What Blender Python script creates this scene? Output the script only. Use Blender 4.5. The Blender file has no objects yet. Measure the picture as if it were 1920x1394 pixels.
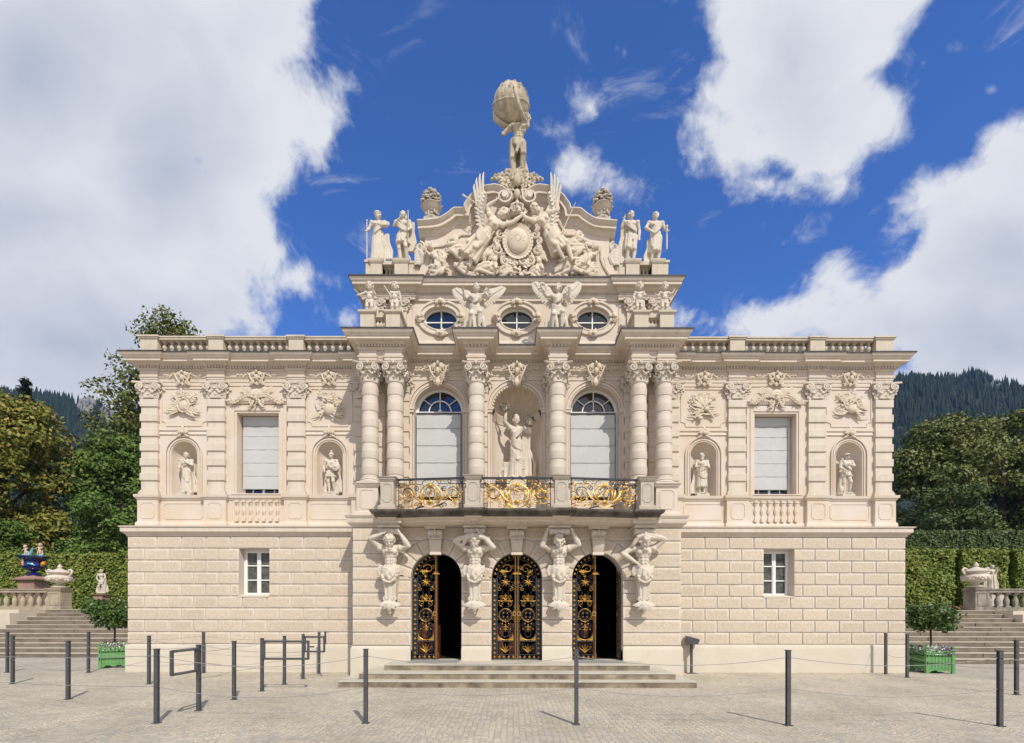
import bpy, bmesh, math, random
from math import sin, cos, pi, radians, sqrt, atan2
from mathutils import Vector, Matrix, noise

# ------------------------------------------------------------------ camera, sky, sun, exposure
SC = bpy.context.scene
COL = SC.collection
F, CY0, CD = 940.0, 1148.5, 13.42
cam = bpy.data.objects.new('camera', bpy.data.cameras.new('camera'))
COL.objects.link(cam)
cam.location = (-.12, -CD, 1.6)
cam.rotation_euler = (pi/2, radians(-.08), 0)
cam.data.lens = 36*F/1920
cam.data.sensor_width = 36
cam.data.shift_y = (CY0-697)/1920
cam.data.clip_start = .1
cam.data.clip_end = 6000
SC.camera = cam
SC.view_settings.view_transform = 'Standard'
SC.view_settings.look = 'None'
SC.view_settings.exposure = 0
SC.view_settings.gamma = 1
SC.cycles.max_bounces = 7
SC.cycles.diffuse_bounces = 4
SC.cycles.volume_bounces = 0

SUN_DIR = Vector((445/F, -1.0, 1073/F)).normalized()      # towards the sun
sun_d = bpy.data.lights.new('sun', 'SUN')
sun_d.energy = 3.8
sun_d.angle = radians(.5)
sun_d.color = (1, .955, .875)
sun = bpy.data.objects.new('sun', sun_d)
COL.objects.link(sun)
sun.location = (10, -30, 40)
sun.rotation_euler = SUN_DIR.to_track_quat('Z', 'Y').to_euler()

def PD(px, py):
    return Vector((px-960, F, CY0-py)).normalized()

def make_world():
    w = bpy.data.worlds.new('World'); SC.world = w; w.use_nodes = True
    nt = w.node_tree; N = nt.nodes; L = nt.links
    for n in list(N): N.remove(n)
    out = N.new('ShaderNodeOutputWorld'); bg = N.new('ShaderNodeBackground')
    sky = N.new('ShaderNodeTexSky'); sky.sky_type = 'NISHITA'; sky.sun_disc = False
    sky.sun_elevation = math.asin(SUN_DIR.z)
    sky.sun_rotation = atan2(SUN_DIR.x, SUN_DIR.y)
    sky.altitude = 900; sky.air_density = 1.0; sky.dust_density = .35; sky.ozone_density = 3.2
    tc = N.new('ShaderNodeTexCoord')
    D = tc.outputs['Generated']
    def math_(op, a, b=None, c=None, clamp=False):
        m = N.new('ShaderNodeMath'); m.operation = op; m.use_clamp = clamp
        for i, v in enumerate((a, b, c)):
            if v is None: continue
            if isinstance(v, (int, float)): m.inputs[i].default_value = v
            else: L.new(v, m.inputs[i])
        return m.outputs[0]
    def vmath(op, a, b):
        m = N.new('ShaderNodeVectorMath'); m.operation = op
        for i, v in enumerate((a, b)):
            if isinstance(v, (tuple, Vector)): m.inputs[i].default_value = v
            else: L.new(v, m.inputs[i])
        return m
    def noise_(vec, scale, detail, rough, dist=0, lac=2.0):
        n = N.new('ShaderNodeTexNoise'); n.inputs['Scale'].default_value = scale
        n.inputs['Detail'].default_value = detail; n.inputs['Roughness'].default_value = rough
        n.inputs['Distortion'].default_value = dist; n.inputs['Lacunarity'].default_value = lac
        L.new(vec, n.inputs['Vector']); return n.outputs['Fac']
    def smooth(v, a, b, lo=0., hi=1.):
        m = N.new('ShaderNodeMapRange'); m.interpolation_type = 'SMOOTHSTEP'
        m.inputs['From Min'].default_value = a; m.inputs['From Max'].default_value = b
        m.inputs['To Min'].default_value = lo; m.inputs['To Max'].default_value = hi
        L.new(v, m.inputs['Value']); return m.outputs[0]
    # cumulus masses placed by direction: picture direction, angular radius, greyness
    sx = N.new('ShaderNodeSeparateXYZ'); L.new(D, sx.inputs[0])
    yc = math_('MAXIMUM', sx.outputs['Y'], .06)
    warp = N.new('ShaderNodeTexNoise'); warp.inputs['Scale'].default_value = 4; warp.inputs['Detail'].default_value = 4
    L.new(D, warp.inputs['Vector'])
    wv = vmath('MULTIPLY', vmath('SUBTRACT', warp.outputs['Color'], (.5, .5, .5)).outputs[0], (.13, .13, .13))
    DW = vmath('ADD', D, wv.outputs[0]).outputs[0]
    uv = N.new('ShaderNodeCombineXYZ')          # direction on the plane facing the palace, 1 unit = 100 picture steps
    L.new(math_('MULTIPLY', math_('DIVIDE', sx.outputs['X'], yc), F/100), uv.inputs[0])
    L.new(math_('MULTIPLY', math_('DIVIDE', sx.outputs['Z'], yc), F/100), uv.inputs[1])
    uvw = vmath('ADD', uv.outputs[0], vmath('MULTIPLY', vmath('SUBTRACT', warp.outputs['Color'], (.5, .5, .5)).outputs[0], (.75, .75, 0)).outputs[0]).outputs[0]
    def blobmax(lst, tot=None):
        for (px, py, rx, ry) in lst:
            cx, cz = (px-960)/100, (CY0-py)/100
            n = N.new('ShaderNodeVectorMath'); n.operation = 'MULTIPLY_ADD'; L.new(uvw, n.inputs[0])
            n.inputs[1].default_value = (100/rx, 100/ry, 0); n.inputs[2].default_value = (-cx*100/rx, -cz*100/ry, 0)
            ln = N.new('ShaderNodeVectorMath'); ln.operation = 'LENGTH'; L.new(n.outputs[0], ln.inputs[0])
            k = min(rx, ry)/100
            v = math_('MULTIPLY_ADD', ln.outputs['Value'], -k, k)
            tot = v if tot is None else math_('SMOOTH_MAX', tot, v, .25)
        return tot
    sd = blobmax(CLOUDS)
    gd = blobmax(GREYS)
    front = smooth(sx.outputs['Y'], .06, .2)
    f1 = noise_(DW, 5.0, 13, .63)
    f2 = noise_(vmath('ADD', DW, (SUN_DIR.x*.03, SUN_DIR.y*.03, SUN_DIR.z*.03)).outputs[0], 5.0, 7, .55)
    lo = noise_(D, 3.1, 4, .5)
    sd = math_('ADD', math_('MULTIPLY', sd, front), math_('MULTIPLY', math_('SUBTRACT', 1, front), math_('SUBTRACT', math_('MULTIPLY', lo, 3), 1.15)))  # unseen cloud cover behind the camera, thickened to add neutral fill light
    sd = math_('MINIMUM', math_('MULTIPLY', sd, 1.35), 1.6)
    dens = math_('ADD', sd, math_('MULTIPLY', math_('SUBTRACT', f1, .5), 4.2))
    alpha = smooth(dens, -.16, .52)
    # cirrus-like wisps
    mpw = N.new('ShaderNodeMapping'); mpw.inputs['Rotation'].default_value = (0, .6, .3); mpw.inputs['Scale'].default_value = (2.2, 1, 5.5); L.new(D, mpw.inputs[0])
    wsp = noise_(mpw.outputs[0], 3.2, 9, .62, 1.2)
    wa = math_('MULTIPLY', smooth(wsp, .54, .80), smooth(sd, -3.2, -.2))
    alpha = math_('MAXIMUM', alpha, math_('MULTIPLY', wa, .55))
    lit = smooth(math_('SUBTRACT', f1, f2), -.08, .10)
    shade = math_('MULTIPLY', smooth(gd, -1.1, 1.8), .80)
    shade = math_('ADD', shade, math_('MULTIPLY', smooth(lo, .35, .7), math_('MULTIPLY', smooth(dens, .4, 2.2), .34)))
    shade = math_('SUBTRACT', shade, math_('MULTIPLY', lit, .16))
    shade = math_('ADD', shade, .06, clamp=True)
    mixc = N.new('ShaderNodeMix'); mixc.data_type = 'RGBA'
    mixc.inputs[6].default_value = (7.8, 8.0, 8.5, 1); mixc.inputs[7].default_value = (3.9, 4.5, 5.7, 1)
    L.new(shade, mixc.inputs[0])
    # thin veil near the horizon
    hz = smooth(sx.outputs['Z'], .42, .05, 0, .35)
    al = math_('MAXIMUM', alpha, math_('MULTIPLY', hz, .5))
    tint = N.new('ShaderNodeMix'); tint.data_type = 'RGBA'; tint.blend_type = 'MULTIPLY'
    tint.inputs[0].default_value = 1; tint.inputs[7].default_value = SKY_TINT
    L.new(sky.outputs[0], tint.inputs[6])
    mx = N.new('ShaderNodeMix'); mx.data_type = 'RGBA'
    L.new(al, mx.inputs[0]); L.new(tint.outputs[2], mx.inputs[6]); L.new(mixc.outputs[2], mx.inputs[7])
    L.new(mx.outputs[2], bg.inputs['Color']); bg.inputs['Strength'].default_value = .1
    L.new(bg.outputs[0], out.inputs[0])

SKY_TINT = (.70, 1.15, 1.9, 1)
CLOUDS = [   # cumulus masses by direction: x, y, half width, half height
 (180,120,400,260),(430,60,150,150),(480,215,160,120),(590,240,75,95),(640,300,30,34),(430,480,100,80),(150,420,330,240),(400,440,120,150),(110,640,260,110),(270,560,170,100),(-300,300,500,600),(470,-60,100,90),(560,525,45,10),(320,640,60,30),
 (450,300,130,110),(60,770,330,150),(380,520,130,90),(1065,330,105,62),(1130,350,70,36),(1020,262,40,30),(1095,215,22,34),(1165,108,16,22),(660,600,26,24),
 (1500,60,185,140),(1560,-40,190,120),(1430,180,140,120),(1530,250,170,120),(1370,270,120,100),(1650,230,90,85),(1440,350,120,50),(1560,345,100,45),(1310,300,60,60),(1535,425,12,14),
 (1850,420,190,130),(1750,370,95,60),(1900,310,80,90),(1760,510,160,100),(1880,600,240,170),(1580,540,65,80),(1660,600,170,80),(1480,610,130,40),(1800,760,260,110),(2150,500,300,320),(1840,80,20,8),(1860,160,14,8)]
GREYS = [(40,150,120,130),(120,640,330,75),(330,330,90,110),(60,400,90,30),(1860,640,190,70),(1700,610,60,22),(1900,480,90,45),(1500,130,30,60),(2200,560,150,150)]
make_world()
# ------------------------------------------------------------------ materials
MATS = {}
def nmat(name, col, rough=.8, col2=None, nscale=3, bump=0, bscale=40, bdist=.01, metallic=0, dirt=0, dirtcol=(.12,.1,.08), streak=False,
         spec=.3, island=0, vary=0, island_cols=None, detail=4, object_space=True, topdirt=0):
    m = bpy.data.materials.new(name); m.use_nodes = True
    nt = m.node_tree; N = nt.nodes; L = nt.links
    b = N['Principled BSDF']; b.inputs['Roughness'].default_value = rough
    b.inputs['Metallic'].default_value = metallic
    b.inputs['Specular IOR Level'].default_value = spec
    tc = N.new('ShaderNodeTexCoord')
    geo = N.new('ShaderNodeNewGeometry')
    co = geo.outputs['Position'] if not object_space else tc.outputs['Object']
    def mixn(fac, a, bb, blend='MIX'):
        x = N.new('ShaderNodeMix'); x.data_type = 'RGBA'; x.blend_type = blend
        for i, v in ((0, fac), (6, a), (7, bb)):
            if isinstance(v, (int, float)): x.inputs[i].default_value = v
            elif isinstance(v, tuple): x.inputs[i].default_value = (*v, 1)
            else: L.new(v, x.inputs[i])
        return x.outputs[2]
    def noi(scale, det=4, r=.6, vec=None):
        n = N.new('ShaderNodeTexNoise'); n.inputs['Scale'].default_value = scale
        n.inputs['Detail'].default_value = det; n.inputs['Roughness'].default_value = r
        L.new(vec or co, n.inputs['Vector']); return n.outputs['Fac']
    def rng(v, a, bb):
        r = N.new('ShaderNodeMapRange'); r.inputs['From Min'].default_value = a; r.inputs['From Max'].default_value = bb
        L.new(v, r.inputs['Value']); return r.outputs[0]
    c = tuple(col)
    cur = None
    if col2:
        cur = mixn(rng(noi(nscale, detail), .35, .65), c, tuple(col2))
    if island_cols:
        ri = geo.outputs['Random Per Island']
        cr = N.new('ShaderNodeValToRGB')
        els = cr.color_ramp.elements
        els[0].color = (*island_cols[0], 1); els[1].color = (*island_cols[-1], 1)
        for i in range(1, len(island_cols)-1):
            e = els.new(i/(len(island_cols)-1)); e.color = (*island_cols[i], 1)
        L.new(ri, cr.inputs[0])
        cur = cr.outputs[0] if cur is None else mixn(.6, cur, cr.outputs[0])
    if dirt:
        if streak:
            mp = N.new('ShaderNodeMapping'); mp.inputs['Scale'].default_value = (1, 1, .12)
            L.new(co, mp.inputs[0]); v = noi(7, 5, .65, mp.outputs[0])
        else:
            v = noi(2.3, 7, .7)
        cur = mixn(rng(v, 1-dirt-.22, 1-dirt+.12), cur if cur is not None else c, tuple(dirtcol))
    if topdirt:
        sp = N.new('ShaderNodeSeparateXYZ'); L.new(geo.outputs['Normal'], sp.inputs[0])
        mu = N.new('ShaderNodeMath'); mu.operation = 'MULTIPLY'; mu.inputs[1].default_value = 1
        L.new(rng(sp.outputs['Z'], .25, .9), mu.inputs[0]); L.new(rng(noi(6, 6, .7), .3, .62), mu.inputs[1])
        m2 = N.new('ShaderNodeMath'); m2.operation = 'MULTIPLY'; m2.inputs[1].default_value = topdirt; L.new(mu.outputs[0], m2.inputs[0])
        cur = mixn(m2.outputs[0], cur if cur is not None else c, tuple(dirtcol))
    if vary:
        vr = N.new('ShaderNodeMapRange'); vr.inputs['To Min'].default_value = 1-vary; vr.inputs['To Max'].default_value = 1+vary*.5
        L.new(geo.outputs['Random Per Island'], vr.inputs['Value'])
        big = rng(noi(.55, 5, .6), .25, .75); m3 = N.new('ShaderNodeMapRange'); m3.inputs['To Min'].default_value = 1-vary; m3.inputs['To Max'].default_value = 1+vary*.4; L.new(big, m3.inputs['Value'])
        mm = N.new('ShaderNodeMath'); mm.operation = 'MULTIPLY'; L.new(vr.outputs[0], mm.inputs[0]); L.new(m3.outputs[0], mm.inputs[1])
        cur = mixn(1., cur if cur is not None else c, mm.outputs[0], 'MULTIPLY')
    if cur is None: b.inputs['Base Color'].default_value = (*c, 1)
    else: L.new(cur, b.inputs['Base Color'])
    if bump:
        bn = N.new('ShaderNodeBump'); bn.inputs['Strength'].default_value = bump; bn.inputs['Distance'].default_value = bdist
        L.new(noi(bscale, 3, .6), bn.inputs['Height']); L.new(bn.outputs[0], b.inputs['Normal'])
    MATS[name] = m
    return m
PEACH = (0.658, 0.566, 0.484); CREAM = (0.668, 0.574, 0.479)
WALL = nmat('peach_stucco', PEACH, .85, (0.625, 0.512, 0.389), 1.6, .12, 60, .004, dirt=.18, dirtcol=(0.545, 0.433, 0.318))
TRIM = nmat('cream_stucco', CREAM, .8, (0.602, 0.521, 0.412), 2.2, .15, 45, .004, dirt=.27, dirtcol=(0.480, 0.400, 0.309), streak=True, vary=.05)
COLM = nmat('column_stucco', (0.642, 0.558, 0.468), .8, (0.592, 0.512, 0.412), 3, .15, 50, .004, dirt=.22, dirtcol=(0.470, 0.395, 0.309), streak=True, vary=.04)
STONE = nmat('statue_stone', (0.639, 0.567, 0.468), .75, (0.563, 0.493, 0.393), 5, .2, 60, .004, dirt=.2, dirtcol=(0.395, 0.321, 0.239), topdirt=.15)
RELIEF = nmat('relief_plaster', (0.658, 0.558, 0.440), .8, (0.602, 0.502, 0.384), 5, .15, 50, .004, dirt=.15, dirtcol=(0.470, 0.372, 0.271))
WEATH = nmat('weathered_stone', (0.529, 0.461, 0.374), .85, (0.454, 0.390, 0.314), 4, .3, 45, .006, dirt=.25, dirtcol=(0.189, 0.160, 0.128), topdirt=.45)
ROOFST = nmat('weathered_balustrade_stone', (0.605, 0.526, 0.412), .85, (0.539, 0.461, 0.349), 4, .25, 40, .006, dirt=.22, dirtcol=(0.302, 0.245, 0.148), streak=True, topdirt=.25)
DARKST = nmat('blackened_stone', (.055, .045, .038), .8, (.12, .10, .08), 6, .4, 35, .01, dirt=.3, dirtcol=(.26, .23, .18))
PLIN = nmat('rough_plinth_stucco', (0.648, 0.577, 0.468), .9, (0.611, 0.536, 0.422), 1.5, .55, 28, .012, dirt=.12, dirtcol=(0.414, 0.335, 0.243), vary=.05)
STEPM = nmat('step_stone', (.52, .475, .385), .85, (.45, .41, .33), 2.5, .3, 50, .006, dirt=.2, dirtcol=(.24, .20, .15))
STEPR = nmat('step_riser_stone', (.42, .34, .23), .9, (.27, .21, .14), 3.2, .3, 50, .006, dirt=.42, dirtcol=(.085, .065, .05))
FLASH = nmat('dark_roof_flashing', (.05, .045, .04), .55, (.09, .08, .07), 8)
GOLD = nmat('gilding', (.66, .40, .105), .45, (.46, .26, .06), 30, metallic=.85)
IRON = nmat('black_iron', (.028, .028, .034), .4, spec=.5)
GLASS = nmat('window_glass', (.010, .013, .018), .03, spec=1.0)
GLASSD = nmat('curtained_glass', (.05, .055, .045), .15, (.13, .13, .11), 9, spec=.3)
WHITE = nmat('white_paint', (.80, .79, .76), .45)
BLIND = nmat('white_blind_cloth', (.53, .53, .515), .9, (.50, .50, .485), 2.4, .1, 90, .002)
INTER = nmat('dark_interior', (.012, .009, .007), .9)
WOOD = nmat('brown_door_wood', (.17, .055, .022), .45, (.10, .03, .012), 6)
STEEL = nmat('anthracite_steel', (.075, .075, .08), .45, (.10, .10, .105), 20, metallic=.25, spec=.5)
ROPE = nmat('grey_rope', (.30, .29, .27), .8)
GREEN = nmat('green_paint', (.15, .34, .115), .6, (.12, .28, .095), 3)
def rough_mat():
    m = nmat('rough_stucco', (0.684, 0.566, 0.436), .92, (0.563, 0.462, 0.349), 16, 0, dirt=.12, dirtcol=(0.489, 0.400, 0.290), vary=.07)
    nt = m.node_tree; N = nt.nodes; L = nt.links; b = N['Principled BSDF']
    geo = N.new('ShaderNodeNewGeometry')
    n1 = N.new('ShaderNodeTexNoise'); n1.inputs['Scale'].default_value = 34; n1.inputs['Detail'].default_value = 4
    n2 = N.new('ShaderNodeTexVoronoi'); n2.inputs['Scale'].default_value = 46
    L.new(geo.outputs['Position'], n1.inputs['Vector']); L.new(geo.outputs['Position'], n2.inputs['Vector'])
    a = N.new('ShaderNodeMath'); a.operation = 'ADD'; L.new(n1.outputs['Fac'], a.inputs[0]); L.new(n2.outputs['Distance'], a.inputs[1])
    bn = N.new('ShaderNodeBump'); bn.inputs['Strength'].default_value = .7; bn.inputs['Distance'].default_value = .013
    L.new(a.outputs[0], bn.inputs['Height']); L.new(bn.outputs[0], b.inputs['Normal'])
    return m
ROUGH = rough_mat()

def cobble_mat():
    m = bpy.data.materials.new('granite_setts'); m.use_nodes = True
    nt = m.node_tree; N = nt.nodes; L = nt.links; b = N['Principled BSDF']
    b.inputs['Roughness'].default_value = .85; b.inputs['Specular IOR Level'].default_value = .25
    geo = N.new('ShaderNodeNewGeometry')
    sp = N.new('ShaderNodeSeparateXYZ'); L.new(geo.outputs['Position'], sp.inputs[0])
    def M(op, a, bb=None):
        x = N.new('ShaderNodeMath'); x.operation = op
        for i, v in enumerate((a, bb)):
            if v is None: continue
            if isinstance(v, (int, float)): x.inputs[i].default_value = v
            else: L.new(v, x.inputs[i])
        return x.outputs[0]
    # segmental arcs: rows bend up and down across x
    X, Y = sp.outputs['X'], sp.outputs['Y']
    t = M('ABSOLUTE', M('SINE', M('MULTIPLY', X, 2.3)))
    yy = M('ADD', Y, M('MULTIPLY', t, .34))
    cv = N.new('ShaderNodeCombineXYZ'); L.new(X, cv.inputs[0]); L.new(yy, cv.inputs[1])
    def vor(feat):
        v = N.new('ShaderNodeTexVoronoi'); v.feature = feat; v.voronoi_dimensions = '2D'
        v.inputs['Scale'].default_value = 12; v.inputs['Randomness'].default_value = .55
        L.new(cv.outputs[0], v.inputs['Vector']); return v
    ve = vor('DISTANCE_TO_EDGE'); vc = vor('F1')
    cr = N.new('ShaderNodeValToRGB'); E = cr.color_ramp.elements
    E[0].color = (.42, .37, .285, 1); E[1].color = (.55, .485, .38, 1)
    for p, c in ((.3, (.455, .42, .35, 1)), (.5, (.52, .445, .325, 1)), (.7, (.50, .455, .375, 1)), (.85, (.555, .475, .35, 1))):
        e = E.new(p); e.color = c
    s2 = N.new('ShaderNodeSeparateColor'); L.new(vc.outputs['Color'], s2.inputs[0]); L.new(s2.outputs[0], cr.inputs[0])
    nz = N.new('ShaderNodeTexNoise'); nz.inputs['Scale'].default_value = .8; nz.inputs['Detail'].default_value = 6; L.new(geo.outputs['Position'], nz.inputs['Vector'])
    mr = N.new('ShaderNodeMapRange'); mr.inputs['From Min'].default_value = .3; mr.inputs['From Max'].default_value = .7; mr.inputs['To Min'].default_value = .80; mr.inputs['To Max'].default_value = 1.10
    L.new(nz.outputs['Fac'], mr.inputs['Value'])
    mu = N.new('ShaderNodeMix'); mu.data_type = 'RGBA'; mu.blend_type = 'MULTIPLY'; mu.inputs[0].default_value = 1
    L.new(cr.outputs[0], mu.inputs[6]); L.new(mr.outputs[0], mu.inputs[7])
    jr = N.new('ShaderNodeMapRange'); jr.inputs['From Min'].default_value = .015; jr.inputs['From Max'].default_value = .085; L.new(ve.outputs['Distance'], jr.inputs['Value'])
    jm = N.new('ShaderNodeMix'); jm.data_type = 'RGBA'; jm.inputs[6].default_value = (.34, .295, .22, 1)
    L.new(jr.outputs[0], jm.inputs[0]); L.new(mu.outputs[2], jm.inputs[7]); L.new(jm.outputs[2], b.inputs['Base Color'])
    bn = N.new('ShaderNodeBump'); bn.inputs['Strength'].default_value = .6; bn.inputs['Distance'].default_value = .012
    n3 = N.new('ShaderNodeTexNoise'); n3.inputs['Scale'].default_value = 60; n3.inputs['Detail'].default_value = 3; L.new(geo.outputs['Position'], n3.inputs['Vector'])
    L.new(M('ADD', M('MULTIPLY', jr.outputs[0], 1), M('MULTIPLY', n3.outputs['Fac'], .3)), bn.inputs['Height']); L.new(bn.outputs[0], b.inputs['Normal'])
    return m
COBBLE = cobble_mat()

# ------------------------------------------------------------------ mesh helpers
class MB:
    def __init__(s, thin=1): s.v = []; s.f = []; s.m = []; s.thin = thin
    def add(s, vs, fs, mi=0, M=None):
        o = len(s.v)
        if M is not None: vs = [M @ Vector(p) for p in vs]
        s.v += [tuple(p) for p in vs]; s.f += [tuple(i+o for i in f) for f in fs]; s.m += [mi]*len(fs)
    def box(s, x0, x1, y0, y1, z0, z1, mi=0, M=None):
        v = [(x0,y0,z0),(x1,y0,z0),(x1,y1,z0),(x0,y1,z0),(x0,y0,z1),(x1,y0,z1),(x1,y1,z1),(x0,y1,z1)]
        s.add(v, [(0,3,2,1),(4,5,6,7),(0,1,5,4),(1,2,6,5),(2,3,7,6),(3,0,4,7)], mi, M)
    def cbox(s, x0, x1, y0, y1, z0, z1, c=.01, mi=0, M=None):   # box with chamfered front edge ring (front = y0)
        v = [(x0,y1,z0),(x1,y1,z0),(x1,y1,z1),(x0,y1,z1),(x0,y0+c,z0),(x1,y0+c,z0),(x1,y0+c,z1),(x0,y0+c,z1),
             (x0+c,y0,z0+c),(x1-c,y0,z0+c),(x1-c,y0,z1-c),(x0+c,y0,z1-c)]
        f = [(0,1,2,3)]
        for k in range(4):
            n = (k+1) % 4; f += [(k, n, 4+n, 4+k), (4+k, 4+n, 8+n, 8+k)]
        f.append((8,9,10,11)); s.add(v, f, mi, M)
    def prism(s, poly, y0, y1, mi=0, M=None):    # poly in xz, extruded in y
        n = len(poly); v = [(x,y0,z) for x,z in poly]+[(x,y1,z) for x,z in poly]
        s.add(v, [tuple(range(n)), tuple(range(2*n-1, n-1, -1))]+[(i,(i+1)%n,n+(i+1)%n,n+i) for i in range(n)], mi, M)
    def hprism(s, poly, z0, z1, mi=0, M=None):   # poly in xy, extruded in z
        n = len(poly); v = [(x,y,z0) for x,y in poly]+[(x,y,z1) for x,y in poly]
        s.add(v, [tuple(range(n)), tuple(range(2*n-1, n-1, -1))]+[(i,(i+1)%n,n+(i+1)%n,n+i) for i in range(n)], mi, M)
    def lathe(s, prof, c=(0,0,0), n=20, a0=0, a1=2*pi, mi=0, M=None, sx=1, sy=1, flute=0, nf=0, cap=True):
        full = abs(a1-a0-2*pi) < 1e-6; k = n if full else n+1; v = []
        for r, z in prof:
            for i in range(k):
                a = a0+(a1-a0)*i/n; rr = r*(1+flute*cos(nf*a)) if flute else r
                v.append((c[0]+rr*cos(a)*sx, c[1]+rr*sin(a)*sy, c[2]+z))
        f = []
        for j in range(len(prof)-1):
            for i in range(n):
                q = (i+1) % k; f.append((j*k+i, j*k+q, (j+1)*k+q, (j+1)*k+i))
        if full and cap:
            f += [tuple(range(k-1,-1,-1)), tuple(range((len(prof)-1)*k, len(prof)*k))]
        s.add(v, f, mi, M)
    def ell(s, c, r, n=12, m=8, mi=0, M=None, R=None):
        if isinstance(r, (int, float)): r = (r, r, r)
        v = [(0,0,-1)]
        for j in range(1, m):
            t = -pi/2+pi*j/m
            v += [(cos(t)*cos(2*pi*i/n), cos(t)*sin(2*pi*i/n), sin(t)) for i in range(n)]
        v.append((0,0,1))
        v = [Vector((x*r[0], y*r[1], z*r[2])) for x,y,z in v]
        if R is not None: v = [R @ p for p in v]
        v = [p+Vector(c) for p in v]
        f = [(0, 1+(i+1)%n, 1+i) for i in range(n)]
        for j in range(m-2):
            for i in range(n):
                f.append((1+j*n+i, 1+j*n+(i+1)%n, 1+(j+1)*n+(i+1)%n, 1+(j+1)*n+i))
        o = 1+(m-2)*n; f += [(o+i, o+(i+1)%n, o+n) for i in range(n)]
        s.add(v, f, mi, M)
    def tube(s, pts, r, n=6, mi=0, M=None, flat=1, up=None, caps=True):
        P = [Vector(p) for p in pts]; k = len(P)
        if s.thin != 1 and mi == 1: r = [q*s.thin for q in r] if isinstance(r, (list, tuple)) else r*s.thin
        if isinstance(r, (int, float)): r = [r]*k
        v = []; prev = None
        for i in range(k):
            t = (P[min(i+1,k-1)]-P[max(i-1,0)])
            t = t.normalized() if t.length > 1e-9 else Vector((0,0,1))
            u = prev if prev is not None else (Vector(up) if up else (Vector((0,-1,0)) if abs(t.y) < .9 else Vector((1,0,0))))
            u = (u - t*u.dot(t))
            u = u.normalized() if u.length > 1e-6 else t.orthogonal().normalized()
            w = t.cross(u); prev = u
            for q in range(n):
                a = 2*pi*q/n; v.append(P[i]+(u*cos(a)*flat+w*sin(a))*r[i])
        f = []
        for i in range(k-1):
            for q in range(n): f.append((i*n+q, i*n+(q+1)%n, (i+1)*n+(q+1)%n, (i+1)*n+q))
        if caps: f += [tuple(range(n-1,-1,-1)), tuple(range((k-1)*n, k*n))]
        s.add(v, f, mi, M)
    def cap(s, a, b, ra, rb, n=9, mi=0, M=None):   # rounded tapered capsule
        a, b = Vector(a), Vector(b); t = b-a; L = t.length
        if L < 1e-6: s.ell(a, max(ra, rb), mi=mi, M=M); return
        t /= L; P = []; R = []
        for q in (-.95, -.6, 0): P.append(a+t*ra*q); R.append(ra*sqrt(1-q*q))
        for q in (0, .6, .95): P.append(b+t*rb*q); R.append(rb*sqrt(1-q*q))
        s.tube(P, R, n, mi, M)
    def spiral(s, cx, cz, y, r0, turns, a0, sgn, th, r1=.15, n=5, mi=0, th1=None, M=None, dy=0, steps=14, flat=1):
        pts = []; rr = []; N_ = max(6, int(abs(turns)*steps))
        for i in range(N_+1):
            t = i/N_; a = a0+sgn*turns*2*pi*t; r = r0*((1-t)+r1*t)
            pts.append((cx+r*cos(a), y+dy*t, cz+r*sin(a))); rr.append(th*(1-t)+(th1 if th1 is not None else th*.6)*t)
        s.tube(pts, rr, n, mi, M, flat=flat)
    def leaf(s, c, ang, L, w, y, curl=.3, n=5, mi=0, M=None, dy=0):     # acanthus-like blade in the xz plane, raised in -y
        pts = []; rr = []
        for i in range(n+1):
            t = i/n; a = ang+curl*t
            pts.append((c[0]+L*t*cos(a), y-dy*sin(pi*t), c[1]+L*t*sin(a))); rr.append(w*(.35+1.3*sin(pi*min(1, t*.9+.08)))*.5)
        s.tube(pts, rr, 5, mi, M, flat=.45)
    def build(s, name, mat, parent=None, smooth=40, merge=False):
        me = bpy.data.meshes.new(name)
        me.from_pydata(s.v, [], s.f)
        bm = bmesh.new(); bm.from_mesh(me)
        for i, f in enumerate(bm.faces): f.material_index = s.m[i] if i < len(s.m) else 0
        if merge: bmesh.ops.remove_doubles(bm, verts=bm.verts, dist=1e-4)
        bmesh.ops.recalc_face_normals(bm, faces=bm.faces)
        bm.to_mesh(me); bm.free()
        for m in (mat if isinstance(mat, (list, tuple)) else [mat]): me.materials.append(m)
        if smooth:
            me.shade_smooth(); me.set_sharp_from_angle(angle=radians(smooth))
        o = bpy.data.objects.new(name, me); COL.objects.link(o)
        if parent is not None: o.parent = parent
        return o
def tag(o, label=None, cat=None, group=None, kind=None):
    if label: o['label'] = label
    if cat: o['category'] = cat
    if group: o['group'] = group
    if kind: o['kind'] = kind
    return o
def empty(name, loc=(0,0,0), rz=0, **k):
    o = bpy.data.objects.new(name, None); COL.objects.link(o); o.location = loc; o.rotation_euler = (0,0,rz); o.empty_display_size = .2
    return tag(o, **k)
def kids(o): return [c for c in COL.objects if c.parent == o]
def cpy(o, parent=None, loc=None, rz=None, scale=None, deep=True):
    c = o.copy(); COL.objects.link(c); c.parent = parent
    if loc is not None: c.location = loc
    if rz is not None: c.rotation_euler = (0,0,rz)
    if scale is not None: c.scale = scale
    if deep:
        for ch in kids(o): cpy(ch, c)
    return c
def XW(px, y): return (px-960)*(CD+y)/F-.12
def ZW(py, y): return 1.6+(CY0-py)*(CD+y)/F
def arc(cx, cz, r, a0, a1, n): return [(cx+r*cos(a0+(a1-a0)*i/n), cz+r*sin(a0+(a1-a0)*i/n)) for i in range(n+1)]
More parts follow.
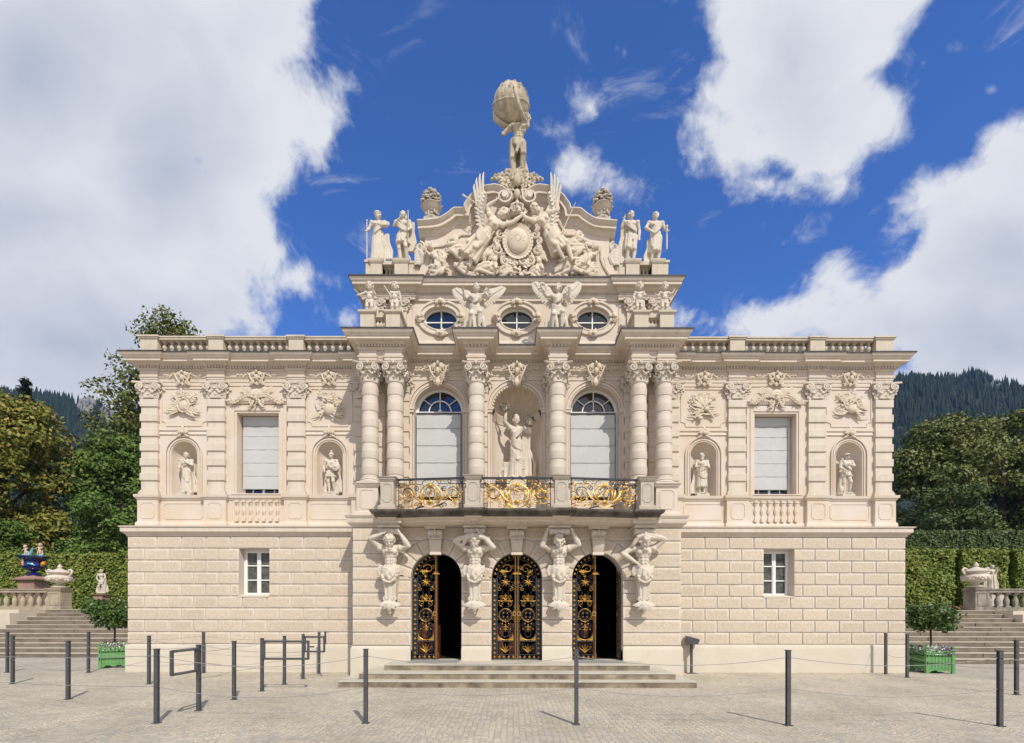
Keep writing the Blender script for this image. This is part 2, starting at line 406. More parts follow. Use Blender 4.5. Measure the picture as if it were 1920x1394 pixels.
def offset_poly(P, d):
    n = len(P); out = []
    A = sum(P[i][0]*P[(i+1)%n][1]-P[(i+1)%n][0]*P[i][1] for i in range(n)); sg = 1 if A > 0 else -1
    for i in range(n):
        a, b, c = Vector(P[i-1]), Vector(P[i]), Vector(P[(i+1)%n])
        e1 = (b-a).normalized(); e2 = (c-b).normalized()
        n1 = Vector((-e1.y, e1.x))*sg; n2 = Vector((-e2.y, e2.x))*sg
        q = n1+n2
        q = q/max(q.length_squared/2, .3) if q.length > 1e-6 else n1
        out.append((b.x+q.x*d, b.y+q.y*d))
    return out
def block(mb, poly, yf, dep=.03, ch=.014, mar=.028):    # rusticated block: chamfer, smooth margin, rough panel
    o1 = offset_poly(poly, ch); o2 = offset_poly(poly, ch+mar); n = len(poly)
    v = [(x,yf+dep,z) for x,z in poly]+[(x,yf+ch*.6,z) for x,z in offset_poly(poly, .002)]+[(x,yf,z) for x,z in o1]+[(x,yf,z) for x,z in o2]+[(x,yf-.004,z) for x,z in offset_poly(poly, ch+mar+.008)]
    f = []
    for L_ in range(4):
        for i in range(n): f.append((L_*n+i, L_*n+(i+1)%n, (L_+1)*n+(i+1)%n, (L_+1)*n+i))
    mb.add(v, f, 0); mb.add([v[4*n+i] for i in range(n)], [tuple(range(n))], 1)
def sweep(mb, path, prof, mi=0, close=False):      # path in plan (x,y), outward = right-hand side; prof (p,z)
    n = len(path); offs = []
    for i in range(n):
        b = Vector(path[i]); d1 = (b-Vector(path[i-1])).normalized() if (i > 0 or close) else None
        d2 = (Vector(path[(i+1)%n])-b).normalized() if (i < n-1 or close) else None
        d1 = d1 or d2; d2 = d2 or d1
        n1 = Vector((d1.y, -d1.x)); n2 = Vector((d2.y, -d2.x)); q = n1+n2; offs.append(q/max(q.length_squared/2, .2))
    k = len(prof); v = []
    for i in range(n):
        for p, z in prof: v.append((path[i][0]+offs[i].x*p, path[i][1]+offs[i].y*p, z))
    f = [(i*k+j, ((i+1)%n)*k+j, ((i+1)%n)*k+j+1, i*k+j+1) for i in range(n if close else n-1) for j in range(k-1)]
    mb.add(v, f, mi)
def sweep_xz(mb, path, prof, mi=0, caps=True, close=False):   # path in xz (left to right, up = outward), prof (n, y)
    n = len(path); k = len(prof); v = []
    for i in range(n):
        b = Vector(path[i]); d1 = (b-Vector(path[i-1])).normalized() if (i > 0 or close) else None
        d2 = (Vector(path[(i+1)%n])-b).normalized() if (i < n-1 or close) else None
        d1 = d1 or d2; d2 = d2 or d1
        n1 = Vector((-d1.y, d1.x)); n2 = Vector((-d2.y, d2.x)); q = n1+n2; q = q/max(q.length_squared/2, .45)
        for p, y in prof: v.append((b.x+q.x*p, y, b.y+q.y*p))
    f = [(i*k+j, ((i+1)%n)*k+j, ((i+1)%n)*k+(j+1)%k, i*k+(j+1)%k) for i in range(n if close else n-1) for j in range(k)]
    if caps and not close: f += [tuple(range(k)), tuple(range((n-1)*k, n*k))]
    mb.add(v, f, mi)
def wall(mb, x0, x1, z0, z1, y, ops, rev=.3, mi=0, seg=14):
    """front face at y with openings (cx, half, zb, zt, arched, reveal)"""
    xs = x0
    def q(a, b, c, d): 
        if b-a > 1e-4 and d-c > 1e-4: mb.add([(a,y,c),(b,y,c),(b,y,d),(a,y,d)], [(0,1,2,3)], mi)
    for (cx, h, zb, zt, ar, rv) in sorted(ops):
        q(xs, cx-h, z0, z1); q(cx-h, cx+h, z0, zb)
        if ar:
            sp = zt-h; A = arc(cx, sp, h, pi, 0, seg)
            for i in range(seg):
                (xa, za), (xb, zb_) = A[i], A[i+1]
                mb.add([(xa,y,za),(xb,y,zb_),(xb,y,z1),(xa,y,z1)], [(0,1,2,3)], mi)
            loop = [(cx-h, zb)]+A+[(cx+h, zb)]
        else:
            q(cx-h, cx+h, zt, z1); loop = [(cx-h, zb), (cx-h, zt), (cx+h, zt), (cx+h, zb)]
        if rv:
            n = len(loop)
            mb.add([(a,y,b) for a,b in loop]+[(a,y+rv,b) for a,b in loop], [(i,(i+1)%n,n+(i+1)%n,n+i) for i in range(n)], mi)
        xs = cx+h
    q(xs, x1, z0, z1)
def dentils(mb, path, z0, z1, p0, p1, w=.035, gap=.035):
    for i in range(len(path)-1):
        a, b = Vector(path[i]), Vector(path[i+1]); d = b-a; L = d.length
        if L > 12 or L < .05: continue
        d /= L; nrm = Vector((d.y, -d.x)); k = int(L/(w+gap))
        for j in range(k):
            t = (j+.5)*L/k; c = a+d*t
            q = [c-d*w/2+nrm*p0, c+d*w/2+nrm*p0, c+d*w/2+nrm*p1, c-d*w/2+nrm*p1]
            mb.hprism([(u.x, u.y) for u in q], z0, z1)
# ------------------------------------------------------------------ ground
g = MB(); g.add([(-900,-900,0),(900,-900,0),(900,900,0),(-900,900,0)], [(0,1,2,3)])
tag(g.build('ground', COBBLE, smooth=0), 'pale grey granite sett paving with arcs of small stones', kind='structure')

# ------------------------------------------------------------------ the palace
palace = empty('palace', (0,0,0), label='cream and peach rococo palace with columned centre, balcony and balustraded wings', cat='palace')
def part(name, mb, mat, parent=None, label=None, smooth=40):
    o = mb.build(name, mat, parent or palace, smooth)
    if label: o['label'] = label
    return o
def mirr(mb):
    m = MB(); m.v = [(-x,y,z) for x,y,z in mb.v]; m.f = [f[::-1] for f in mb.f]; m.m = list(mb.m); return m
PIL = [10.05, 8.22, 6.03, 4.2]; WX = 7.1; NX = [9.13, 5.13]; COLX = [3.752, 3.11, 1.033]
YW, YP, YC, YL = .36, .28, -.60, -.88
HW, HB = 10.41, 4.11

# lower storey of a wing: base wall, blocks, plinth
def lower_wing():
    m = MB(); win = (7.03, .41, 2.03, 3.30, 0, .30)
    wall(m, 3.95, HW-.03, .70, 3.72, .027, [win])
    m.box(HW-.03-.001, HW-.03, .04, 12, 0, 3.72)
    z0, h = .745, .3198; j = .012
    bl = .655
    for k in range(9):
        za, zb = z0+k*h+j, z0+(k+1)*h-j
        x = 4.06 if k % 2 else 4.06-bl/2
        edges = [3.98]
        xx = x
        while xx < HW-.2:
            if xx > 4.1: edges.append(xx)
            xx += bl+(.0 if k != 8 else .0)
        edges.append(HW)
        if k == 8: edges = [e for e in edges if abs(e-7.03) > .45]
        if k == 1: edges = [e for e in edges if abs(e-6.0) > .36]
        for a, b in zip(edges[:-1], edges[1:]):
            segs = [(a, b)]
            if 4 <= k <= 7:
                wl, wr = 7.03-.41, 7.03+.41; segs = []
                if a < wl: segs.append((a, min(b, wl)))
                if b > wr: segs.append((max(a, wr), b))
            for (p, q_) in segs:
                if q_-p < .07: continue
                l = p+(0 if abs(p-(7.03+.41)) < 1e-6 else j); r = q_-(0 if abs(q_-(7.03-.41)) < 1e-6 or q_ == HW else j)
                block(m, [(l,za),(r,za),(r,zb),(l,zb)], 0, .028, ch=.010)
    # side of the corner
    for k in range(9):
        za, zb = z0+k*h+j, z0+(k+1)*h-j
        for q_ in range(10): m.box(HW-.03, HW, .04+q_*.66+(.3 if k % 2 else 0), .04+q_*.66+.63+(.3 if k % 2 else 0), za, zb)
    return m
def plinth_wing():
    m = MB(); 
    sweep(m, [(4.1, -.04), (HW+.035, -.04), (HW+.035, 12)], [(0,-.1),(0,.62),(0,.70),(-.02,.738),(-.06,.742)])
    return m
m = lower_wing(); pl = plinth_wing()
for s in (1, -1):
    part('ground_floor_wall', m if s > 0 else mirr(m), [TRIM, ROUGH])
    part('plinth', pl if s > 0 else mirr(pl), PLIN)

# band course above the wing ground floor
def band():
    m = MB()
    sweep(m, [(4.0, 0), (HW, 0), (HW, 12)], [(-.02,3.615),(.02,3.62),(.03,3.66),(.07,3.70),(.115,3.73),(.12,3.735),(.12,3.84),(.145,3.85),(.155,3.885),(-.5,3.90)])
    return m
m = band()
for s in (1, -1): part('band_course', m if s > 0 else mirr(m), TRIM)

# upper storey wall of a wing
def upper_wing():
    m = MB()
    ops = [(WX, .575, 4.81, 7.06, 0, .34)]+[(x, .35, 4.81, 6.275, 1, 0) for x in NX]
    wall(m, 3.9, 10.28, 3.88, 8.3, YW, ops)
    m.add([(10.28,YW,3.88),(10.28,12,3.88),(10.28,12,8.3),(10.28,YW,8.3)], [(0,1,2,3)])
    # niches
    for x in NX:
        r = .35; sp = 6.275-r; n = 12
        m.lathe([(r,4.81),(r,sp)], (x,YW,0), n, 0, pi, cap=False)
        # dome
        prof = [(r*cos(t*pi/2/6), sp+r*sin(t*pi/2/6)) for t in range(7)]
        m.lathe(prof, (x,YW,0), n, 0, pi, cap=False)
        m.add([(x-r,YW,4.81),(x+r,YW,4.81),(x+r,YW+.4,4.81),(x-r,YW+.4,4.81)], [(0,1,2,3)])
    return m
def wing_trim():
    m = MB()
    # dado: base, die courses and cap, breaking forward under the pilasters
    pth = [(3.9, YW-.02)]
    for c in reversed(PIL):
        w = .30 if c != 10.05 else .28
        pth += [(c-w, YW-.02), (c-w, YP-.05), (c+w, YP-.05)]
        if c != 10.05: pth += [(c+w, YW-.02)]
    pth += [(10.33, 12)]
    sweep(m, pth, [(-.03,3.89),(.035,3.895),(.035,4.02),(.02,4.045),(0,4.06),(0,4.66),(.02,4.665),(.035,4.70),(.06,4.72),(.065,4.76),(.07,4.79),(-.06,4.80)])
    # sunk panels with notched corners, drawn by thin raised fillets
    def panel(x0, x1, y):
        z0, z1, c = 4.14, 4.58, .06
        P = [(x0+c,z0),(x1-c,z0),(x1-c*.6,z0+c*.6),(x1,z0+c),(x1,z1-c),(x1-c*.6,z1-c*.6),(x1-c,z1),(x0+c,z1),(x0+c*.6,z1-c*.6),(x0,z1-c),(x0,z0+c),(x0+c*.6,z0+c*.6)]
        P = P[::-1]
        sweep_xz(m, P, [(0,y),(0,y-.012),(-.014,y-.012),(-.014,y)], close=True)
    for c in PIL[:3]: panel(c-.19, c+.19, YP-.05)
    for a, b in ((8.6, 9.68), (4.58, 5.68)): panel(a, b, YW-.02)
    # mouldings round the niches
    for x in NX:
        r = .35; sp = 6.275-r
        for rr, w, d in ((r+.012, .018, .02), (r+.055, .035, .03), (r+.125, .03, .05)):
            P = [(x-rr, 4.80), (x-rr, sp)]+arc(x, sp, rr, pi, 0, 18)[1:-1]+[(x+rr, sp), (x+rr, 4.80)]
            sweep_xz(m, P, [(0,YW),(0,YW-d),(w,YW-d),(w,YW)])
        # string course above niche
        m_ = [(0,6.46),(.03,6.47),(.03,6.50),(.015,6.52),(.015,6.55),(.045,6.575),(.045,6.60),(0,6.605)]
        sweep(m, [(x-.68, YW), (x+.68, YW)], m_)
        # panel above
        x0, x1, z0, z1, c = x-.6, x+.6, 6.72, 7.72, .13
        P = [(x0+c,z0),(x0+c*.9,z0+c*.55),(x0+c*.55,z0+c*.9),(x0,z0+c),(x0,z1),(x1,z1),(x1,z0+c),(x1-c*.55,z0+c*.9),(x1-c*.9,z0+c*.55),(x1-c,z0)]
        sweep_xz(m, P, [(0,YW),(0,YW-.02),(.022,YW-.02),(.03,YW)], close=True)
    # window surround
    for h, t, w, d in ((.575, 7.06, .055, .03), (.63, 7.115, .07, .055), (.70, 7.185, .085, .035)):
        P = [(WX-h, 4.81), (WX-h, t), (WX+h, t), (WX+h, 4.81)]
        sweep_xz(m, P, [(0,YW),(0,YW-d),(w,YW-d),(w,YW)])
    sweep(m, [(WX-.80,YW),(WX-.80,YW-.03),(WX+.80,YW-.03),(WX+.80,YW)], [(0,7.30),(.02,7.305),(.04,7.35),(.06,7.37),(.06,7.40),(0,7.405)])
    for q in (-1, 1): m.box(WX+q*.74-.05, WX+q*.74+.05, YW-.03, YW, 6.6, 7.30)
    # sill over the dado and blind balusters below the window
    m.box(WX-.70, WX+.70, YW-.10, YW+.3, 4.803, 4.835)
    for i in range(7):
        x = WX-.55+i*1.10/6
        m.lathe([(.035,4.16),(.035,4.2),(.02,4.22),(.018,4.26),(.05,4.34),(.055,4.38),(.03,4.46),(.022,4.52),(.04,4.55),(.04,4.60)], (x,YW-.03,0), 8)
        m.box(x-.042, x+.042, YW-.09, YW-.01, 4.08, 4.16); m.box(x-.042, x+.042, YW-.09, YW-.01, 4.60, 4.655)
    m.box(WX-.66, WX+.66, YW-.03, YW-.018, 4.60, 4.66)
    # architrave courses between the pilasters
    for a, b in ((4.44, 5.79), (6.27, 7.98), (8.46, 9.81)):
        sweep(m, [(a,YW),(b,YW)], [(0,7.80),(.02,7.805),(.02,7.90),(.035,7.905),(.035,7.98),(.055,8.0),(.07,8.04),(0,8.045)])
    return m
def wing_pilaster(w, mirror=False):
    m = MB(); h = w/2
    m.box(-h-.05, h+.05, -.03, .1, 4.80, 4.86); m.box(-h-.035, h+.035, -.015, .1, 4.86, 4.90); m.box(-h-.015, h+.015, .0, .1, 4.90, 4.935)
    m.box(-h, h, .02, .1, 4.93, 7.46)
    for k in range(6):
        z = 5.195+k*.403
        m.cbox(-h-.022, h+.022, -.016, .1, z, z+.20, .006)
    m.box(-h-.01, h+.01, .0, .1, 7.40, 7.43)
    # architrave block over it
    m.box(-h-.005, h+.005, .0, .1, 7.885, 7.955); m.box(-h-.015, h+.015, -.012, .1, 7.955, 8.01); m.box(-h-.03, h+.03, -.03, .1, 8.01, 8.045)
    return m
uw, wt, wp = upper_wing(), wing_trim(), wing_pilaster(.45)
for s in (1, -1):
    part('upper_wall', uw if s > 0 else mirr(uw), WALL); part('wall_moulding', wt if s > 0 else mirr(wt), WALL)
PILO = []
pm = wp.build('pilaster', TRIM, palace)
for i, x in enumerate([s*c for s in (1,-1) for c in PIL]):
    o = pm if i == 0 else cpy(pm, palace, deep=False)
    o.location = (x, YP, 0); PILO.append(o)

# ---- central block, ground floor
def centre_lower():
    m = MB(); R = .635; ZT = 3.10; SP = ZT-R
    ops = [(x, R, .39, ZT, 1, .42) for x in (-2.02, 0, 2.02)]
    wall(m, -HB+.03, HB-.03, .2, 3.80, YL+.035, ops, seg=18)
    for s in (-1, 1): m.box(s*(HB-.03)-.001, s*(HB-.03)+.001, YL+.04, .1, 0, 3.8)
    z0, h, j, RV = .763, .328, .011, 1.0
    z0 = .763
    for k in range(9):
        za, zb = z0+k*h+j, z0+(k+1)*h-j
        if k == 8: zb = z0+9*h
        iv = [(-HB, HB)]
        # x extents outside the door rings at this course
        def edge(cx, sgn, z):
            if z <= SP: return cx+sgn*R
            d = RV*RV-(z-SP)**2
            return cx+sgn*(sqrt(d) if d > 0 else 0)
        spans = []
        bounds = [-HB]; 
        for cx in (-2.02, 0, 2.02): bounds += [(cx, -1), (cx, 1)]
        bounds.append(HB)
        seq = []
        for a, b in ((bounds[0], bounds[1]), (bounds[2], bounds[3]), (bounds[4], bounds[5]), (bounds[6], bounds[7])):
            def xe(e, z): return e if not isinstance(e, tuple) else edge(e[0], e[1], z)
            over = za > SP
            zs = [za+(zb-za)*t/4 for t in range(5)] if zb > SP else [za, zb]
            if zb > SP and za < SP: zs = [za, zb]
            xa = [xe(a, z) if (zb > SP+.02) and isinstance(a, tuple) and za >= SP-.2 else (a[0]+a[1]*R if isinstance(a, tuple) else a) for z in zs]
            xb = [xe(b, z) if (zb > SP+.02) and isinstance(b, tuple) and za >= SP-.2 else (b[0]+b[1]*R if isinstance(b, tuple) else b) for z in zs]
            if za >= SP-.2 and zb > SP+.02:
                # voussoir ring occupies R..RV: block stops at the ring
                pass
            P = [(x, z) for x, z in zip(xb, zs)]; Q = [(x, z) for x, z in zip(xa, zs)][::-1]
            if min(x1-x0 for x0, x1 in zip(xa, xb)) < .08: continue
            poly = [Q[-1]]+P+Q[:-1]
            block(m, poly, YL, .036)
    # voussoirs
    for cx in (-2.02, 0, 2.02):
        nv = 9
        for i in range(nv):
            a0 = pi-(i+.05)*pi/nv+.0; a1 = pi-(i+.95)*pi/nv
            if i == 4: 
                continue
            ro = RV-.01
            ro = RV-.008
            zmax = z0+9*h-.02
            P = [(cx+R*cos(a0), SP+R*sin(a0)), (cx+R*cos((a0+a1)/2), SP+R*sin((a0+a1)/2)), (cx+R*cos(a1), SP+R*sin(a1)), (cx+ro*cos(a1), SP+ro*sin(a1)), (cx+ro*cos(a0), SP+ro*sin(a0))]
            P = [(max(cx-1.0, min(cx+1.0, x)), min(z, zmax)) for x, z in P]
            block(m, P[::-1], YL-.004, .04)
    return m
cl = centre_lower(); part('ground_floor_wall', cl, [TRIM, ROUGH])
for a, b in ((-HB-.04, -2.655), (-1.385, -.635), (.635, 1.385), (2.655, HB+.04)):
    m = MB(); sweep(m, [(a, YL+.3), (a, YL-.035), (b, YL-.035), (b, YL+.3)], [(0,0),(0,.64),(-.005,.70),(-.03,.75),(-.05,.758)]); part('plinth', m, PLIN)
m = MB()   # impost cornice of the centre block and soffit slabs under the balcony
pth = [(-HB, .1), (-HB, YL)]
for c in (-3.11, -1.033, 1.033, 3.11): pth += [(c-.24, YL), (c-.24, YL-.10), (c+.24, YL-.10), (c+.24, YL)]
pth += [(HB, YL), (HB, .1)]
sweep(m, pth, [(-.02,3.72),(.015,3.725),(.03,3.75),(.09,3.79),(.11,3.82),(.115,3.83),(.115,3.935),(.13,3.94),(.155,3.985),(.16,3.995),(-1.0,4.0)])
part('impost_cornice', m, TRIM)

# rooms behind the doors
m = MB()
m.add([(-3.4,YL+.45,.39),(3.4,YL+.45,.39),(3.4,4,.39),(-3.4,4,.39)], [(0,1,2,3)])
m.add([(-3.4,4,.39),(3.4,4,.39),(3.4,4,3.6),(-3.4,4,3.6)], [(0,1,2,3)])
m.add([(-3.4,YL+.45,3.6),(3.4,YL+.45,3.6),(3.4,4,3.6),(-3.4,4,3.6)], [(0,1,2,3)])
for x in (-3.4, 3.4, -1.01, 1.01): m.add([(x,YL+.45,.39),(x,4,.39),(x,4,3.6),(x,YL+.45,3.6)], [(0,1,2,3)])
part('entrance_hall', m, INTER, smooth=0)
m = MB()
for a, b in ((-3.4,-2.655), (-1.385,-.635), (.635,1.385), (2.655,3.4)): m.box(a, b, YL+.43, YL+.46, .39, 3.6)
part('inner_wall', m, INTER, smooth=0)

# ---- central block, first floor
def centre_upper():
    m = MB(); y = 0.0
    ops = [(x, .66, 4.6, 7.66, 1, .27) for x in (-2.09, 2.09)]+[(0, .66, 4.9, 7.68, 1, 0)]
    wall(m, -3.93, 3.93, 3.99, 8.3, y, ops, seg=20)
    for s in (-1, 1): m.add([(s*3.93,y,3.99),(s*3.93,.5,3.99),(s*3.93,.5,8.3),(s*3.93,y,8.3)], [(0,1,2,3)])
    r = .66; sp = 7.02; n = 24
    m.lathe([(r,4.9),(r,7.06)], (0,y,0), n, 0, pi, cap=False)
    m.add([(-r,y,4.9),(r,y,4.9),(r,y+.7,4.9),(-r,y+.7,4.9)], [(0,1,2,3)])
    # moulded band at the springing
    m.lathe([(r,6.78),(r-.02,6.80),(r-.02,6.86),(r-.05,6.90),(r-.05,6.93),(r-.08,6.97),(r-.08,7.02),(r,7.04)], (0,y,0), n, 0, pi, cap=False)
    return m
part('upper_wall', centre_upper(), WALL)
m = MB()   # shell head of the centre niche: ribs fan from the back of the springing
n, kk = 44, 12; r = .66; sp = 7.02
vs = []
for i in range(n+1):
    a = pi*i/n
    for j in range(kk+1):
        t = j/kk; ph = t*pi/2*.97
        # quarter sphere swept round the axis through the niche back
        rib = 1+.075*abs(sin(a*11))*sin(ph)**.7
        x = cos(a)*sin(ph)*r*rib; z = sin(a)*sin(ph)*r*rib; yy = cos(ph)*r*1.0
        vs.append((x, .0+yy*rib, sp+z))
fs = [(i*(kk+1)+j, (i+1)*(kk+1)+j, (i+1)*(kk+1)+j+1, i*(kk+1)+j+1) for i in range(n) for j in range(kk)]
m.add(vs, fs)
for i in range(23):
    a = pi*(i+.5)/23; m.ell((cos(a)*.645, -.01, sp+sin(a)*.645), (.035,.035,.035), 8, 6)
m.ell((0,.56,sp+.02), (.12,.08,.1)); 
for q in (-1, 1): m.spiral(q*.11, sp-.02, .5, .07, 1.3, pi/2, -q, .022)
part('niche_shell', m, RELIEF, smooth=60)
m = MB()
for c in (-2.09, 0, 2.09):
    sp = 7.0 if c else 7.02; z0 = 4.2
    for rr, w, d in ((.66, .03, .025), (.70, .07, .045), (.78, .03, .07)):
        P = [(c-rr, z0), (c-rr, sp)]+arc(c, sp, rr, pi, 0, 24)[1:-1]+[(c+rr, sp), (c+rr, z0)]
        sweep_xz(m, P, [(0,0),(0,-d),(w,-d),(w,0)])
    for s in (-1, 1):    # impost blocks
        sweep(m, [(c+s*.76-.09, .0), (c+s*.76-.09, -.06), (c+s*.76+.09, -.06), (c+s*.76+.09, .0)], [(0,6.92),(.02,6.93),(.02,6.98),(.04,7.0),(.04,7.03),(0,7.035)])
    for a, b in ((c-.82, c+.82),):
        sweep(m, [(a,0),(b,0)], [(0,7.80),(.02,7.805),(.02,7.90),(.035,7.905),(.035,7.98),(.055,8.0),(.07,8.04),(0,8.045)])
part('arch_moulding', m, WALL)
# banded pilasters behind the columns
for x in [s*c for s in (1,-1) for c in COLX]:
    m = MB(); h = .24
    m.box(x-h, x+h, -.078, .0, 4.0, 7.9)
    for k in range(8): m.cbox(x-h-.012, x+h+.012, -.105, -.003, 4.79+k*.403, 4.79+k*.403+.2, .008)
    part('back_pilaster', m, WALL)

# ---- entablature running round the whole front
half = [(.813,-.05),(.813,-.82),(1.253,-.82),(1.253,-.05),(2.89,-.05),(2.89,-.82),(3.33,-.82),(3.33,-.79),(3.532,-.79),(3.532,-.82),(3.97,-.82),(3.97,.27),
        (4.44,.27),(4.44,.32),(5.79,.32),(5.79,.27),(6.27,.27),(6.27,.32),(7.98,.32),(7.98,.27),(8.46,.27),(8.46,.32),(9.81,.32),(9.81,.27),(10.30,.27),(10.30,12)]
EPATH = [(-x,y) for x,y in reversed(half)]+half
EP2 = [p for p in EPATH if not (abs(abs(p[0])-3.33) < .01 or abs(abs(p[0])-3.532) < .01)]
m = MB(); sweep(m, EPATH, [(-.2,7.95),(-.002,7.96),(-.002,8.19),(.0,8.2)])
# architrave of the ressauts
for s in (1, -1):
    for x in COLX:
        c = s*x
        sweep(m, [(c-.215,-.0),(c-.215,-.815),(c+.215,-.815),(c+.215,-.0)], [(-.2,7.872),(0,7.875),(0,7.93),(.012,7.935),(.012,7.99),(.03,8.0),(.04,8.045),(-.01,8.05)])
        sweep(m, [(c-.215,-.0),(c-.215,-.83),(c+.215,-.83),(c+.215,-.0)], [(0,8.05),(0,8.16),(-.02,8.165)])
    a, b = sorted((s*3.33, s*3.532)); sweep(m, [(a,-.78),(b,-.78)], [(-.1,7.9),(0,7.905),(0,7.99),(.02,8.0),(.03,8.045),(-.01,8.05)])
part('frieze', m, WALL)
m = MB()
CP = [(-.02,8.185),(.02,8.19),(.03,8.215),(.055,8.22),(.055,8.235),(.035,8.24),(.035,8.295),(.07,8.30),(.10,8.335),(.11,8.355),(.225,8.368),(.235,8.355),(.235,8.418),(.262,8.424),(.266,8.445),(.28,8.455),(.318,8.49),(.338,8.535),(.34,8.56),(-.3,8.575)]
sweep(m, EP2, CP)
for s in (1,-1): m.hprism([(s*10.25,.3),(s*10.25,12),(s*3.8,12),(s*3.8,.3)], 8.5, 8.565)
for c, w in ((3.43,.52),(1.033,.2)):
    for s in (1,-1): m.box(s*c-w, s*c+w, -.8, .1, 8.5, 8.569)
m.box(-3.95, 3.95, -.04, .3, 8.5, 8.566)
dentils(m, EP2, 8.242, 8.292, .03, .095, .04, .034)
part('cornice', m, TRIM)
m = MB(); sweep(m, EP2, [(.30,8.535),(.352,8.538),(.356,8.572),(.30,8.585),(-.02,8.59)]); part('roof_flashing', m, FLASH)
for s in (1,-1):
    m = MB(); a, b = sorted((s*4.0, s*9.98)); m.add([(a,.64,8.57),(b,.64,8.57),(b,.95,9.25),(a,.95,9.25),(a,5,9.45),(b,5,9.45)], [(0,1,2,3),(3,2,5,4)]); part('roof', m, FLASH, smooth=0)

# ---- columns
def column_mb():
    m = MB(); r = .205
    m.box(-.27, .27, -.27, .27, 4.825, 4.875)
    m.lathe([(.26,4.875),(.275,4.895),(.26,4.92),(.235,4.925),(.23,4.94),(.245,4.955),(.235,4.975),(.21,4.985)], n=28)
    prof = [(r,4.985)]
    for k in range(6):
        z = 5.10+k*.403-.02
        prof += [(r-.002*k,z),(r+.012-.002*k,z+.001),(r+.014-.002*k,z+.008),(r+.014-.002*k,z+.20),(r+.003-.002*k,z+.205),(r-.002*k,z+.215)]
    prof += [(r-.014,7.40),(r+.008,7.42),(r+.008,7.44),(r-.02,7.445)]
    m.lathe(prof, n=32)
    return m
def capital_mb(full=True, seed=0):
    rnd = random.Random(seed); m = MB(); H = .44
    m.lathe([(.185,0),(.19,.12),(.20,.25),(.235,.33),(.25,.36)], n=18)
    m.lathe([(.20,.275),(.225,.29),(.20,.305)], n=18)
    for row, (nn, z0, hh, r0, out) in enumerate(((8, 0, .16, .20, .08), (8, .08, .19, .205, .11))):
        for i in range(nn):
            a = 2*pi*(i+.5*row)/nn+pi/8
            for q, w in ((-.16, .03), (0, .045), (.16, .03)):
                pts = []
                for t in range(6):
                    u = t/5; rr = r0+out*u**2.2; zz = z0+hh*sin(u*pi*.56)*(1-.12*abs(q)*5)
                    pts.append((rr*cos(a+q*(1-.4*u)), rr*sin(a+q*(1-.4*u)), zz))
                m.tube(pts, [w*.8, w, w, w*.9, w*.75, w*.3], 5, flat=.5)
            m.ell(((r0+out)*cos(a), (r0+out)*sin(a), z0+hh*.88), (.035,.035,.028), 7, 5)
    for k in range(4):
        M = Matrix.Rotation(k*pi/2, 4, 'Z')
        for q in (-1, 1):
            m.spiral(q*.20, .315, -.27, .095, 1.9, pi/2, q, .022, r1=.12, n=6, M=M, th1=.014)
            m.ell((q*.20, -.275, .315), (.028,.03,.028), 8, 6, M=M)
            m.tube([(q*.20,-.20,.41),(q*.10,-.235,.395),(0,-.225,.40)], [.022,.018,.02], 6, M=M)
            # abacus concave sides
            m.tube([(q*.335,-.335,.415),(q*.22,-.27,.41),(q*.1,-.245,.41),(0,-.24,.41)], [.024]*4, 4, M=M)
            m.tube([(q*.33,-.33,.435),(q*.22,-.275,.432),(0,-.255,.432)], [.014]*3, 4, M=M)
            # festoon under the volutes
            for t in range(5):
                u = t/4; x = q*(.04+.17*u); z = .20-.055*sin(pi*u)+.04*u
                m.ell((x+rnd.uniform(-.01,.01), -.235-.03*(1-u), z), rnd.uniform(.022,.034), 7, 5, M=M)
        m.ell((0,-.265,.425), (.04,.03,.045), 8, 6, M=M)
        for t in range(5):
            a = pi*(.1+.2*t); m.ell((.035*cos(a), -.275, .43+.035*sin(a)), .018, 6, 4, M=M)
        m.ell((0,-.25,.24), (.045,.035,.05), 8, 6, M=M)
    m.lathe([(.24,.385),(.25,.40),(.25,.43)], n=4, a0=pi/4, a1=2*pi+pi/4)
    return m
cap_m = capital_mb(); col_m = column_mb()
c0 = col_m.build('column', COLM, palace, 24); k0 = cap_m.build('capital', STONE, c0, 50); k0.location = (0,0,7.437)
for i, x in enumerate([s*c for s in (-1,1) for c in COLX]):
    o = c0 if i == 0 else cpy(c0, palace)
    o.location = (x, YC, 0)
# pilaster capitals: front half
kp = capital_mb(seed=3)
kpv = MB(); kpv.v = [(x*1.18, y*.46, z*.98) for x,y,z in kp.v]; kpv.f = kp.f; kpv.m = kp.m
kpo = None
for i, o in enumerate(PILO):
    if kpo is None: kpo = kpv.build('capital', TRIM, o, 50); c = kpo
    else: c = cpy(kpo, o, deep=False)
    c.location = (0, .05, 7.44)
for x in [s*c for s in (1,-1) for c in COLX]:
    c = cpy(kpo, palace, deep=False); c.location = (x, -.06, 7.44); c.name = 'pilaster_capital'

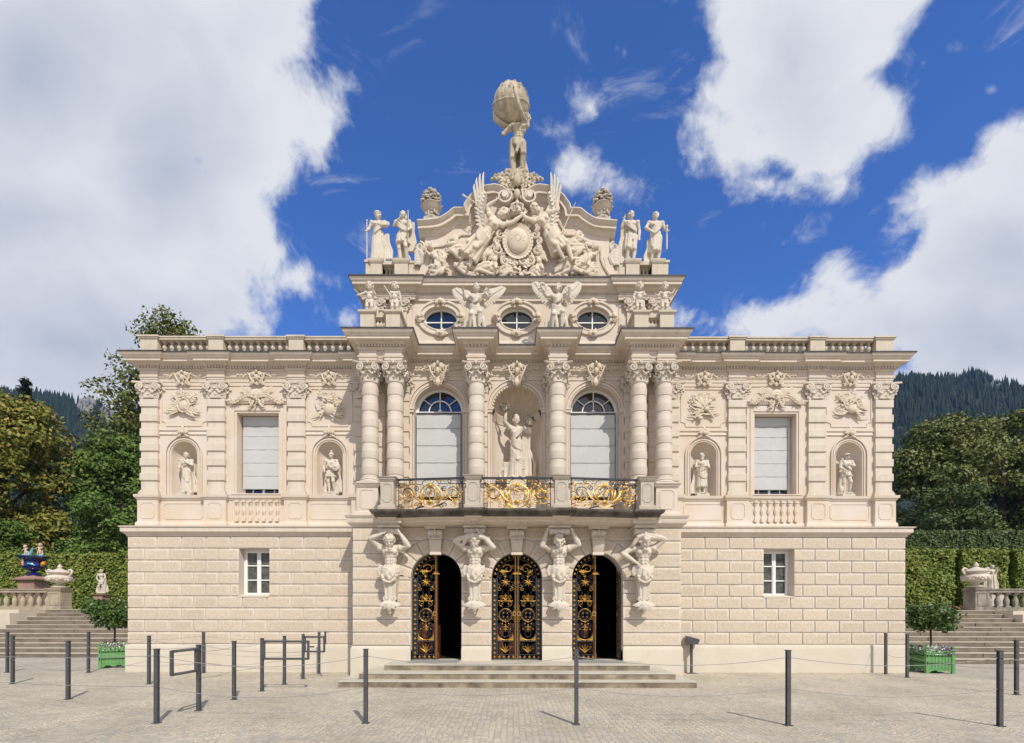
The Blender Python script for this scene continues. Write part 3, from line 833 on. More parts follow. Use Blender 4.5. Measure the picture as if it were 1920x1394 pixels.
# ---- pedestals of the columns
def pedestal(w, zb, zt, mat, y0, y1, panel=True):
    m = MB()
    P = [(-w,y1),(-w,y0),(w,y0),(w,y1)]
    sweep(m, P, [(.05,zb),(.05,zb+.09),(.02,zb+.12),(0,zb+.125),(0,zt-.10),(.02,zt-.095),(.025,zt-.075),(.045,zt-.06),(.05,zt-.03),(.075,zt-.015),(.08,zt),(-w,zt+.005)])
    if panel:
        c = .05; a, b, z0, z1 = -w*.66, w*.66, zb+.20, zt-.17
        Q = [(a+c,z0),(a+c*.8,z0+c*.5),(a,z0+c),(a,z1-c),(a+c,z1),(b-c,z1),(b,z1-c),(b,z0+c),(b-c*.8,z0+c*.5),(b-c,z0)]
        sweep_xz(m, Q, [(0,y0),(0,y0-.012),(.012,y0-.012),(.012,y0)], close=True)
    return m
pp = pedestal(.27, 4.0, 4.825, TRIM, -.27, .60)
po = pp.build('column_pedestal', TRIM, palace)
for i, x in enumerate([s*c for s in (-1,1) for c in COLX]):
    o = po if i == 0 else cpy(po, palace, deep=False)
    o.location = (x, YC, 0)

# ---- wing roof balustrades (> pedestal, baluster)
bal_m = MB(); bal_m.box(-.06,.06,-.06,.06,0,.03)
bal_m.lathe([(.045,.03),(.05,.045),(.032,.06),(.028,.075),(.055,.12),(.062,.15),(.055,.18),(.032,.24),(.03,.255),(.048,.27),(.045,.285)], n=12)
bal_m.box(-.058,.058,-.058,.058,.285,.31)
BAL0 = None
def balustrade(s):
    global BAL0
    m = MB(); y0, y1 = .30, .56
    a, b = sorted((s*4.0, s*10.27))
    m.box(a, b, y0, y1, 8.57, 8.735)
    m.box(a, b, y0-.015, y1+.015, 9.045, 9.10); m.box(a, b, y0-.035, y1+.03, 9.10, 9.137)
    if s: m.box(s*10.27-(.0 if s < 0 else .26), s*10.27+(.26 if s < 0 else 0), .56, 8, 8.57, 9.13)
    ob = part('balustrade', m, ROOFST, smooth=0)
    for c, w in ((10.05, .235), (8.22, .20), (6.03, .20)):
        q = MB(); x = s*c; q.box(x-w, x+w, y0-.03, y1+.02, 8.57, 9.06); q.box(x-w-.03, x+w+.03, y0-.055, y1+.05, 9.06, 9.10); q.box(x-w-.055, x+w+.055, y0-.08, y1+.07, 9.10, 9.145)
        q.build('balustrade_pedestal', ROOFST, ob, 0)
    for x0, x1, n in ((8.42, 9.815, 7), (6.23, 8.02, 9), (4.1, 5.83, 8)):
        for i in range(n):
            x = s*(x0+(x1-x0)*(i+.5)/n)
            if BAL0 is None: BAL0 = bal_m.build('baluster', ROOFST, ob); o = BAL0
            else: o = cpy(BAL0, ob, deep=False)
            o.location = (x, .43, 8.735)
for s in (1, -1): balustrade(s)

# ---- attic
m = MB()
def wall_oval(m, x0, x1, z0, z1, y, ovs, rev):
    xs = x0; n = 16
    def q(a, b, c, d): m.add([(a,y,c),(b,y,c),(b,y,d),(a,y,d)], [(0,1,2,3)])
    for cx, cz, rx, rz in ovs:
        q(xs, cx-rx, z0, z1)
        T = [(cx+rx*cos(pi-pi*i/n), cz+rz*sin(pi-pi*i/n)) for i in range(n+1)]
        B = [(x, 2*cz-z) for x, z in T]
        for i in range(n):
            m.add([(T[i][0],y,T[i][1]),(T[i+1][0],y,T[i+1][1]),(T[i+1][0],y,z1),(T[i][0],y,z1)], [(0,1,2,3)])
            m.add([(B[i][0],y,B[i][1]),(B[i+1][0],y,B[i+1][1]),(B[i+1][0],y,z0),(B[i][0],y,z0)], [(0,1,2,3)])
        L_ = T+B[::-1][1:-1]; k = len(L_)
        m.add([(a,y,b) for a,b in L_]+[(a,y+rev,b) for a,b in L_], [(i,(i+1)%k,k+(i+1)%k,k+i) for i in range(k)])
        xs = cx+rx
    q(xs, x1, z0, z1)
OV = [(-2.04,9.47,.45,.31),(0,9.47,.45,.31),(2.04,9.47,.45,.31)]
wall_oval(m, -4.08, 4.08, 8.5, 10.15, 0, OV, .22)
for s in (1,-1): m.add([(s*4.08,0,8.5),(s*4.08,6,8.5),(s*4.08,6,10.15),(s*4.08,0,10.15)], [(0,1,2,3)])
part('attic_wall', m, WALL)
m = MB()
sweep(m, [(-2.85,.0),(2.85,.0)], [(.06,8.5),(.06,8.78),(.045,8.82),(.02,8.84),(.0,8.86)])
for cx, cz, rx, rz in OV:
    E = [(cx+(rx)*cos(t*2*pi/40), cz+(rz)*sin(t*2*pi/40)) for t in range(40)][::-1]
    sweep_xz(m, E, [(.0,.0),(.0,-.03),(.03,-.03),(.035,-.015),(.10,-.015),(.11,-.05),(.16,-.05),(.17,0)], close=True)
for s in (1,-1):
    for c in (3.752, 3.11):
        x = s*c; m.box(x-.17, x+.17, -.07, .0, 8.5, 9.93)
    m.box(s*2.76-.035, s*2.76+.035, -.02, 0, 8.9, 9.85)
AP = [(-4.1,6),(-4.1,-.09),(-2.72,-.09),(-2.72,-.03),(2.72,-.03),(2.72,-.09),(4.1,-.09),(4.1,6)]
sweep(m, AP, [(-.02,9.90),(.02,9.905),(.02,9.96),(.045,9.985),(.05,10.0),(.0,10.005),(0,10.09),(.03,10.10),(.05,10.13),(.10,10.17),(.12,10.19),(.21,10.20),(.215,10.195),(.215,10.25),(.225,10.255),(.24,10.28),(.275,10.33),(.285,10.375),(-.3,10.39)])
m.box(-4.05, 4.05, 0, 6, 10.3, 10.383)
part('attic_cornice', m, TRIM)
m = MB(); sweep(m, AP, [(.25,10.35),(.297,10.352),(.30,10.388),(.25,10.40),(-.1,10.405)]); part('roof_flashing', m, FLASH)
for s in (1,-1):
    for c in (3.752, 3.11):
        o = cpy(kpo, palace, deep=False); o.location = (s*c, -.05, 9.62); o.scale = (.78,.8,.72); o.name = 'attic_capital'
# attic pedestals on the main cornice with a baluster between
for s in (1, -1):
    ob = None
    for c in (3.752, 3.11):
        q = MB(); x = s*c
        sweep(q, [(x-.175,-.05),(x-.175,-.88),(x+.175,-.88),(x+.175,-.05)], [(.02,8.575),(.02,8.62),(0,8.63),(0,9.06),(.015,9.065),(.03,9.09),(.045,9.10),(.05,9.145),(-.17,9.15)])
        ob = part('attic_pedestal', q, ROOFST)
    a, b = sorted((s*3.29, s*3.575)); q = MB(); q.box(a, b, -.81, -.58, 9.02, 9.12); part('balustrade_rail', q, ROOFST, smooth=0)
    q = MB(); q.box(a, b, -.80, -.6, 8.58, 8.70); ob = part('balustrade', q, ROOFST, smooth=0)
    for t in (.17, .5, .83):
        o = cpy(BAL0, ob, deep=False); o.location = (a+(b-a)*t, -.70, 8.70); o.scale = (1,1,1.04)
# roof pedestals above the attic
for s in (1, -1):
    for c, w in ((3.77, .15), (3.10, .18)):
        q = MB(); x = s*c
        sweep(q, [(x-w,.5),(x-w,.0),(x+w,.0),(x+w,.5)], [(.015,10.40),(.015,10.48),(0,10.49),(0,10.93),(.02,10.95),(.035,10.98),(.045,11.0),(.05,11.05),(-w,11.055)])
        q.box(x-w,x+w,.1,.5,10.4,11.0); ped = part('roof_pedestal', q, ROOFST)
    for bl_ in (((3.93,4.06,.03,.6,10.40,10.98),(3.90,4.09,.0,.63,10.98,11.04)), ((2.75,2.91,.05,.4,10.40,10.97),(2.2,2.92,.03,.42,10.97,11.03),(2.2,2.75,.08,.38,10.4,10.97)), ((3.29,3.61,.06,.4,10.40,10.52),), ((3.29,3.61,.03,.42,10.93,11.02),)):
        q = MB()
        for (xa, xb, ya, yb, za, zb) in bl_:
            a, b = sorted((s*xa, s*xb)); q.box(a, b, ya, yb, za, zb)
        ob = part('balustrade' if len(bl_) > 1 else 'balustrade_rail', q, ROOFST, smooth=0)
    for t in (3.35, 3.45, 3.55):
        o = cpy(BAL0, ob, deep=False); o.location = (s*t, .22, 10.52); o.scale = (.85,.85,1.32)

# ---- gable
half = [(-2.63,11.906),(-2.27,11.93),(-2.10,11.955),(-1.995,12.0),(-1.834,12.10),(-1.72,12.20),(-1.66,12.235),(-1.416,12.24),(-1.40,12.33),(-1.33,12.43),(-1.249,12.55),(-1.08,12.70),(-.863,12.815),(-.587,12.855),(-.38,12.80),(-.22,12.68),(-.14,12.53)]
GT = half
full_top = GT+[(-x,z) for x,z in reversed(GT)]
m = MB()
body = [(-3.05,10.39),(-2.80,10.50),(-2.62,10.72),(-2.52,10.98),(-2.47,11.25),(-2.47,11.75)]+[(x,z-.05) for x,z in GT if x > -2.3]
body = body[1:] ; body = [(-3.0,10.39)]+body
bodyf = body+[(-x,z) for x,z in reversed(body)]
m.prism(bodyf, 0.0, .55)
part('gable_wall', m, WALL, smooth=0)
def gcornice(s):
    m = MB(); P = GT if s < 0 else [(-x,z) for x,z in reversed(GT)]
    sweep_xz(m, P, [(0,.62),(0,-.27),(-.025,-.275),(-.06,-.24),(-.10,-.20),(-.105,-.185),(-.17,-.185),(-.175,-.10),(-.20,-.09),(-.235,-.04),(-.27,-.03),(-.29,0.0),(-.29,.58)])
    return m
for s in (-1, 1):
    m = gcornice(s)
    # return of the cornice at the side and scroll console below it
    x = s*2.47
    # volute rolled end
    vx, vz = s*.335, 12.50
    pts = []
    for i in range(34):
        t = i/33; a = (pi*.15 if s < 0 else pi*.85)+(-s)*(-1)*0
        ang = (radians(30) if s < 0 else radians(150)) + (1 if s > 0 else -1)*t*2*pi*1.35
        r = .20*(1-t)+.06*t; pts.append((vx+r*cos(ang), vz+r*sin(ang)))
    if s > 0: pts = pts[::-1]
    for (xa, za), (xb, zb) in zip(pts[:-1], pts[1:]):
        pass
    sweep_xz(m, pts[::-1] if s < 0 else pts[::-1], [(.022,.15),(.022,-.33),(-.022,-.33),(-.022,.15)])
    m.tube([(vx,-.36,vz),(vx,.1,vz)], .07, 14)
    m.prism(arc(vx, vz, .15, 0, 2*pi, 20)[:-1], -.24, .1)
    part('gable_cornice', m, TRIM)
    m = MB()
    m.spiral(s*2.60, 11.38, .02, .13, 1.6, pi/2, s, .05, M=None); m.tube([(s*2.60,.02,11.28),(s*2.50,.02,11.1),(s*2.54,.02,10.95),(s*2.62,.02,10.9)], [.07,.08,.06,.03], 7)
    for t in range(5): m.leaf((s*2.55,11.25-.08*t), pi*.5+s*(-.9), .2, .07, .0, curl=s*-.8)
    part('gable_console', m, STONE)
ipath = [(-2.78,10.43),(-2.45,10.60),(-2.29,10.85),(-2.22,11.05),(-2.22,11.34),(-1.95,11.37),(-1.75,11.45),(-1.60,11.58),(-1.48,11.66),(-1.22,11.67),(-1.22,11.80),(-1.08,12.05),(-.93,12.25),(-.72,12.38)]
for s in (-1, 1):
    m = MB(); P = ipath if s < 0 else [(-x,z) for x,z in reversed(ipath)]
    sweep_xz(m, P, [(0,0),(0,-.035),(.03,-.05),(.045,-.05),(.075,-.02),(.09,0)])
    part('gable_moulding', m, WALL); m = MB(); A = [(s*x,z) for x,z in [(-2.9,10.40),(-2.62,10.52),(-2.42,10.8),(-2.33,11.1)]]
    if s > 0: A = A[::-1]
    sweep_xz(m, A, [(0,0),(0,-.02),(.02,-.02),(.02,0)]); part('gable_moulding', m, WALL)
# ------------------------------------------------------------------ windows
def frame_rect(m, x0, x1, z0, z1, y, w, d): 
    m.box(x0, x0+w, y, y+d, z0, z1); m.box(x1-w, x1, y, y+d, z0, z1); m.box(x0+w, x1-w, y+.002, y+d, z0, z0+w); m.box(x0+w, x1-w, y+.002, y+d, z1-w, z1)
for s in (-1, 1):   # ground floor casements
    x0, x1 = sorted((s*(7.03-.41), s*(7.03+.41))); z0, z1 = 2.03, 3.30; y = .30
    xc = (x0+x1)/2
    m = MB(); frame_rect(m, x0, x1, z0, z1, y-.01, .045, .08)
    for a, b in ((x0+.045, xc-.004), (xc+.004, x1-.045)):
        frame_rect(m, a, b, z0+.045, z1-.045, y-.03, .045, .05)
        for k in (1, 2):
            z = z0+.045+(z1-z0-.09)*k/3; m.box(a+.045, b-.045, y-.02, y+.01, z-.014, z+.014)
    m.box(xc-.028, xc+.028, y-.05, y-.02, z0+.04, z0+.84)
    fo = m.build('window', WHITE, palace, 0)
    p = MB(); p.box(x0+.02, x1-.02, y+.012, y+.02, z0+.02, z1-.02); p.build('pane', GLASSD, fo, 0)
    q = MB(); q.add([(x0-.01,-.012,z0-.0),(x1+.01,-.012,z0-.0),(x1+.01,y,z0+.055),(x0-.01,y,z0+.055),(x0-.01,-.012,z0-.03),(x1+.01,-.012,z0-.03)], [(0,1,2,3),(4,5,1,0)]); q.build('sill', PLIN, fo, 0)
def blind_mb(x0, x1, z0, z1, y, n, scallop=True, seed=1):
    m = MB(); rnd = random.Random(seed); nx = 26; rows = n*8; v = []
    for j in range(rows+1):
        for i in range(nx+1):
            x = x0+(x1-x0)*i/nx; z = z1-(z1-z0)*j/rows; f = (j % 8)/8
            yy = y-.005*sin(pi*f)-.003*sin(i*1.9+seed)*f+.004*sin(i*.7+j*.3)
            v.append((x, yy, z))
    m.add(v, [(j*(nx+1)+i, j*(nx+1)+i+1, (j+1)*(nx+1)+i+1, (j+1)*(nx+1)+i) for j in range(rows) for i in range(nx)])
    return m
def blind_rods(m, x0, x1, z0, z1, y, n):
    for k in range(n+1):
        z = z1-(z1-z0)*k/n; m.tube([(x0-.015,y-.008,z),(x1+.015,y-.008,z)], .004 if k < n else .010, 5)
for s in (-1, 1):   # first floor wing windows
    x0, x1 = s*WX-.575, s*WX+.575; y = YW+.24
    m = MB(); frame_rect(m, x0, x1, 4.81, 7.06, y+.06, .06, .05); m.box(s*WX-.03, s*WX+.03, y+.06, y+.1, 4.85, 7.0)
    for q in (-.3, .3): m.box(s*WX+q-.012, s*WX+q+.012, y+.07, y+.09, 4.86, 7.0)
    fo = m.build('window', WHITE, palace, 0)
    p = MB(); p.box(x0, x1, y+.09, y+.1, 4.82, 7.05); p.build('pane', GLASS, fo, 0)
    a, b = (x0+.035, x1-.005) if s < 0 else (x0+.0, x1-.10)
    bm_ = blind_mb(a, b, 5.03, 7.03, y, 5, seed=3+s).build('blind', BLIND, fo, 30)
    r = MB(); blind_rods(r, a, b, 5.03, 6.87, y, 5); r.build('blind_rod', ROPE, fo)
    v = MB(); n = 24; V = []
    for i in range(n+1):
        x = a+(b-a)*i/n; dz = .035*abs(sin(pi*i/n*2)) if 5 < i < 19 else 0; V += [(x, y-.03, 7.04), (x, y-.03, 6.80-dz*.4)]
    v.add(V, [(2*i, 2*i+2, 2*i+3, 2*i+1) for i in range(n)]); v.build('blind_valance', BLIND, fo, 0)
for s in (-1, 1):   # arched windows
    c = s*2.09; y = .27; h = .62; sp = 7.03
    m = MB()
    P = [(c-.66, 4.6), (c-.66, sp)]+arc(c, sp, .66, pi, 0, 20)[1:-1]+[(c+.66, sp), (c+.66, 4.6)]
    sweep_xz(m, P, [(.01,y+.05),(.01,y-.02),(-.05,y-.02),(-.06,y),(-.075,y),(-.075,y+.05)])
    m.box(c-.60, c+.60, y-.035, y+.04, sp-.04, sp+.03); m.box(c-.60, c+.60, y-.05, y-.035, sp+.0, sp+.02)
    A = arc(c, sp+.03, .30, pi, 0, 14); sweep_xz(m, A, [(.014,y-.015),(-.014,y-.015),(-.014,y+.02),(.014,y+.02)])
    m.box(c-.013, c+.013, y-.015, y+.02, sp+.03, sp+.60)
    for a in (radians(38), radians(142)):
        m.tube([(c+.30*cos(a),y,sp+.03+.30*sin(a)),(c+.60*cos(a),y,sp+.02+.60*sin(a))], .014, 4)
    m.ell((c,y-.02,sp+.05), (.05,.02,.04), 8, 5)
    m.box(c-.585, c-.52, y-.0, y+.05, 4.6, sp-.03); m.box(c+.52, c+.585, y-.0, y+.05, 4.6, sp-.03); m.box(c-.03,c+.03,y,y+.05,4.6,sp-.03)
    for k in range(1, 5): m.box(c-.52, c+.52, y+.01, y+.04, 4.6+k*.48-.01, 4.6+k*.48+.01)
    fo = m.build('arched_window', WHITE, palace, 30)
    p = MB(); p.prism([(c-.63, 4.6), (c-.63, sp)]+arc(c, sp, .63, pi, 0, 20)[1:-1]+[(c+.63, sp), (c+.63, 4.6)], y+.045, y+.055); p.build('pane', GLASS, fo, 0)
    a, b = c-.62, c+.565; yb = y-.09
    blind_mb(a, b, 4.72, sp-.05, yb, 5, seed=9+s).build('blind', BLIND, fo, 30)
    r = MB(); blind_rods(r, a, b, 4.72, 6.58, yb, 4); r.tube([(a-.02,yb-.01,sp-.05),(b+.02,yb-.01,sp-.05)], .02, 6)
    for x in (a-.015, b+.015): r.tube([(x,yb,sp-.05),(x,yb,4.72)], .008, 5)
    r.build('blind_rod', STEEL, fo)
for cx, cz, rx, rz in OV:
    m = MB(); y = .14
    E = [(cx+rx*cos(t*2*pi/40), cz+rz*sin(t*2*pi/40)) for t in range(40)][::-1]
    sweep_xz(m, E, [(.0,y-.01),(-.035,y-.01),(-.04,y+.02),(0,y+.03)], close=True)
    m.box(cx-.014, cx+.014, y-.01, y+.02, cz-rz+.02, cz+rz-.02); m.box(cx-rx+.02, cx+rx-.02, y-.006, y+.018, cz-.012-.04, cz+.012-.04)
    fo = m.build('oval_window', WHITE, palace, 30)
    p = MB(); p.prism([(cx+rx*.98*cos(t*2*pi/32), cz+rz*.98*sin(t*2*pi/32)) for t in range(32)], y+.02, y+.03); p.build('pane', GLASS, fo, 0)

# ------------------------------------------------------------------ wrought iron gates
def rosette(m, x, z, y, r, mi=0):
    for k in range(4): 
        a = k*pi/2; m.ell((x+r*.55*cos(a), y, z+r*.55*sin(a)), (r*.5 if k % 2 == 0 else r*.34, r*.3, r*.34 if k % 2 == 0 else r*.5), 6, 4, mi)
    m.ell((x, y-r*.15, z), (r*.3,r*.3,r*.3), 6, 4, mi)
def fleur(m, x, z, y, h, up=1, mi=1):
    m.tube([(x,y,z),(x,y,z+up*h*.5),(x,y,z+up*h)], [h*.05,h*.16,h*.02], 5, mi)
    for q in (-1, 1):
        m.tube([(x,y,z+up*h*.2),(x+q*h*.22,y,z+up*h*.48),(x+q*h*.38,y,z+up*h*.55),(x+q*h*.42,y,z+up*h*.38)], [h*.07,h*.1,h*.07,h*.03], 5, mi)
def gate_leaf(sgn):
    """one leaf, x from 0 (hinge jamb) to W (meeting stile); sgn mirrors"""
    m = MB(.68); W = .62; H0, ZT, SPR = .405, 3.05, 2.465
    R = .62
    I, G = 0, 1
    y = 0
    X = lambda x: sgn*x
    # frame bars
    def bar(x0, z0, x1, z1, r=.012, mi=I): m.tube([(X(x0),y,z0),(X(x1),y,z1)], r, 5, mi)
    cx = W
    def outer(z, R_): 
        return cx-sqrt(max(0, R_*R_-(z-SPR)**2)) if z > SPR else cx-R_
    m.box(min(X(.0),X(.022)), max(X(0),X(.022)), -.02, .02, H0, SPR)
    m.box(min(X(.12),X(.15)), max(X(.12),X(.15)), -.02, .02, H0+.11, SPR)
    A = arc(0, 0, 1, pi, pi/2, 12)
    m.tube([(X(cx+a*(R-.01)),y,SPR+b*(R-.01)) for a,b in A], .014, 5, I)
    m.tube([(X(cx+a*(R-.135)),y,SPR+b*(R-.135)) for a,b in A], .014, 5, I)
    m.box(min(X(W-.05),X(W-.012)), max(X(W-.05),X(W-.012)), -.02, .02, H0, SPR+R-.03)
    m.tube([(X(W-.012),-.03,H0),(X(W-.012),-.03,SPR+.1)], .013, 6, G)
    for z in (H0+.01, H0+.11, H0+.45): m.box(min(X(0),X(W-.03)), max(X(0),X(W-.03)), -.018, .018, z, z+.022)
    m.box(min(X(0),X(W-.03)), max(X(0),X(W-.03)), -.01, .01, H0+.11, H0+.125, G)
    # dark sheet border strips behind the rosettes
    m.box(min(X(.022),X(.12)), max(X(.022),X(.12)), .012, .02, H0+.12, SPR)
    # gilded rosettes round the border
    z = H0+.16
    while z < SPR-.02: rosette(m, X(.071), z, -.015, .036, G); z += .1215
    for k in range(1, 8):
        a = pi-(pi/2)*k/7.6; rosette(m, X(cx+(R-.073)*cos(a)), SPR+(R-.073)*sin(a), -.015, .034, G)
    for k in range(5): rosette(m, X(.07+k*.12), H0+.06, -.015, .034, G)
    mid = .345
    # bottom panel: fan of leaves and small scrolls
    for a in (-1.05, -.55, 0, .55, 1.05): m.tube([(X(mid),-.01,H0+.17),(X(mid)+.07*sin(a),-.02,H0+.17+.13*cos(a)),(X(mid)+.15*sin(a),-.01,H0+.16+.24*cos(a))], [.016,.018,.004], 5, G)
    for q in (-1, 1):
        m.spiral(X(mid+q*.13), H0+.23, 0, .065, 1.6, 0, q, .009, n=4); m.spiral(X(mid+q*.14), H0+.36, 0, .055, 1.6, pi, -q, .009, n=4)
        m.spiral(X(mid+q*.13), H0+.30, -.01, .035, 1.0, 0, q, .009, n=4, mi=G)
    # arched garland above
    m.tube([(X(mid+.20*cos(a)),-.01,H0+.66-.17*sin(a)) for a in [pi*t/8 for t in range(9)]], [.010,.016,.018,.018,.018,.018,.018,.016,.010], 5, G)
    for q in (-1, 1):
        m.prism([(X(mid+q*.20),H0+.48),(X(mid+q*.07),H0+.48),(X(mid+q*.20),H0+.60)], -.008, .004, G)
    # two long bars with rounded foot
    U = [(X(mid-.075),0,2.15),(X(mid-.075),0,H0+.68)]+[(X(mid-.075*cos(a)),0,H0+.64-.075*sin(a)) for a in [pi*t/6 for t in range(1,6)]]+[(X(mid+.075),0,H0+.68),(X(mid+.075),0,2.15)]
    m.tube(U, .010, 5, I)
    fleur(m, X(mid), H0+.90, -.01, .17, -1, G)
    # heart of scrolls
    zc = 1.53
    m.tube([(X(mid)+.135*cos(a),0,zc+.135*sin(a)) for a in [2*pi*t/18 for t in range(19)]], .009, 5, I)
    m.tube([(X(mid)+.165*cos(a),-.01,zc+.165*sin(a)) for a in [pi*(.35+1.3*t/12) for t in range(13)]], [.006]+[.011]*11+[.006], 5, G)
    m.tube([(X(mid)-.165*cos(a),-.01,zc+.165*sin(a)) for a in [pi*(.35+1.3*t/12) for t in range(13)]], [.006]+[.011]*11+[.006], 5, G)
    for q in (-1, 1):
        for q2 in (-1, 1): m.spiral(X(mid)+q*.055, zc+q2*.055, 0, .05, 1.3, pi/2*q2, q*q2, .008, n=4); m.ell((X(mid)+q*.05,-.01,zc+q2*.05), .015, 6, 4, G)
        m.spiral(X(mid)+q*.10, zc+.30, -.01, .075, 1.2, -pi/2, q, .011, n=5, mi=G)
        m.spiral(X(mid)+q*.12, zc+.45, -.01, .055, 1.3, -pi/2, -q, .010, n=5, mi=G)
        m.spiral(X(mid)+q*.10, zc-.26, 0, .07, 1.3, pi/2, -q, .009, n=4, mi=I)
        m.tube([(X(mid)+q*.03,0,zc-.42),(X(mid)+q*.12,0,zc-.34),(X(mid)+q*.15,0,zc-.2)], .008, 4, I)
        m.ell((X(mid)+q*.13,-.01,zc-.36), .018, 6, 4, G); m.ell((X(mid)+q*.08,-.01,zc-.22), .018, 6, 4, G)
        m.tube([(X(mid)+q*.0,-.01,zc+.36),(X(mid)+q*.08,-.01,zc+.36),(X(mid)+q*.17,-.01,zc+.36)], [.012,.014,.012], 5, G); m.ell((X(mid)+q*.17,-.01,zc+.36), .02, 6, 4, G)
        m.spiral(X(mid+q*.20), zc+.72, -.01, .07, 1.1, -pi/2*q, q, .011, n=4, mi=G)
        m.spiral(X(mid+q*.19), zc-.08, -.01, .05, 1.2, pi/2, q, .009, n=4, mi=G)
        m.spiral(X(mid+q*.19), zc-.58, -.01, .05, 1.2, pi/2, -q, .009, n=4, mi=G)
    fleur(m, X(mid), zc+.33, -.01, .20, 1, G); fleur(m, X(mid), zc-.30, -.01, .14, -1, G)
    for t in range(5): m.ell((X(mid),-.01,zc-.12-.06*t), .016, 6, 4, G)
    rosette(m, X(mid), zc+.36, -.02, .03, G)
    # foliage star below the arch
    zs = 2.36
    for k in range(8):
        a = k*pi/4+.2; m.tube([(X(mid),-.02,zs),(X(mid)+.06*cos(a),-.03,zs+.06*sin(a)),(X(mid)+.115*cos(a),-.01,zs+.115*sin(a))], [.018,.020,.004], 5, G)
    for q in (-1, 1):
        m.spiral(X(mid)+q*.13, zs-.03, 0, .09, 1.7, pi/2, q, .010, n=5); m.spiral(X(mid)+q*.13, zs+.14, 0, .05, 1.5, -pi/2, q, .009, n=5)
        m.spiral(X(mid)+q*.14, zs-.17, -.01, .06, 1.2, pi/2, -q, .011, n=5, mi=G)
    fleur(m, X(mid), zs-.28, -.01, .14, -1, G); fleur(m, X(mid), zs+.10, -.01, .12, 1, G)
    # scrolls in the arch
    m.spiral(X(.40), 2.70, -.01, .13, 1.25, pi*.9 if sgn > 0 else pi*.1, -sgn, .022, n=6, mi=G, th1=.010)
    m.spiral(X(.52), 2.74, -.01, .06, 1.4, 0, sgn, .014, n=5, mi=G); m.spiral(X(.30), 2.60, -.01, .07, 1.3, 0, sgn, .014, n=5, mi=G)
    for a in (.2, .9, 1.6, 2.3): m.leaf((X(.27), 2.60), (a if sgn > 0 else pi-a), .09, .03, -.02, mi=G)
    # lock and small rings on the meeting stile
    for z in (1.38, 1.47, 1.66, 1.75, 2.36): m.tube([(X(W-.03)+.03*cos(a),-.035,z+.03*sin(a)) for a in [2*pi*t/10 for t in range(11)]], .008, 4, G)
    m.box(min(X(W-.09),X(W)), max(X(W-.09),X(W)), -.045, -.02, 1.51, 1.62, G); m.box(min(X(W-.07),X(W-.02)), max(X(W-.07),X(W-.02)), -.05, -.045, 1.53, 1.60, I)
    # crowning palmette over the stile
    for a in (-1.3, -.7, 0, .7, 1.3):
        m.tube([(X(W-.02),-.04,2.56),(X(W-.02)+.05*sin(a),-.05,2.56+.06*cos(a)),(X(W-.02)+.11*sin(a),-.03,2.53+.12*cos(a))], [.018,.020,.006], 5, G)
    m.tube([(X(W-.02),-.03,2.64),(X(W-.02),-.04,2.75),(X(W-.02),-.03,2.86),(X(W-.02),-.03,3.03)], [.012,.028,.016,.024], 6, G)
    return m
def _thin(): pass
GL, GR = gate_leaf(1), gate_leaf(-1)
gates = []
glm = GL.build('gate_leaf', [IRON, GOLD], None, 50); grm = GR.build('gate_leaf', [IRON, GOLD], None, 50)
first = [True, True]
def leafat(which, parent, x, y, rz):
    src = glm if which == 0 else grm
    o = src if first[which] else cpy(src, None, deep=False)
    first[which] = False
    o.parent = parent; o.location = (x, y, 0); o.rotation_euler = (0, 0, rz); return o
YG = YL+.20
GOLDMIX = [IRON, GOLD]
for i, cx in enumerate((-2.02, 0, 2.02)):
    p_ = empty('gate'); p_.parent = palace
    leafat(0, p_, cx-.632, YG, 0)
    if i == 1: leafat(1, p_, cx+.632, YG, 0)
    elif i == 2: leafat(1, p_, cx+.605, YG+.02, radians(-98))
    else: leafat(1, p_, cx+.62, YG+.05, radians(-93))
    # wooden door leaf behind
    m = MB()
    def panel_door(x0, x1, y, z1=3.0):
        m.box(x0, x1, y, y+.05, .40, z1); w = x1-x0
        for (a, b) in ((.50, 1.15), (1.25, z1-.1)): 
            frame_rect(m, x0+w*.12, x1-w*.12, a, b, y-.012, .03, .012)
        m.box(x0, x1, y-.03, y, 1.17, 1.22)
    if i == 1:
        panel_door(cx-.62, cx-.35, YG+.55, 1.3); panel_door(cx-.2, cx+.1, YG+.75, 1.3)
    else:
        m.box(cx-.07, cx+.0, YG+.10, YG+.16, .40, 3.3); m.box(cx-.07, cx+.0, YG+.16, YG+.60, .40, 1.25); m.box(cx-.09,cx+.03,YG+.09,YG+.17,.40,.55); m.box(cx-.08,cx+.02,YG+.095,YG+.165,1.2,1.25)
        panel_door(cx-.60, cx-.10, YG+.62, 1.3)
    part('door', m, WOOD, smooth=0)

# ------------------------------------------------------------------ entrance steps and landing
st = empty('entrance_steps', label='three broad stone entrance steps with stained risers before the doors', cat='steps')
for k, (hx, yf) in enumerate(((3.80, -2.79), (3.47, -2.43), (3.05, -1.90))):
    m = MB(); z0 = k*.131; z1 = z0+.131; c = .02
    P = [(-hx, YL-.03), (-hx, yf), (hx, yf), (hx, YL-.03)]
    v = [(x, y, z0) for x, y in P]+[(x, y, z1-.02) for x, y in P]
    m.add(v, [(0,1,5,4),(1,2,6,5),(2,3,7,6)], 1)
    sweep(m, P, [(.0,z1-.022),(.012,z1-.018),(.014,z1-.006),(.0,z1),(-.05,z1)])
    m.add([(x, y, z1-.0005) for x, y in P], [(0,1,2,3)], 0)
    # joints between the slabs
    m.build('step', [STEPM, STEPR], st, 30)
m = MB(); m.add([(-2.7,YL-.02,.3935),(2.7,YL-.02,.3935),(2.7,YL+.5,.3935),(-2.7,YL+.5,.3935)], [(0,1,2,3)]); part('threshold', m, STEPM, smooth=0)
m = MB()
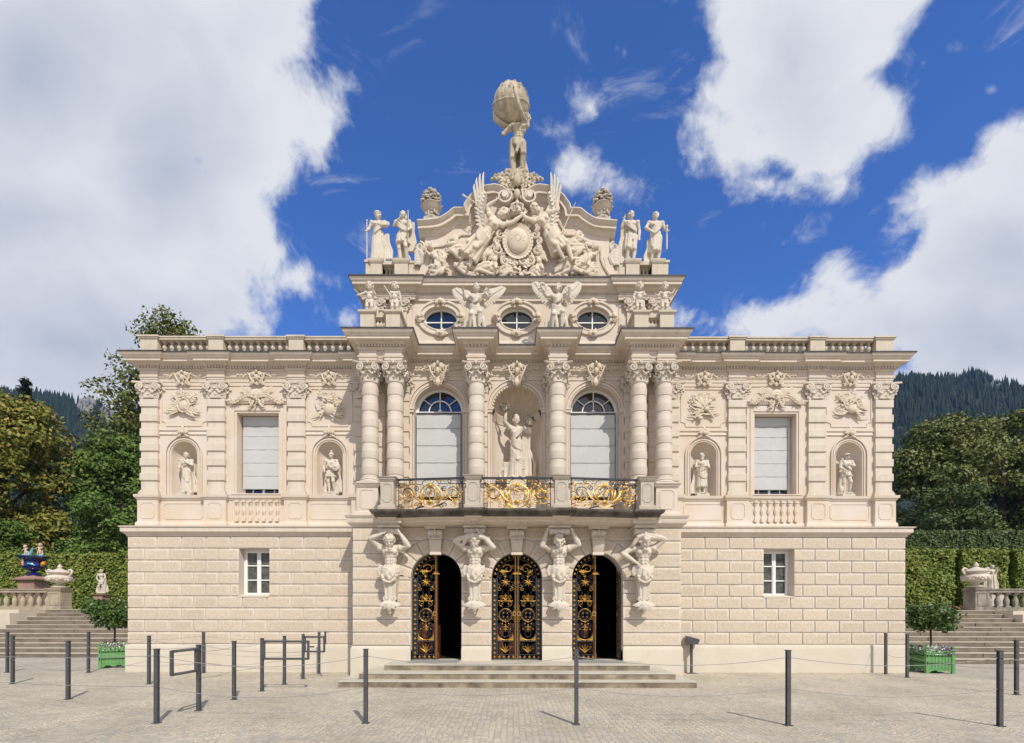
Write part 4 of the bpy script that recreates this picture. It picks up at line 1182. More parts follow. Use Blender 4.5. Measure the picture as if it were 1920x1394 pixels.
for cx in (-2.02, 2.02): m.box(cx-.62, cx+.62, -1.55, YL+.1, .394, .398)
for i_, cx in enumerate((-2.02, 2.02)):
    q = MB(); q.box(cx-.6, cx+.6, -1.5, YL-.02, .394, .402)
    tag(q.build('doormat', nmat('grey_mat%d' % i_, (.25,.25,.24), .95), None, 0), 'thin grey mat on the landing before the %s open gate' % ('left' if cx < 0 else 'right'), 'doormat', 'grey mats before the open gates')

# ------------------------------------------------------------------ balcony
bc = empty('balcony'); bc.parent = palace
def bal_curve(x):     # front edge of the railing between the pedestals
    ax = abs(x)
    if ax <= 1.033: return -1.62
    t = (ax-1.033)/(3.11-1.033); return -1.62+.20*(t*t*(3-2*t))-.07*sin(pi*t)
def slab_path(off, zo=0):
    P = []
    xs = [-3.40, -3.40, -2.84]; 
    P = [(-3.36, YL-.0), (-3.36, -1.56), (-2.86, -1.56), (-2.86, bal_curve(-2.86))]
    for i in range(1, 8): x = -2.86+(2.86-1.25)*i/8; P.append((x, bal_curve(x)))
    P += [(-1.26, bal_curve(-1.26)), (-1.26, -1.77), (-.80, -1.77), (-.80, -1.66)]
    R_ = [(-x, y) for x, y in reversed(P)]
    return P+R_
SPATH = slab_path(0)
m = MB()
sweep(m, SPATH, [(-.02,3.855),(.01,3.86),(.02,3.865),(.03,3.915),(.06,3.93),(.085,3.94),(.10,3.955),(.115,3.985),(.115,4.012),(.09,4.022),(-.01,4.024)])
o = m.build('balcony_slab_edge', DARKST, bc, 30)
m = MB(); m.hprism([p for p in SPATH], 3.862, 4.020); m.hprism([(-3.35,YL+.01),(-3.35,-.3),(-3.35,-.002),(3.35,-.002),(3.35,YL+.01)], 4.0, 4.021); m.build('balcony_floor', STEPM, bc, 0)
m = MB()
sweep(m, [(x, y+.03) for x, y in SPATH], [(-.35,3.72),(-.28,3.725),(-.24,3.75),(-.14,3.765),(-.12,3.80),(-.05,3.82),(-.02,3.858)])
for c in COLX[1:]:
    for s in (-1,1):
        x = s*c; m.hprism([(x-.30,YL-.05),(x-.34,-1.42),(x+.34,-1.42),(x+.30,YL-.05)], 3.745, 3.86)
m.hprism([(x*.995, min(y+.33, YL)) for x, y in SPATH], 3.728, 3.863)
m.build('balcony_soffit', TRIM, bc, 30)
bp = pedestal(.155, 4.024, 4.81, WEATH, -.155, .155)
bpo = bp.build('balcony_pedestal', WEATH, bc)
for i, (x, y) in enumerate(((-3.09,-1.37),(-1.04,-1.53),(1.04,-1.53),(3.09,-1.37))):
    o = bpo if i == 0 else cpy(bpo, bc, deep=False); o.location = (x, y, 0)
# side railings are plain bars back to the column pedestals
def railing(x0, x1, kind):
    """curved wrought iron railing: build flat in (u,z), then bend along bal_curve"""
    m = MB(.55); W = x1-x0; c = W/2; z0, z1 = 4.06, 4.76; I, G = 0, 1
    zc = (z0+z1)/2
    m.box(0, W, -.035, .035, z1, z1+.04); m.tube([(0,0,z0+.0),(W,0,z0+.0)], .012, 5)
    m.tube([(0,0,z1-.11),(c-.28,0,z1-.11),(c-.2,0,z1-.11)], .009, 4); m.tube([(c+.2,0,z1-.11),(W,0,z1-.11)], .009, 4)
    m.tube([(c+.2*cos(a),0,z1-.11+.12*sin(a)) for a in [pi*t/8 for t in range(9)]], .010, 5)
    for x in (.05, W-.05): m.tube([(x,0,z0),(x,0,z1)], .010, 4)
    for t in (.22, .78): m.tube([(t*W+.035*cos(a),0,z1-.055+.045*sin(a)) for a in [2*pi*k/10 for k in range(11)]], .009, 4)
    # gold medallion: two large leaf scrolls rising from the bottom centre
    for q in (-1, 1):
        big = .30 if kind else .26
        pts = [(c+q*big*sin(a)*(1 if a < 2.2 else .95), -.015, z0+.30-.28*cos(a)) for a in [pi*t/14*.93+.1 for t in range(15)]]
        m.tube(pts, [.012+.022*sin(pi*t/14)**.6 for t in range(15)], 6, G, flat=.7)
        m.tube([(c+q*.17*sin(a), -.02, z0+.30-.22*cos(a)) for a in [pi*t/10 for t in range(11)]], .014, 5, G)
        # side acanthus sweeping out
        for k, (L, a0, w) in enumerate(((.42, .35, .05), (.34, .15, .045), (.30, .62, .04), (.24, .9, .035))):
            m.leaf((c+q*.14, z0+.12+.03*k), (a0 if q > 0 else pi-a0), L, w, -.02, curl=q*.5, mi=G, dy=.03)
        # outer C scrolls black with gold inside
        m.spiral(c+q*(W*.34), zc+.02, 0, .20, 1.3, (pi/2 if kind else -pi/2), q*(1 if kind else -1), .013, n=5, r1=.2)
        m.spiral(c+q*(W*.34), zc+.0, -.02, .15, 1.35, (pi/2 if kind else -pi/2), q*(1 if kind else -1), .024, n=6, r1=.2, mi=G, th1=.01)
        m.spiral(c+q*(W*.44), z1-.14, 0, .065, 1.5, pi/2, -q, .011, n=4); m.spiral(c+q*(W*.44), z0+.08, 0, .065, 1.5, -pi/2, q, .011, n=4)
        m.spiral(c+q*(W*.20), z1-.22, 0, .07, 1.4, pi, q, .012, n=4); m.spiral(c+q*(W*.16), z0+.08, 0, .06, 1.4, 0, -q, .011, n=4)
        for k in range(7):
            a = 2*pi*k/7; m.leaf((c+q*W*.34+.16*cos(a), zc+.16*sin(a)), a+.5, .08, .032, -.02, mi=G)
        for k in range(4): m.leaf((c+q*(W*.43), zc-.15+.09*k), (pi*.5-q*.6), .10, .028, -.015, mi=G)
        for k in range(5): m.ell((c+q*(.10+.085*k), -.015, z1-.055), (.026,.012,.014), 6, 4, G)
        m.leaf((c+q*.1, z0+.05), (.1 if q > 0 else pi-.1), .3, .03, -.01, mi=(G if kind else I))
        m.spiral(c+q*.30, z0+.085, -.01, .05, 1.2, pi/2, q, .014, n=5, mi=G)
    for k in range(9):
        a = pi*(.05+.9*k/8); m.leaf((c, z1-.17), a, .10, .03, -.03, mi=G, curl=0)
    m.ell((c,-.03,z1-.15), (.05,.03,.045), 8, 6, G); m.ell((c,-.03,z0+.16), (.06,.035,.055), 8, 6, G)
    for k in range(7): a = -pi*(.05+.9*k/6); m.leaf((c, z0+.16), a, .09, .03, -.03, mi=G, curl=0)
    rr_ = random.Random(7+kind)
    for k in range(60):
        x = rr_.uniform(.08, W-.08); z = rr_.uniform(z0+.05, z1-.15); g_ = rr_.random() < .6
        m.spiral(x, z, rr_.uniform(-.02,.01), rr_.uniform(.03,.06), rr_.uniform(.8,1.4), rr_.uniform(0,6), rr_.choice((-1,1)), .014 if g_ else .007, n=4, mi=G if g_ else I, steps=9)
    for k in range(95):
        x = rr_.uniform(.06, W-.06); z = rr_.uniform(z0+.04, z1-.10); m.leaf((x, z), rr_.uniform(0,6.28), rr_.uniform(.05,.10), .032, -.015, curl=rr_.uniform(-.8,.8), mi=G)
    if kind:
        for k in range(6): a = k*pi/3; m.spiral(c+.09*cos(a), zc+.01+.10*sin(a), -.01, .045, 1.2, a, 1 if k % 2 else -1, .010, n=4, mi=G)
    else:
        m.tube([(c,-.02,z0+.2),(c-.03,-.03,zc),(c+.03,-.03,zc+.08),(c,-.02,z1-.2)], [.02,.035,.03,.01], 5, G)
        for q in (-1, 1): m.tube([(c+q*.11*sin(a),0,zc+.03-.15*cos(a)) for a in [pi*t/8 for t in range(9)]], .009, 4)
        for k in range(5): m.leaf((c, zc-.02), .3+k*.6, .09, .03, -.02, mi=G)
    m.v = [(x0+u, y+ybc(x0+u), z) for u, y, z in m.v]
    return m
def ybc(x): return bal_curve(x)+.09
part('railing', railing(-2.90, -1.24, 0), [IRON, GOLD], bc); part('railing', railing(-.84, .84, 1), [IRON, GOLD], bc); part('railing', railing(1.24, 2.90, 0), [IRON, GOLD], bc)
m = MB()
for s in (-1, 1):
    m.box(min(s*3.04,s*3.10), max(s*3.04,s*3.10), -1.2, -.9, 4.77, 4.81)
    for k in range(3): m.tube([(s*3.07,-1.18+.1*k,4.03),(s*3.07,-1.18+.1*k,4.78)], .01, 4)
part('side_railing', m, IRON, bc)
# ------------------------------------------------------------------ stucco ornament
def ribbon(m, pts, w, mi=0, flat=.5):
    k = len(pts); m.tube(pts, [w*(.5+.5*sin(pi*i/(k-1))**.5) for i in range(k)], 6, mi, flat=flat)
def frieze_cartouche(seed=0, small=False):      # centred at the origin, front = -y, about 1 m wide
    m = MB(); r = random.Random(seed)
    m.ell((0,-.05,-.0), (.055,.06,.085)); m.ell((0,-.07,.155), (.04,.05,.035)); m.ell((0,-.05,.205), (.022,.03,.025), 8, 5)
    for q in (-1, 1):
        m.spiral(q*.11, .045, -.03, .095, 1.35, pi/2 if q > 0 else pi/2, -q, .026, n=6, th1=.012)
        m.spiral(q*.10, -.10, -.03, .06, 1.2, -pi/2, q, .022, n=6, th1=.012)
        m.tube([(q*.03,-.03,-.17),(q*.10,-.04,-.12),(q*.17,-.04,.0),(q*.20,-.05,.10),(q*.25,-.04,.14)], [.012,.024,.026,.022,.012], 6)
        for k, a in enumerate((.5, .9, 1.3)): m.leaf((q*.03,.08), (a if q > 0 else pi-a), .13, .04, -.03, curl=q*-.3, dy=.02)
        for k, a in enumerate((-.5, -.95)): m.leaf((q*.08,-.12), (a if q > 0 else pi-a), .12, .035, -.02, curl=q*.5, dy=.01)
        # side tendrils
        pts = [(q*(.16+.045*i), -.025-.01*sin(i), .075+.022*sin(i*1.3)) for i in range(9)]
        m.tube(pts, [.020-.0012*i for i in range(9)], 5)
        for i in range(1, 8): m.leaf((pts[i][0], pts[i][2]), (pi/2-q*.9) if i % 2 else (-pi/2+q*.9), .055, .028, -.02, curl=q*-.5)
        m.spiral(q*.50, .095, -.02, .03, 1, -pi/2, q, .012, n=5); m.spiral(q*.30, .11, -.02, .03, 1, -pi/2, q, .014, n=5)
    m.leaf((0,-.08), -pi/2, .12, .05, -.03, curl=0)
    for i in range(5): m.ell((r.uniform(-.08,.08), -.07, -.10+i*.03), .018, 6, 4)
    return m
def window_cartouche(seed=0):
    m = MB(); r = random.Random(seed)
    for k in range(9):
        a = pi*(.08+.84*k/8); m.leaf((0,.02), a, .18, .05, -.03, curl=0, dy=.03)
    m.ell((0,-.05,.02), (.07,.06,.06)); m.ell((0,-.06,-.06), (.05,.05,.07))
    for q in (-1, 1):
        pts = [(q*(.05+.075*i), -.03, -.10+.13*sin(pi*min(1,(i+1)/7.5))-.012*i) for i in range(10)]
        m.tube(pts, [.036-.002*i for i in range(10)], 6); m.tube([(x, y-.02, z+.04) for x,y,z in pts[:8]], .018, 5)
        m.spiral(q*.70, -.13, -.03, .055, 1.2, pi/2, q, .020, n=6)
        for i in range(1, 9):
            m.leaf((pts[i][0], pts[i][2]), pi/2-q*(.2+.08*i), .10, .045, -.03, curl=q*-.9, dy=.02)
            m.ell((pts[i][0]+r.uniform(-.02,.02), -.06, pts[i][2]-.03), r.uniform(.018,.03), 6, 4)
        for k, (L, a, c) in enumerate(((.30,.95,-.5),(.40,.62,-.2),(.36,.42,.1),(.24,1.2,-.4))):
            m.leaf((q*.10,.08), (a if q > 0 else pi-a), L, .035, -.025, curl=q*c, dy=.02)
        m.spiral(q*.13, -.17, -.03, .07, 1.3, pi/2, -q, .026, n=6); m.tube([(q*.05,-.03,-.08),(q*.10,-.05,-.22),(q*.16,-.04,-.30),(q*.25,-.03,-.31)], [.02,.034,.028,.01], 6)
        m.leaf((q*.06,-.27), (-.2 if q > 0 else pi+.2), .16, .03, -.02, curl=q*.6)
    for i in range(6): m.ell((r.uniform(-.05,.05), -.07, -.28+i*.05), r.uniform(.02,.032), 7, 5)
    return m
def palmette():
    m = MB()
    for k in range(7):
        a = pi*(.14+.72*k/6); L = .24 if k in (2,4) else (.27 if k == 3 else .2)
        m.leaf((0,-.06), a, L*.85, .045, -.02, curl=(-.35 if k < 3 else (.35 if k > 3 else 0)), dy=.02)
    m.ell((0,-.05,-.05), (.045,.04,.05))
    for q in (-1, 1):
        m.spiral(q*.055, -.10, -.02, .045, 1.1, pi/2, -q, .016, n=5); m.leaf((q*.04,-.12), (.0 if q > 0 else pi), .15, .03, -.015, curl=q*-.4)
    return m
def trophy(seed):
    m = MB(); r = random.Random(seed)
    # crossing sheaves / implements
    for i in range(9):         # long blades sweeping out low on both sides
        q = r.choice((-1, 1)); m.leaf((r.uniform(-.06,.06), r.uniform(-.16,-.02)), (-.25 if q > 0 else pi+.25)+r.uniform(-.6,.3)*q, r.uniform(.30,.44), .022, -.02-r.random()*.02, curl=q*r.uniform(.2,.8), dy=.02)
    for i in range(15):        # leafy sprays
        q = r.choice((-1, 1)); x0 = r.uniform(-.16,.16); z0 = r.uniform(-.18,.2); a = (.4 if q > 0 else pi-.4)+r.uniform(-.9,.9); L = r.uniform(.14,.26)
        m.leaf((x0, z0), a, L, .014, -.02, curl=r.uniform(-.8,.8), dy=.02)
        for k in range(5):
            t = .25+.17*k; x, z = x0+L*t*cos(a), z0+L*t*sin(a)
            m.leaf((x, z), a+(1 if k % 2 else -1)*r.uniform(.6,1.2), .075, .03, -.03, dy=.015)
    # central object per trophy
    kind = seed % 4
    if kind == 0:
        m.ell((.02,-.04,.03), (.10,.05,.14), R=Matrix.Rotation(.5,3,'Y')); m.tube([(.02+.13*cos(a),-.06,.03+.17*sin(a)) for a in [2*pi*t/16 for t in range(17)]], .02, 5)
        m.tube([(-.3,-.03,-.2),(0,-.07,.05),(.3,-.04,.32)], .016, 6); m.tube([(-.22,-.03,.28),(0,-.07,.02),(.26,-.04,-.24)], .016, 6)
    elif kind == 1:
        m.lathe([(.02,-.2),(.10,-.17),(.13,-.05),(.10,.06),(.06,.08),(.10,.12)], (0,-.03,0), 12, sy=.5); m.tube([(-.2,-.03,-.25),(0,-.06,.1),(.1,-.04,.34)], .018, 6)
        for i in range(10): m.ell((r.uniform(-.1,.1),-.07,.16+r.uniform(-.05,.08)), r.uniform(.025,.04), 7, 5)
    elif kind == 2:
        for q in (-1, 1): m.tube([(q*.28,-.03,.30),(0,-.07,.02),(-q*.22,-.04,-.26)], [.012,.02,.026], 6)
        for i in range(12): m.leaf((0,-.02), pi*r.uniform(.1,.9), .3, .035, -.04, curl=r.uniform(-.4,.4), dy=.03)
        m.ell((.05,-.05,-.05), (.07,.05,.05)); m.ell((-.09,-.05,-.27), (.06,.05,.05))
    else:
        m.ell((.03,-.05,-.04), (.12,.06,.10)); m.tube([(.0,-.06,.05),(.12,-.06,.2),(.25,-.05,.3)], .018, 6); m.tube([(-.25,-.04,.22),(.1,-.07,-.1),(.24,-.04,-.3)], [.012,.022,.012], 6)
        m.tube([(-.10,-.06,-.05),(-.16,-.06,.12),(-.08,-.06,.2)], .018, 6)
        for i in range(9): m.leaf((.18,.0), r.uniform(-.6,1.2), .22, .03, -.05, curl=r.uniform(-.3,.3), dy=.03)
    # ribbon bow on top
    for q in (-1, 1):
        ribbon(m, [(0,-.03,.27),(q*.06,-.06,.34),(q*.13,-.05,.33),(q*.10,-.04,.27),(0,-.04,.26)], .024)
        ribbon(m, [(q*.02,-.03,.28),(q*.14,-.04,.24),(q*.22,-.03,.30),(q*.30,-.03,.25)], .020)
        ribbon(m, [(q*.02,-.03,.1),(q*.12,-.06,.16),(q*.16,-.05,.04),(q*.26,-.04,.10)], .026)
    for i in range(12): m.ell((r.uniform(-.2,.2),-.045,r.uniform(-.1,.22)), r.uniform(.018,.036), 7, 5)
    return m
def keystone_console():
    m = MB()
    m.prism([(-.25,.33),(.25,.33),(.27,.38),(-.27,.38)], -.24, .05)
    m.prism([(-.22,.30),(.22,.30),(.25,.33),(-.25,.33)], -.20, .05)
    for q in (-1, 1): m.lathe([(.03,-.085),(.085,-.08),(.10,-.03),(.09,0),(.10,.03),(.085,.08),(.03,.085)], (0,0,0), 12, M=Matrix.Translation((q*.095,-.10,.20)) @ Matrix.Rotation(pi/2,4,'Y'))
    m.ell((0,-.18,.21), (.03,.05,.10)); 
    v = []
    for i in range(9):
        t = i/8; z = .14-.42*t; d = .12+.05*sin(pi*t)-.06*t; w = .165-.04*t
        v += [(-w,-d,z),(-w*.45,-d-.02,z),(0,-d-.01,z),(w*.45,-d-.02,z),(w,-d,z),(w,.04,z),(-w,.04,z)]
    f = [(i*7+j,i*7+(j+1)%7,(i+1)*7+(j+1)%7,(i+1)*7+j) for i in range(8) for j in range(7)]+[tuple(range(7)),tuple(range(56,63))]
    m.add(v, f)
    for q in (-1, 1): m.tube([(q*.15,-.14,.16),(q*.16,-.16,.10),(q*.08,-.19,.04),(0,-.2,.07)], [.02,.025,.022,.02], 6)
    m.box(-.14,.14,-.10,.05,-.34,-.27)
    return m
def volute_cluster():   # shell-like ornament of the oval frames
    m = MB()
    m.ell((0,-.05,0), (.05,.05,.05))
    for k in range(5): a = pi*(.1+.8*k/4); m.leaf((0,-.03), a, .12, .05, -.03, curl=0, dy=.02)
    for q in (-1, 1): m.spiral(q*.07, -.02, -.03, .05, 1.2, pi/2, -q, .018, n=6); m.leaf((q*.02,-.04), (-.9 if q > 0 else pi+.9), .10, .035, -.02)
    return m
def place(mb_or_obj, name, mat, locs, rots=None, scales=None, parent=None):
    o0 = mb_or_obj.build(name, mat, parent or palace, 50)
    for i, l in enumerate(locs):
        o = o0 if i == 0 else cpy(o0, parent or palace, deep=False)
        o.location = l
        if rots: o.rotation_euler = rots[i]
        if scales: o.scale = scales[i]
    return o0
place(frieze_cartouche(), 'frieze_cartouche', RELIEF, [(s*x, YW-.05, 7.99) for s in (-1,1) for x in NX]+[(s*WX, YW-.05, 8.0) for s in (-1,1)], scales=[(1,1,1)]*4+[(1.05,1,1)]*2)
place(frieze_cartouche(2), 'arch_cartouche', RELIEF, [(x, -.10, 7.97) for x in (-2.09,0,2.09)], scales=[(1.15,1.5,1.25)]*3)
m = MB()
m.prism([(-.10,-.10),(.10,-.10),(.15,.16),(-.15,.16)], -.12, .02)
for q in (-1, 1): m.spiral(q*.07,-.02,-.13,.05,1.2,pi/2,-q,.018,n=5)
m.leaf((0,.05), -pi/2, .2, .07, -.13, curl=0, dy=.03)
place(m, 'arch_keystone', RELIEF, [(x, -.02, 7.74) for x in (-2.09,0,2.09)])
place(window_cartouche(), 'window_cartouche', RELIEF, [(s*WX, YW-.07, 7.50) for s in (-1,1)])
place(palmette(), 'palmette', RELIEF, [(s*x, YW-.05, 6.56) for s in (-1,1) for x in NX])
for i, (x, sd) in enumerate(((-NX[0],4),(-NX[1],5),(NX[1],6),(NX[0],7))):
    place(trophy(sd), 'relief_trophy', RELIEF, [(x, YW-.02, 7.21)], scales=[(1.22,1.2,1.12)])
place(keystone_console(), 'keystone_console', TRIM, [(x, YL-.02, 3.36) for x in (-2.02,0,2.02)], scales=[(1,1,.98)]*3)
L_ = []; R_ = []
for cx, cz, rx, rz in OV:
    L_ += [(cx,-.03,cz+rz+.10),(cx,-.03,cz-rz-.13),(cx-rx-.12,-.03,cz),(cx+rx+.12,-.03,cz)]; R_ += [(0,0,0),(0,pi,0),(0,-pi/2,0),(0,pi/2,0)]
place(volute_cluster(), 'oval_ornament', RELIEF, L_, R_, [(1.15,1.2,1.15)]*len(L_))

# ------------------------------------------------------------------ figures
def V(*a): return Vector(a)
class Fig:
    """figure in body units (height 1, feet at z 0, facing -y); everything fused to one skin by the voxel remesh"""
    def __init__(s, seed=0): s.m = MB(); s.r = random.Random(seed)
    def c(s, a, b, ra, rb=None, n=9): s.m.cap(a, b, ra, rb if rb is not None else ra, n)
    def e(s, c, r, n=10, k=7): s.m.ell(c, r, n, k)
    def head(s, p, turn=0, hair='curly', beard=False, size=1, tilt=0):
        m = MB(); q = size
        m.ell((0,0,.0), (.047*q,.058*q,.062*q), 12, 9); m.ell((0,-.022*q,-.030*q), (.036*q,.036*q,.040*q), 10, 7)
        m.tube([(0,-.056*q,.018*q),(0,-.066*q,-.004*q),(0,-.072*q,-.012*q)], [.007*q,.009*q,.011*q], 6)
        m.ell((0,-.052*q,.022*q), (.034*q,.011*q,.008*q), 8, 5)
        for w in (-1, 1): m.ell((w*.017*q,-.050*q,.007*q), (.009*q,.007*q,.006*q), 6, 5); m.ell((w*.022*q,-.045*q,-.018*q), (.014*q,.012*q,.014*q), 7, 5); m.ell((w*.048*q,.0,-.002*q), (.008*q,.012*q,.017*q), 6, 5)
        m.ell((0,-.058*q,-.031*q), (.014*q,.008*q,.004*q), 7, 4); m.ell((0,-.056*q,-.038*q), (.012*q,.008*q,.004*q), 7, 4); m.ell((0,-.050*q,-.056*q), (.014*q,.012*q,.011*q), 7, 5)
        R = s.r
        if hair in ('curly', 'long', 'bun', 'wreath'):
            for i in range(46):
                a = R.uniform(0, 2*pi); b = R.uniform(-.35, 1.45)
                x, y, z = cos(a)*cos(b), sin(a)*cos(b), sin(b)
                if y < -.45 and z < .45: continue
                m.ell((x*.052*q, y*.062*q+.004*q, z*.066*q+.004*q), R.uniform(.012,.019)*q, 6, 4)
        if hair == 'long':
            for w in (-1, 1): m.tube([(w*.045*q,.02*q,.0),(w*.056*q,.02*q,-.05*q),(w*.05*q,.0,-.10*q)], [.018*q,.022*q,.012*q], 6)
        if hair == 'bun': m.ell((0,.0,.078*q), (.03*q,.03*q,.022*q)); m.ell((0,.065*q,.0), .028*q)
        if hair == 'wreath':
            for i in range(16): a = 2*pi*i/16; m.ell((.055*q*cos(a), .062*q*sin(a), .035*q+.012*q*(i % 2)), (.016*q,.012*q,.018*q), 6, 4)
        if hair == 'helmet':
            m.ell((0,.006*q,.022*q), (.056*q,.066*q,.058*q), 12, 8); m.lathe([(.058*q,0),(.074*q,.004*q),(.058*q,.012*q)], (0,0,.012*q), 14)
            m.tube([(0,-.035*q,.085*q),(0,.01*q,.115*q),(0,.06*q,.09*q),(0,.085*q,.03*q)], [.018*q,.026*q,.026*q,.014*q], 7)
        if hair == 'hat':
            m.lathe([(.02*q,.074*q),(.05*q,.066*q),(.055*q,.03*q),(.10*q,.018*q),(.104*q,.026*q),(.06*q,.04*q)], (0,0,0), 16)
        if beard:
            for i in range(14): m.ell((R.uniform(-.03,.03)*q, -.048*q+R.uniform(-.01,.01)*q, (-.055-R.random()*.04)*q), R.uniform(.012,.018)*q, 6, 4)
        M = Matrix.Translation(p) @ Matrix.Rotation(turn, 4, 'Z') @ Matrix.Rotation(tilt, 4, 'X')
        s.m.add(m.v, m.f, 0, M)
    def hand(s, a, d, size=1, curl=.5, side=1):
        """palm at a, pointing along d, five separate fingers"""
        d = Vector(d).normalized(); up = Vector((0,-1,0)); w = d.cross(up)
        w = w.normalized() if w.length > .1 else Vector((1,0,0)); n = w.cross(d).normalized()
        a = Vector(a); k = .055*size
        s.c(a, a+d*k*.7, .013*size, .015*size)
        for i, (o, L) in enumerate(((-.75,.75),(-.25,.95),(.25,1),(.75,.85))):
            b = a+d*k*.8+w*o*.016*size; m1 = b+d*k*.45*L-n*-.004; m2 = m1+(d*(1-curl)+n*curl)*k*.4*L
            s.c(b, m1, .0058*size, .0052*size, 6); s.c(m1, m2, .0052*size, .0044*size, 6)
        b = a+d*k*.25+w*-side*.014*size; s.c(b, b+(d*.6-w*side*.8).normalized()*k*.6, .0065*size, .0052*size, 6)
    def arm(s, sh, el, ha, ra=.036, hold=False, k=1):
        sh, el, ha = V(*sh), V(*el), V(*ha)
        s.e(sh, ra*1.25*k); s.c(sh, el, ra*k, ra*.78*k); s.c(el, el+(ha-el)*.35, ra*.80*k, ra*.86*k); s.c(el+(ha-el)*.35, ha, ra*.86*k, ra*.5*k)
        s.hand(ha, (ha-el), k*1.0, .5 if not hold else .95)
    def leg(s, hip, kn, an, r=.052, k=1, foot=(0,-1,0)):
        hip, kn, an = V(*hip), V(*kn), V(*an)
        s.c(hip, kn, r*1.12*k, r*.72*k); s.e(kn+V(0,-.008,0), r*.74*k)
        mid = kn+(an-kn)*.33+V(0,.01,0); s.c(kn, mid, r*.68*k, r*.74*k); s.c(mid, an, r*.74*k, r*.42*k)
        f = V(*foot).normalized(); t = an+f*.085*k+V(0,0,-.025*k)
        s.c(an+V(0,0,-.02*k)-f*.015, t, .022*k, .018*k); 
        for q in (-1.5,-.5,.5,1.5): w = f.cross(V(0,0,1)); s.c(t+w*q*.010*k, t+w*q*.011*k+f*.022*k, .008*k, .006*k, 6)
    def torso(s, hip=(0,0,.53), chest=(0,0,.74), neck=(0,0,.84), female=False, k=1, w=1):
        hip, chest, neck = V(*hip), V(*chest), V(*neck)
        s.e(hip, (.088*w*k,.062*k,.062*k)); mid = hip.lerp(chest, .48)
        s.e(mid, (.070*w*k*(0.92 if female else 1),.052*k,.075*k)); s.e(chest, (.093*w*k,.066*k,.085*k)); s.e(chest+V(0,0,.045*k), (.098*w*k,.052*k,.04*k))
        s.c(neck-V(0,-.01,.04*k), neck+V(0,-.0,.03*k), .034*k, .028*k)
        if female:
            for q in (-1, 1): s.e(chest+V(q*.038*k,-.052*k,-.005*k), (.032*k,.030*k,.03*k))
        else:
            for q in (-1, 1):
                s.e(chest+V(q*.042*k,-.050*k,.012*k), (.042*k,.022*k,.032*k))
                for j in range(3): s.e(mid+V(q*.021*k,-.046*k,(.045-.038*j)*k), (.019*k,.014*k,.017*k), 8, 5)
        for q in (-1, 1): s.c(neck+V(q*.02*k,.0,-.01*k), chest+V(q*.09*k,0,.07*k), .026*k, .03*k)
    def fold(s, pts, r0, r1=None):
        r1 = r1 if r1 is not None else r0; k = len(pts); r0 *= 1.05; r1 *= 1.05
        s.m.tube(pts, [r0*(1-i/(k-1))+r1*i/(k-1) for i in range(k)], 7)
    def skirt(s, z0, z1, w0, w1, d0, d1, cx0=0, cx1=0, n=18, jit=.012, gap=None, rr=.017):
        """hanging cloth: a cone with many vertical folds"""
        R = s.r
        s.m.lathe([(1,0)]*1+[(1,1)], n=4) if False else None
        k = 22; v = []
        for j in range(6):
            t = j/5
            for i in range(k):
                a = 2*pi*i/k; v.append((cx0+(cx1-cx0)*t+(w0+(w1-w0)*t)*.82*cos(a), (d0+(d1-d0)*t)*.82*sin(a), z0+(z1-z0)*t))
        f = [(j*k+i, j*k+(i+1)%k, (j+1)*k+(i+1)%k, (j+1)*k+i) for j in range(5) for i in range(k)]+[tuple(range(k)), tuple(range(5*k, 6*k))]
        s.m.add(v, f)
        for i in range(n):
            a = 2*pi*(i+R.uniform(-.25,.25))/n; b = a+R.uniform(-.25,.25); P = []
            for t in (0,.25,.5,.75,1):
                w = w0+(w1-w0)*t; d = d0+(d1-d0)*t; aa = a+(b-a)*t
                P.append((cx0+(cx1-cx0)*t+w*cos(aa)+R.uniform(-jit,jit)*.5, d*sin(aa), z0+(z1-z0)*t))
            s.fold(P, rr*.6, rr*R.uniform(.9,1.5))
    def sash(s, a, b, sag, r, n=4, sp=.022, front=-.07):
        a, b = V(*a), V(*b)
        for i in range(n):
            o = V(0,0,-sp*i); P = []
            for t in (0,.2,.4,.6,.8,1):
                p = a.lerp(b, t)+o; p.z -= sag*sin(pi*t)*(1+.25*i); p.y += front*sin(pi*t)**.6; P.append(p)
            s.fold(P, r*.7, r*.8)
    def cape(s, x0, x1, z0, z1, y, w1=1.0, n=6):
        R = s.r
        for i in range(n):
            t = i/(n-1); xa = x0+(x1-x0)*t; xb = xa+(t-.5)*.10*w1
            s.fold([(xa,y,z0),(xa+R.uniform(-.01,.01),y+.015,(z0*2+z1)/3),(xb+R.uniform(-.015,.015),y+.01,(z0+2*z1)/3),(xb,y,z1)], .018, .026)
        s.m.box(min(x0,x1), max(x0,x1), y, y+.02, z1+.02, z0)
    def base(s, w=.14, h=.03): s.m.lathe([(w,-.005),(w,h*.8),(w*.94,h)], n=14, sy=.75)
    def build(s, name, mat, H, parent=None, vox=None, wide=1.12):
        m = MB(); m.v = [(x*H*wide, y*H*wide, z*H) for x, y, z in s.m.v]; m.f = s.m.f; m.m = s.m.m
        o = m.build(name, mat, parent, 0)
        o.data.materials.clear(); o.data.materials.append(mat)
        r = o.modifiers.new('fuse', 'REMESH'); r.mode = 'VOXEL'; r.voxel_size = vox or H*.0078; r.use_smooth_shade = True
        sm = o.modifiers.new('soft', 'SMOOTH'); sm.factor = .2; sm.iterations = 1
        return o
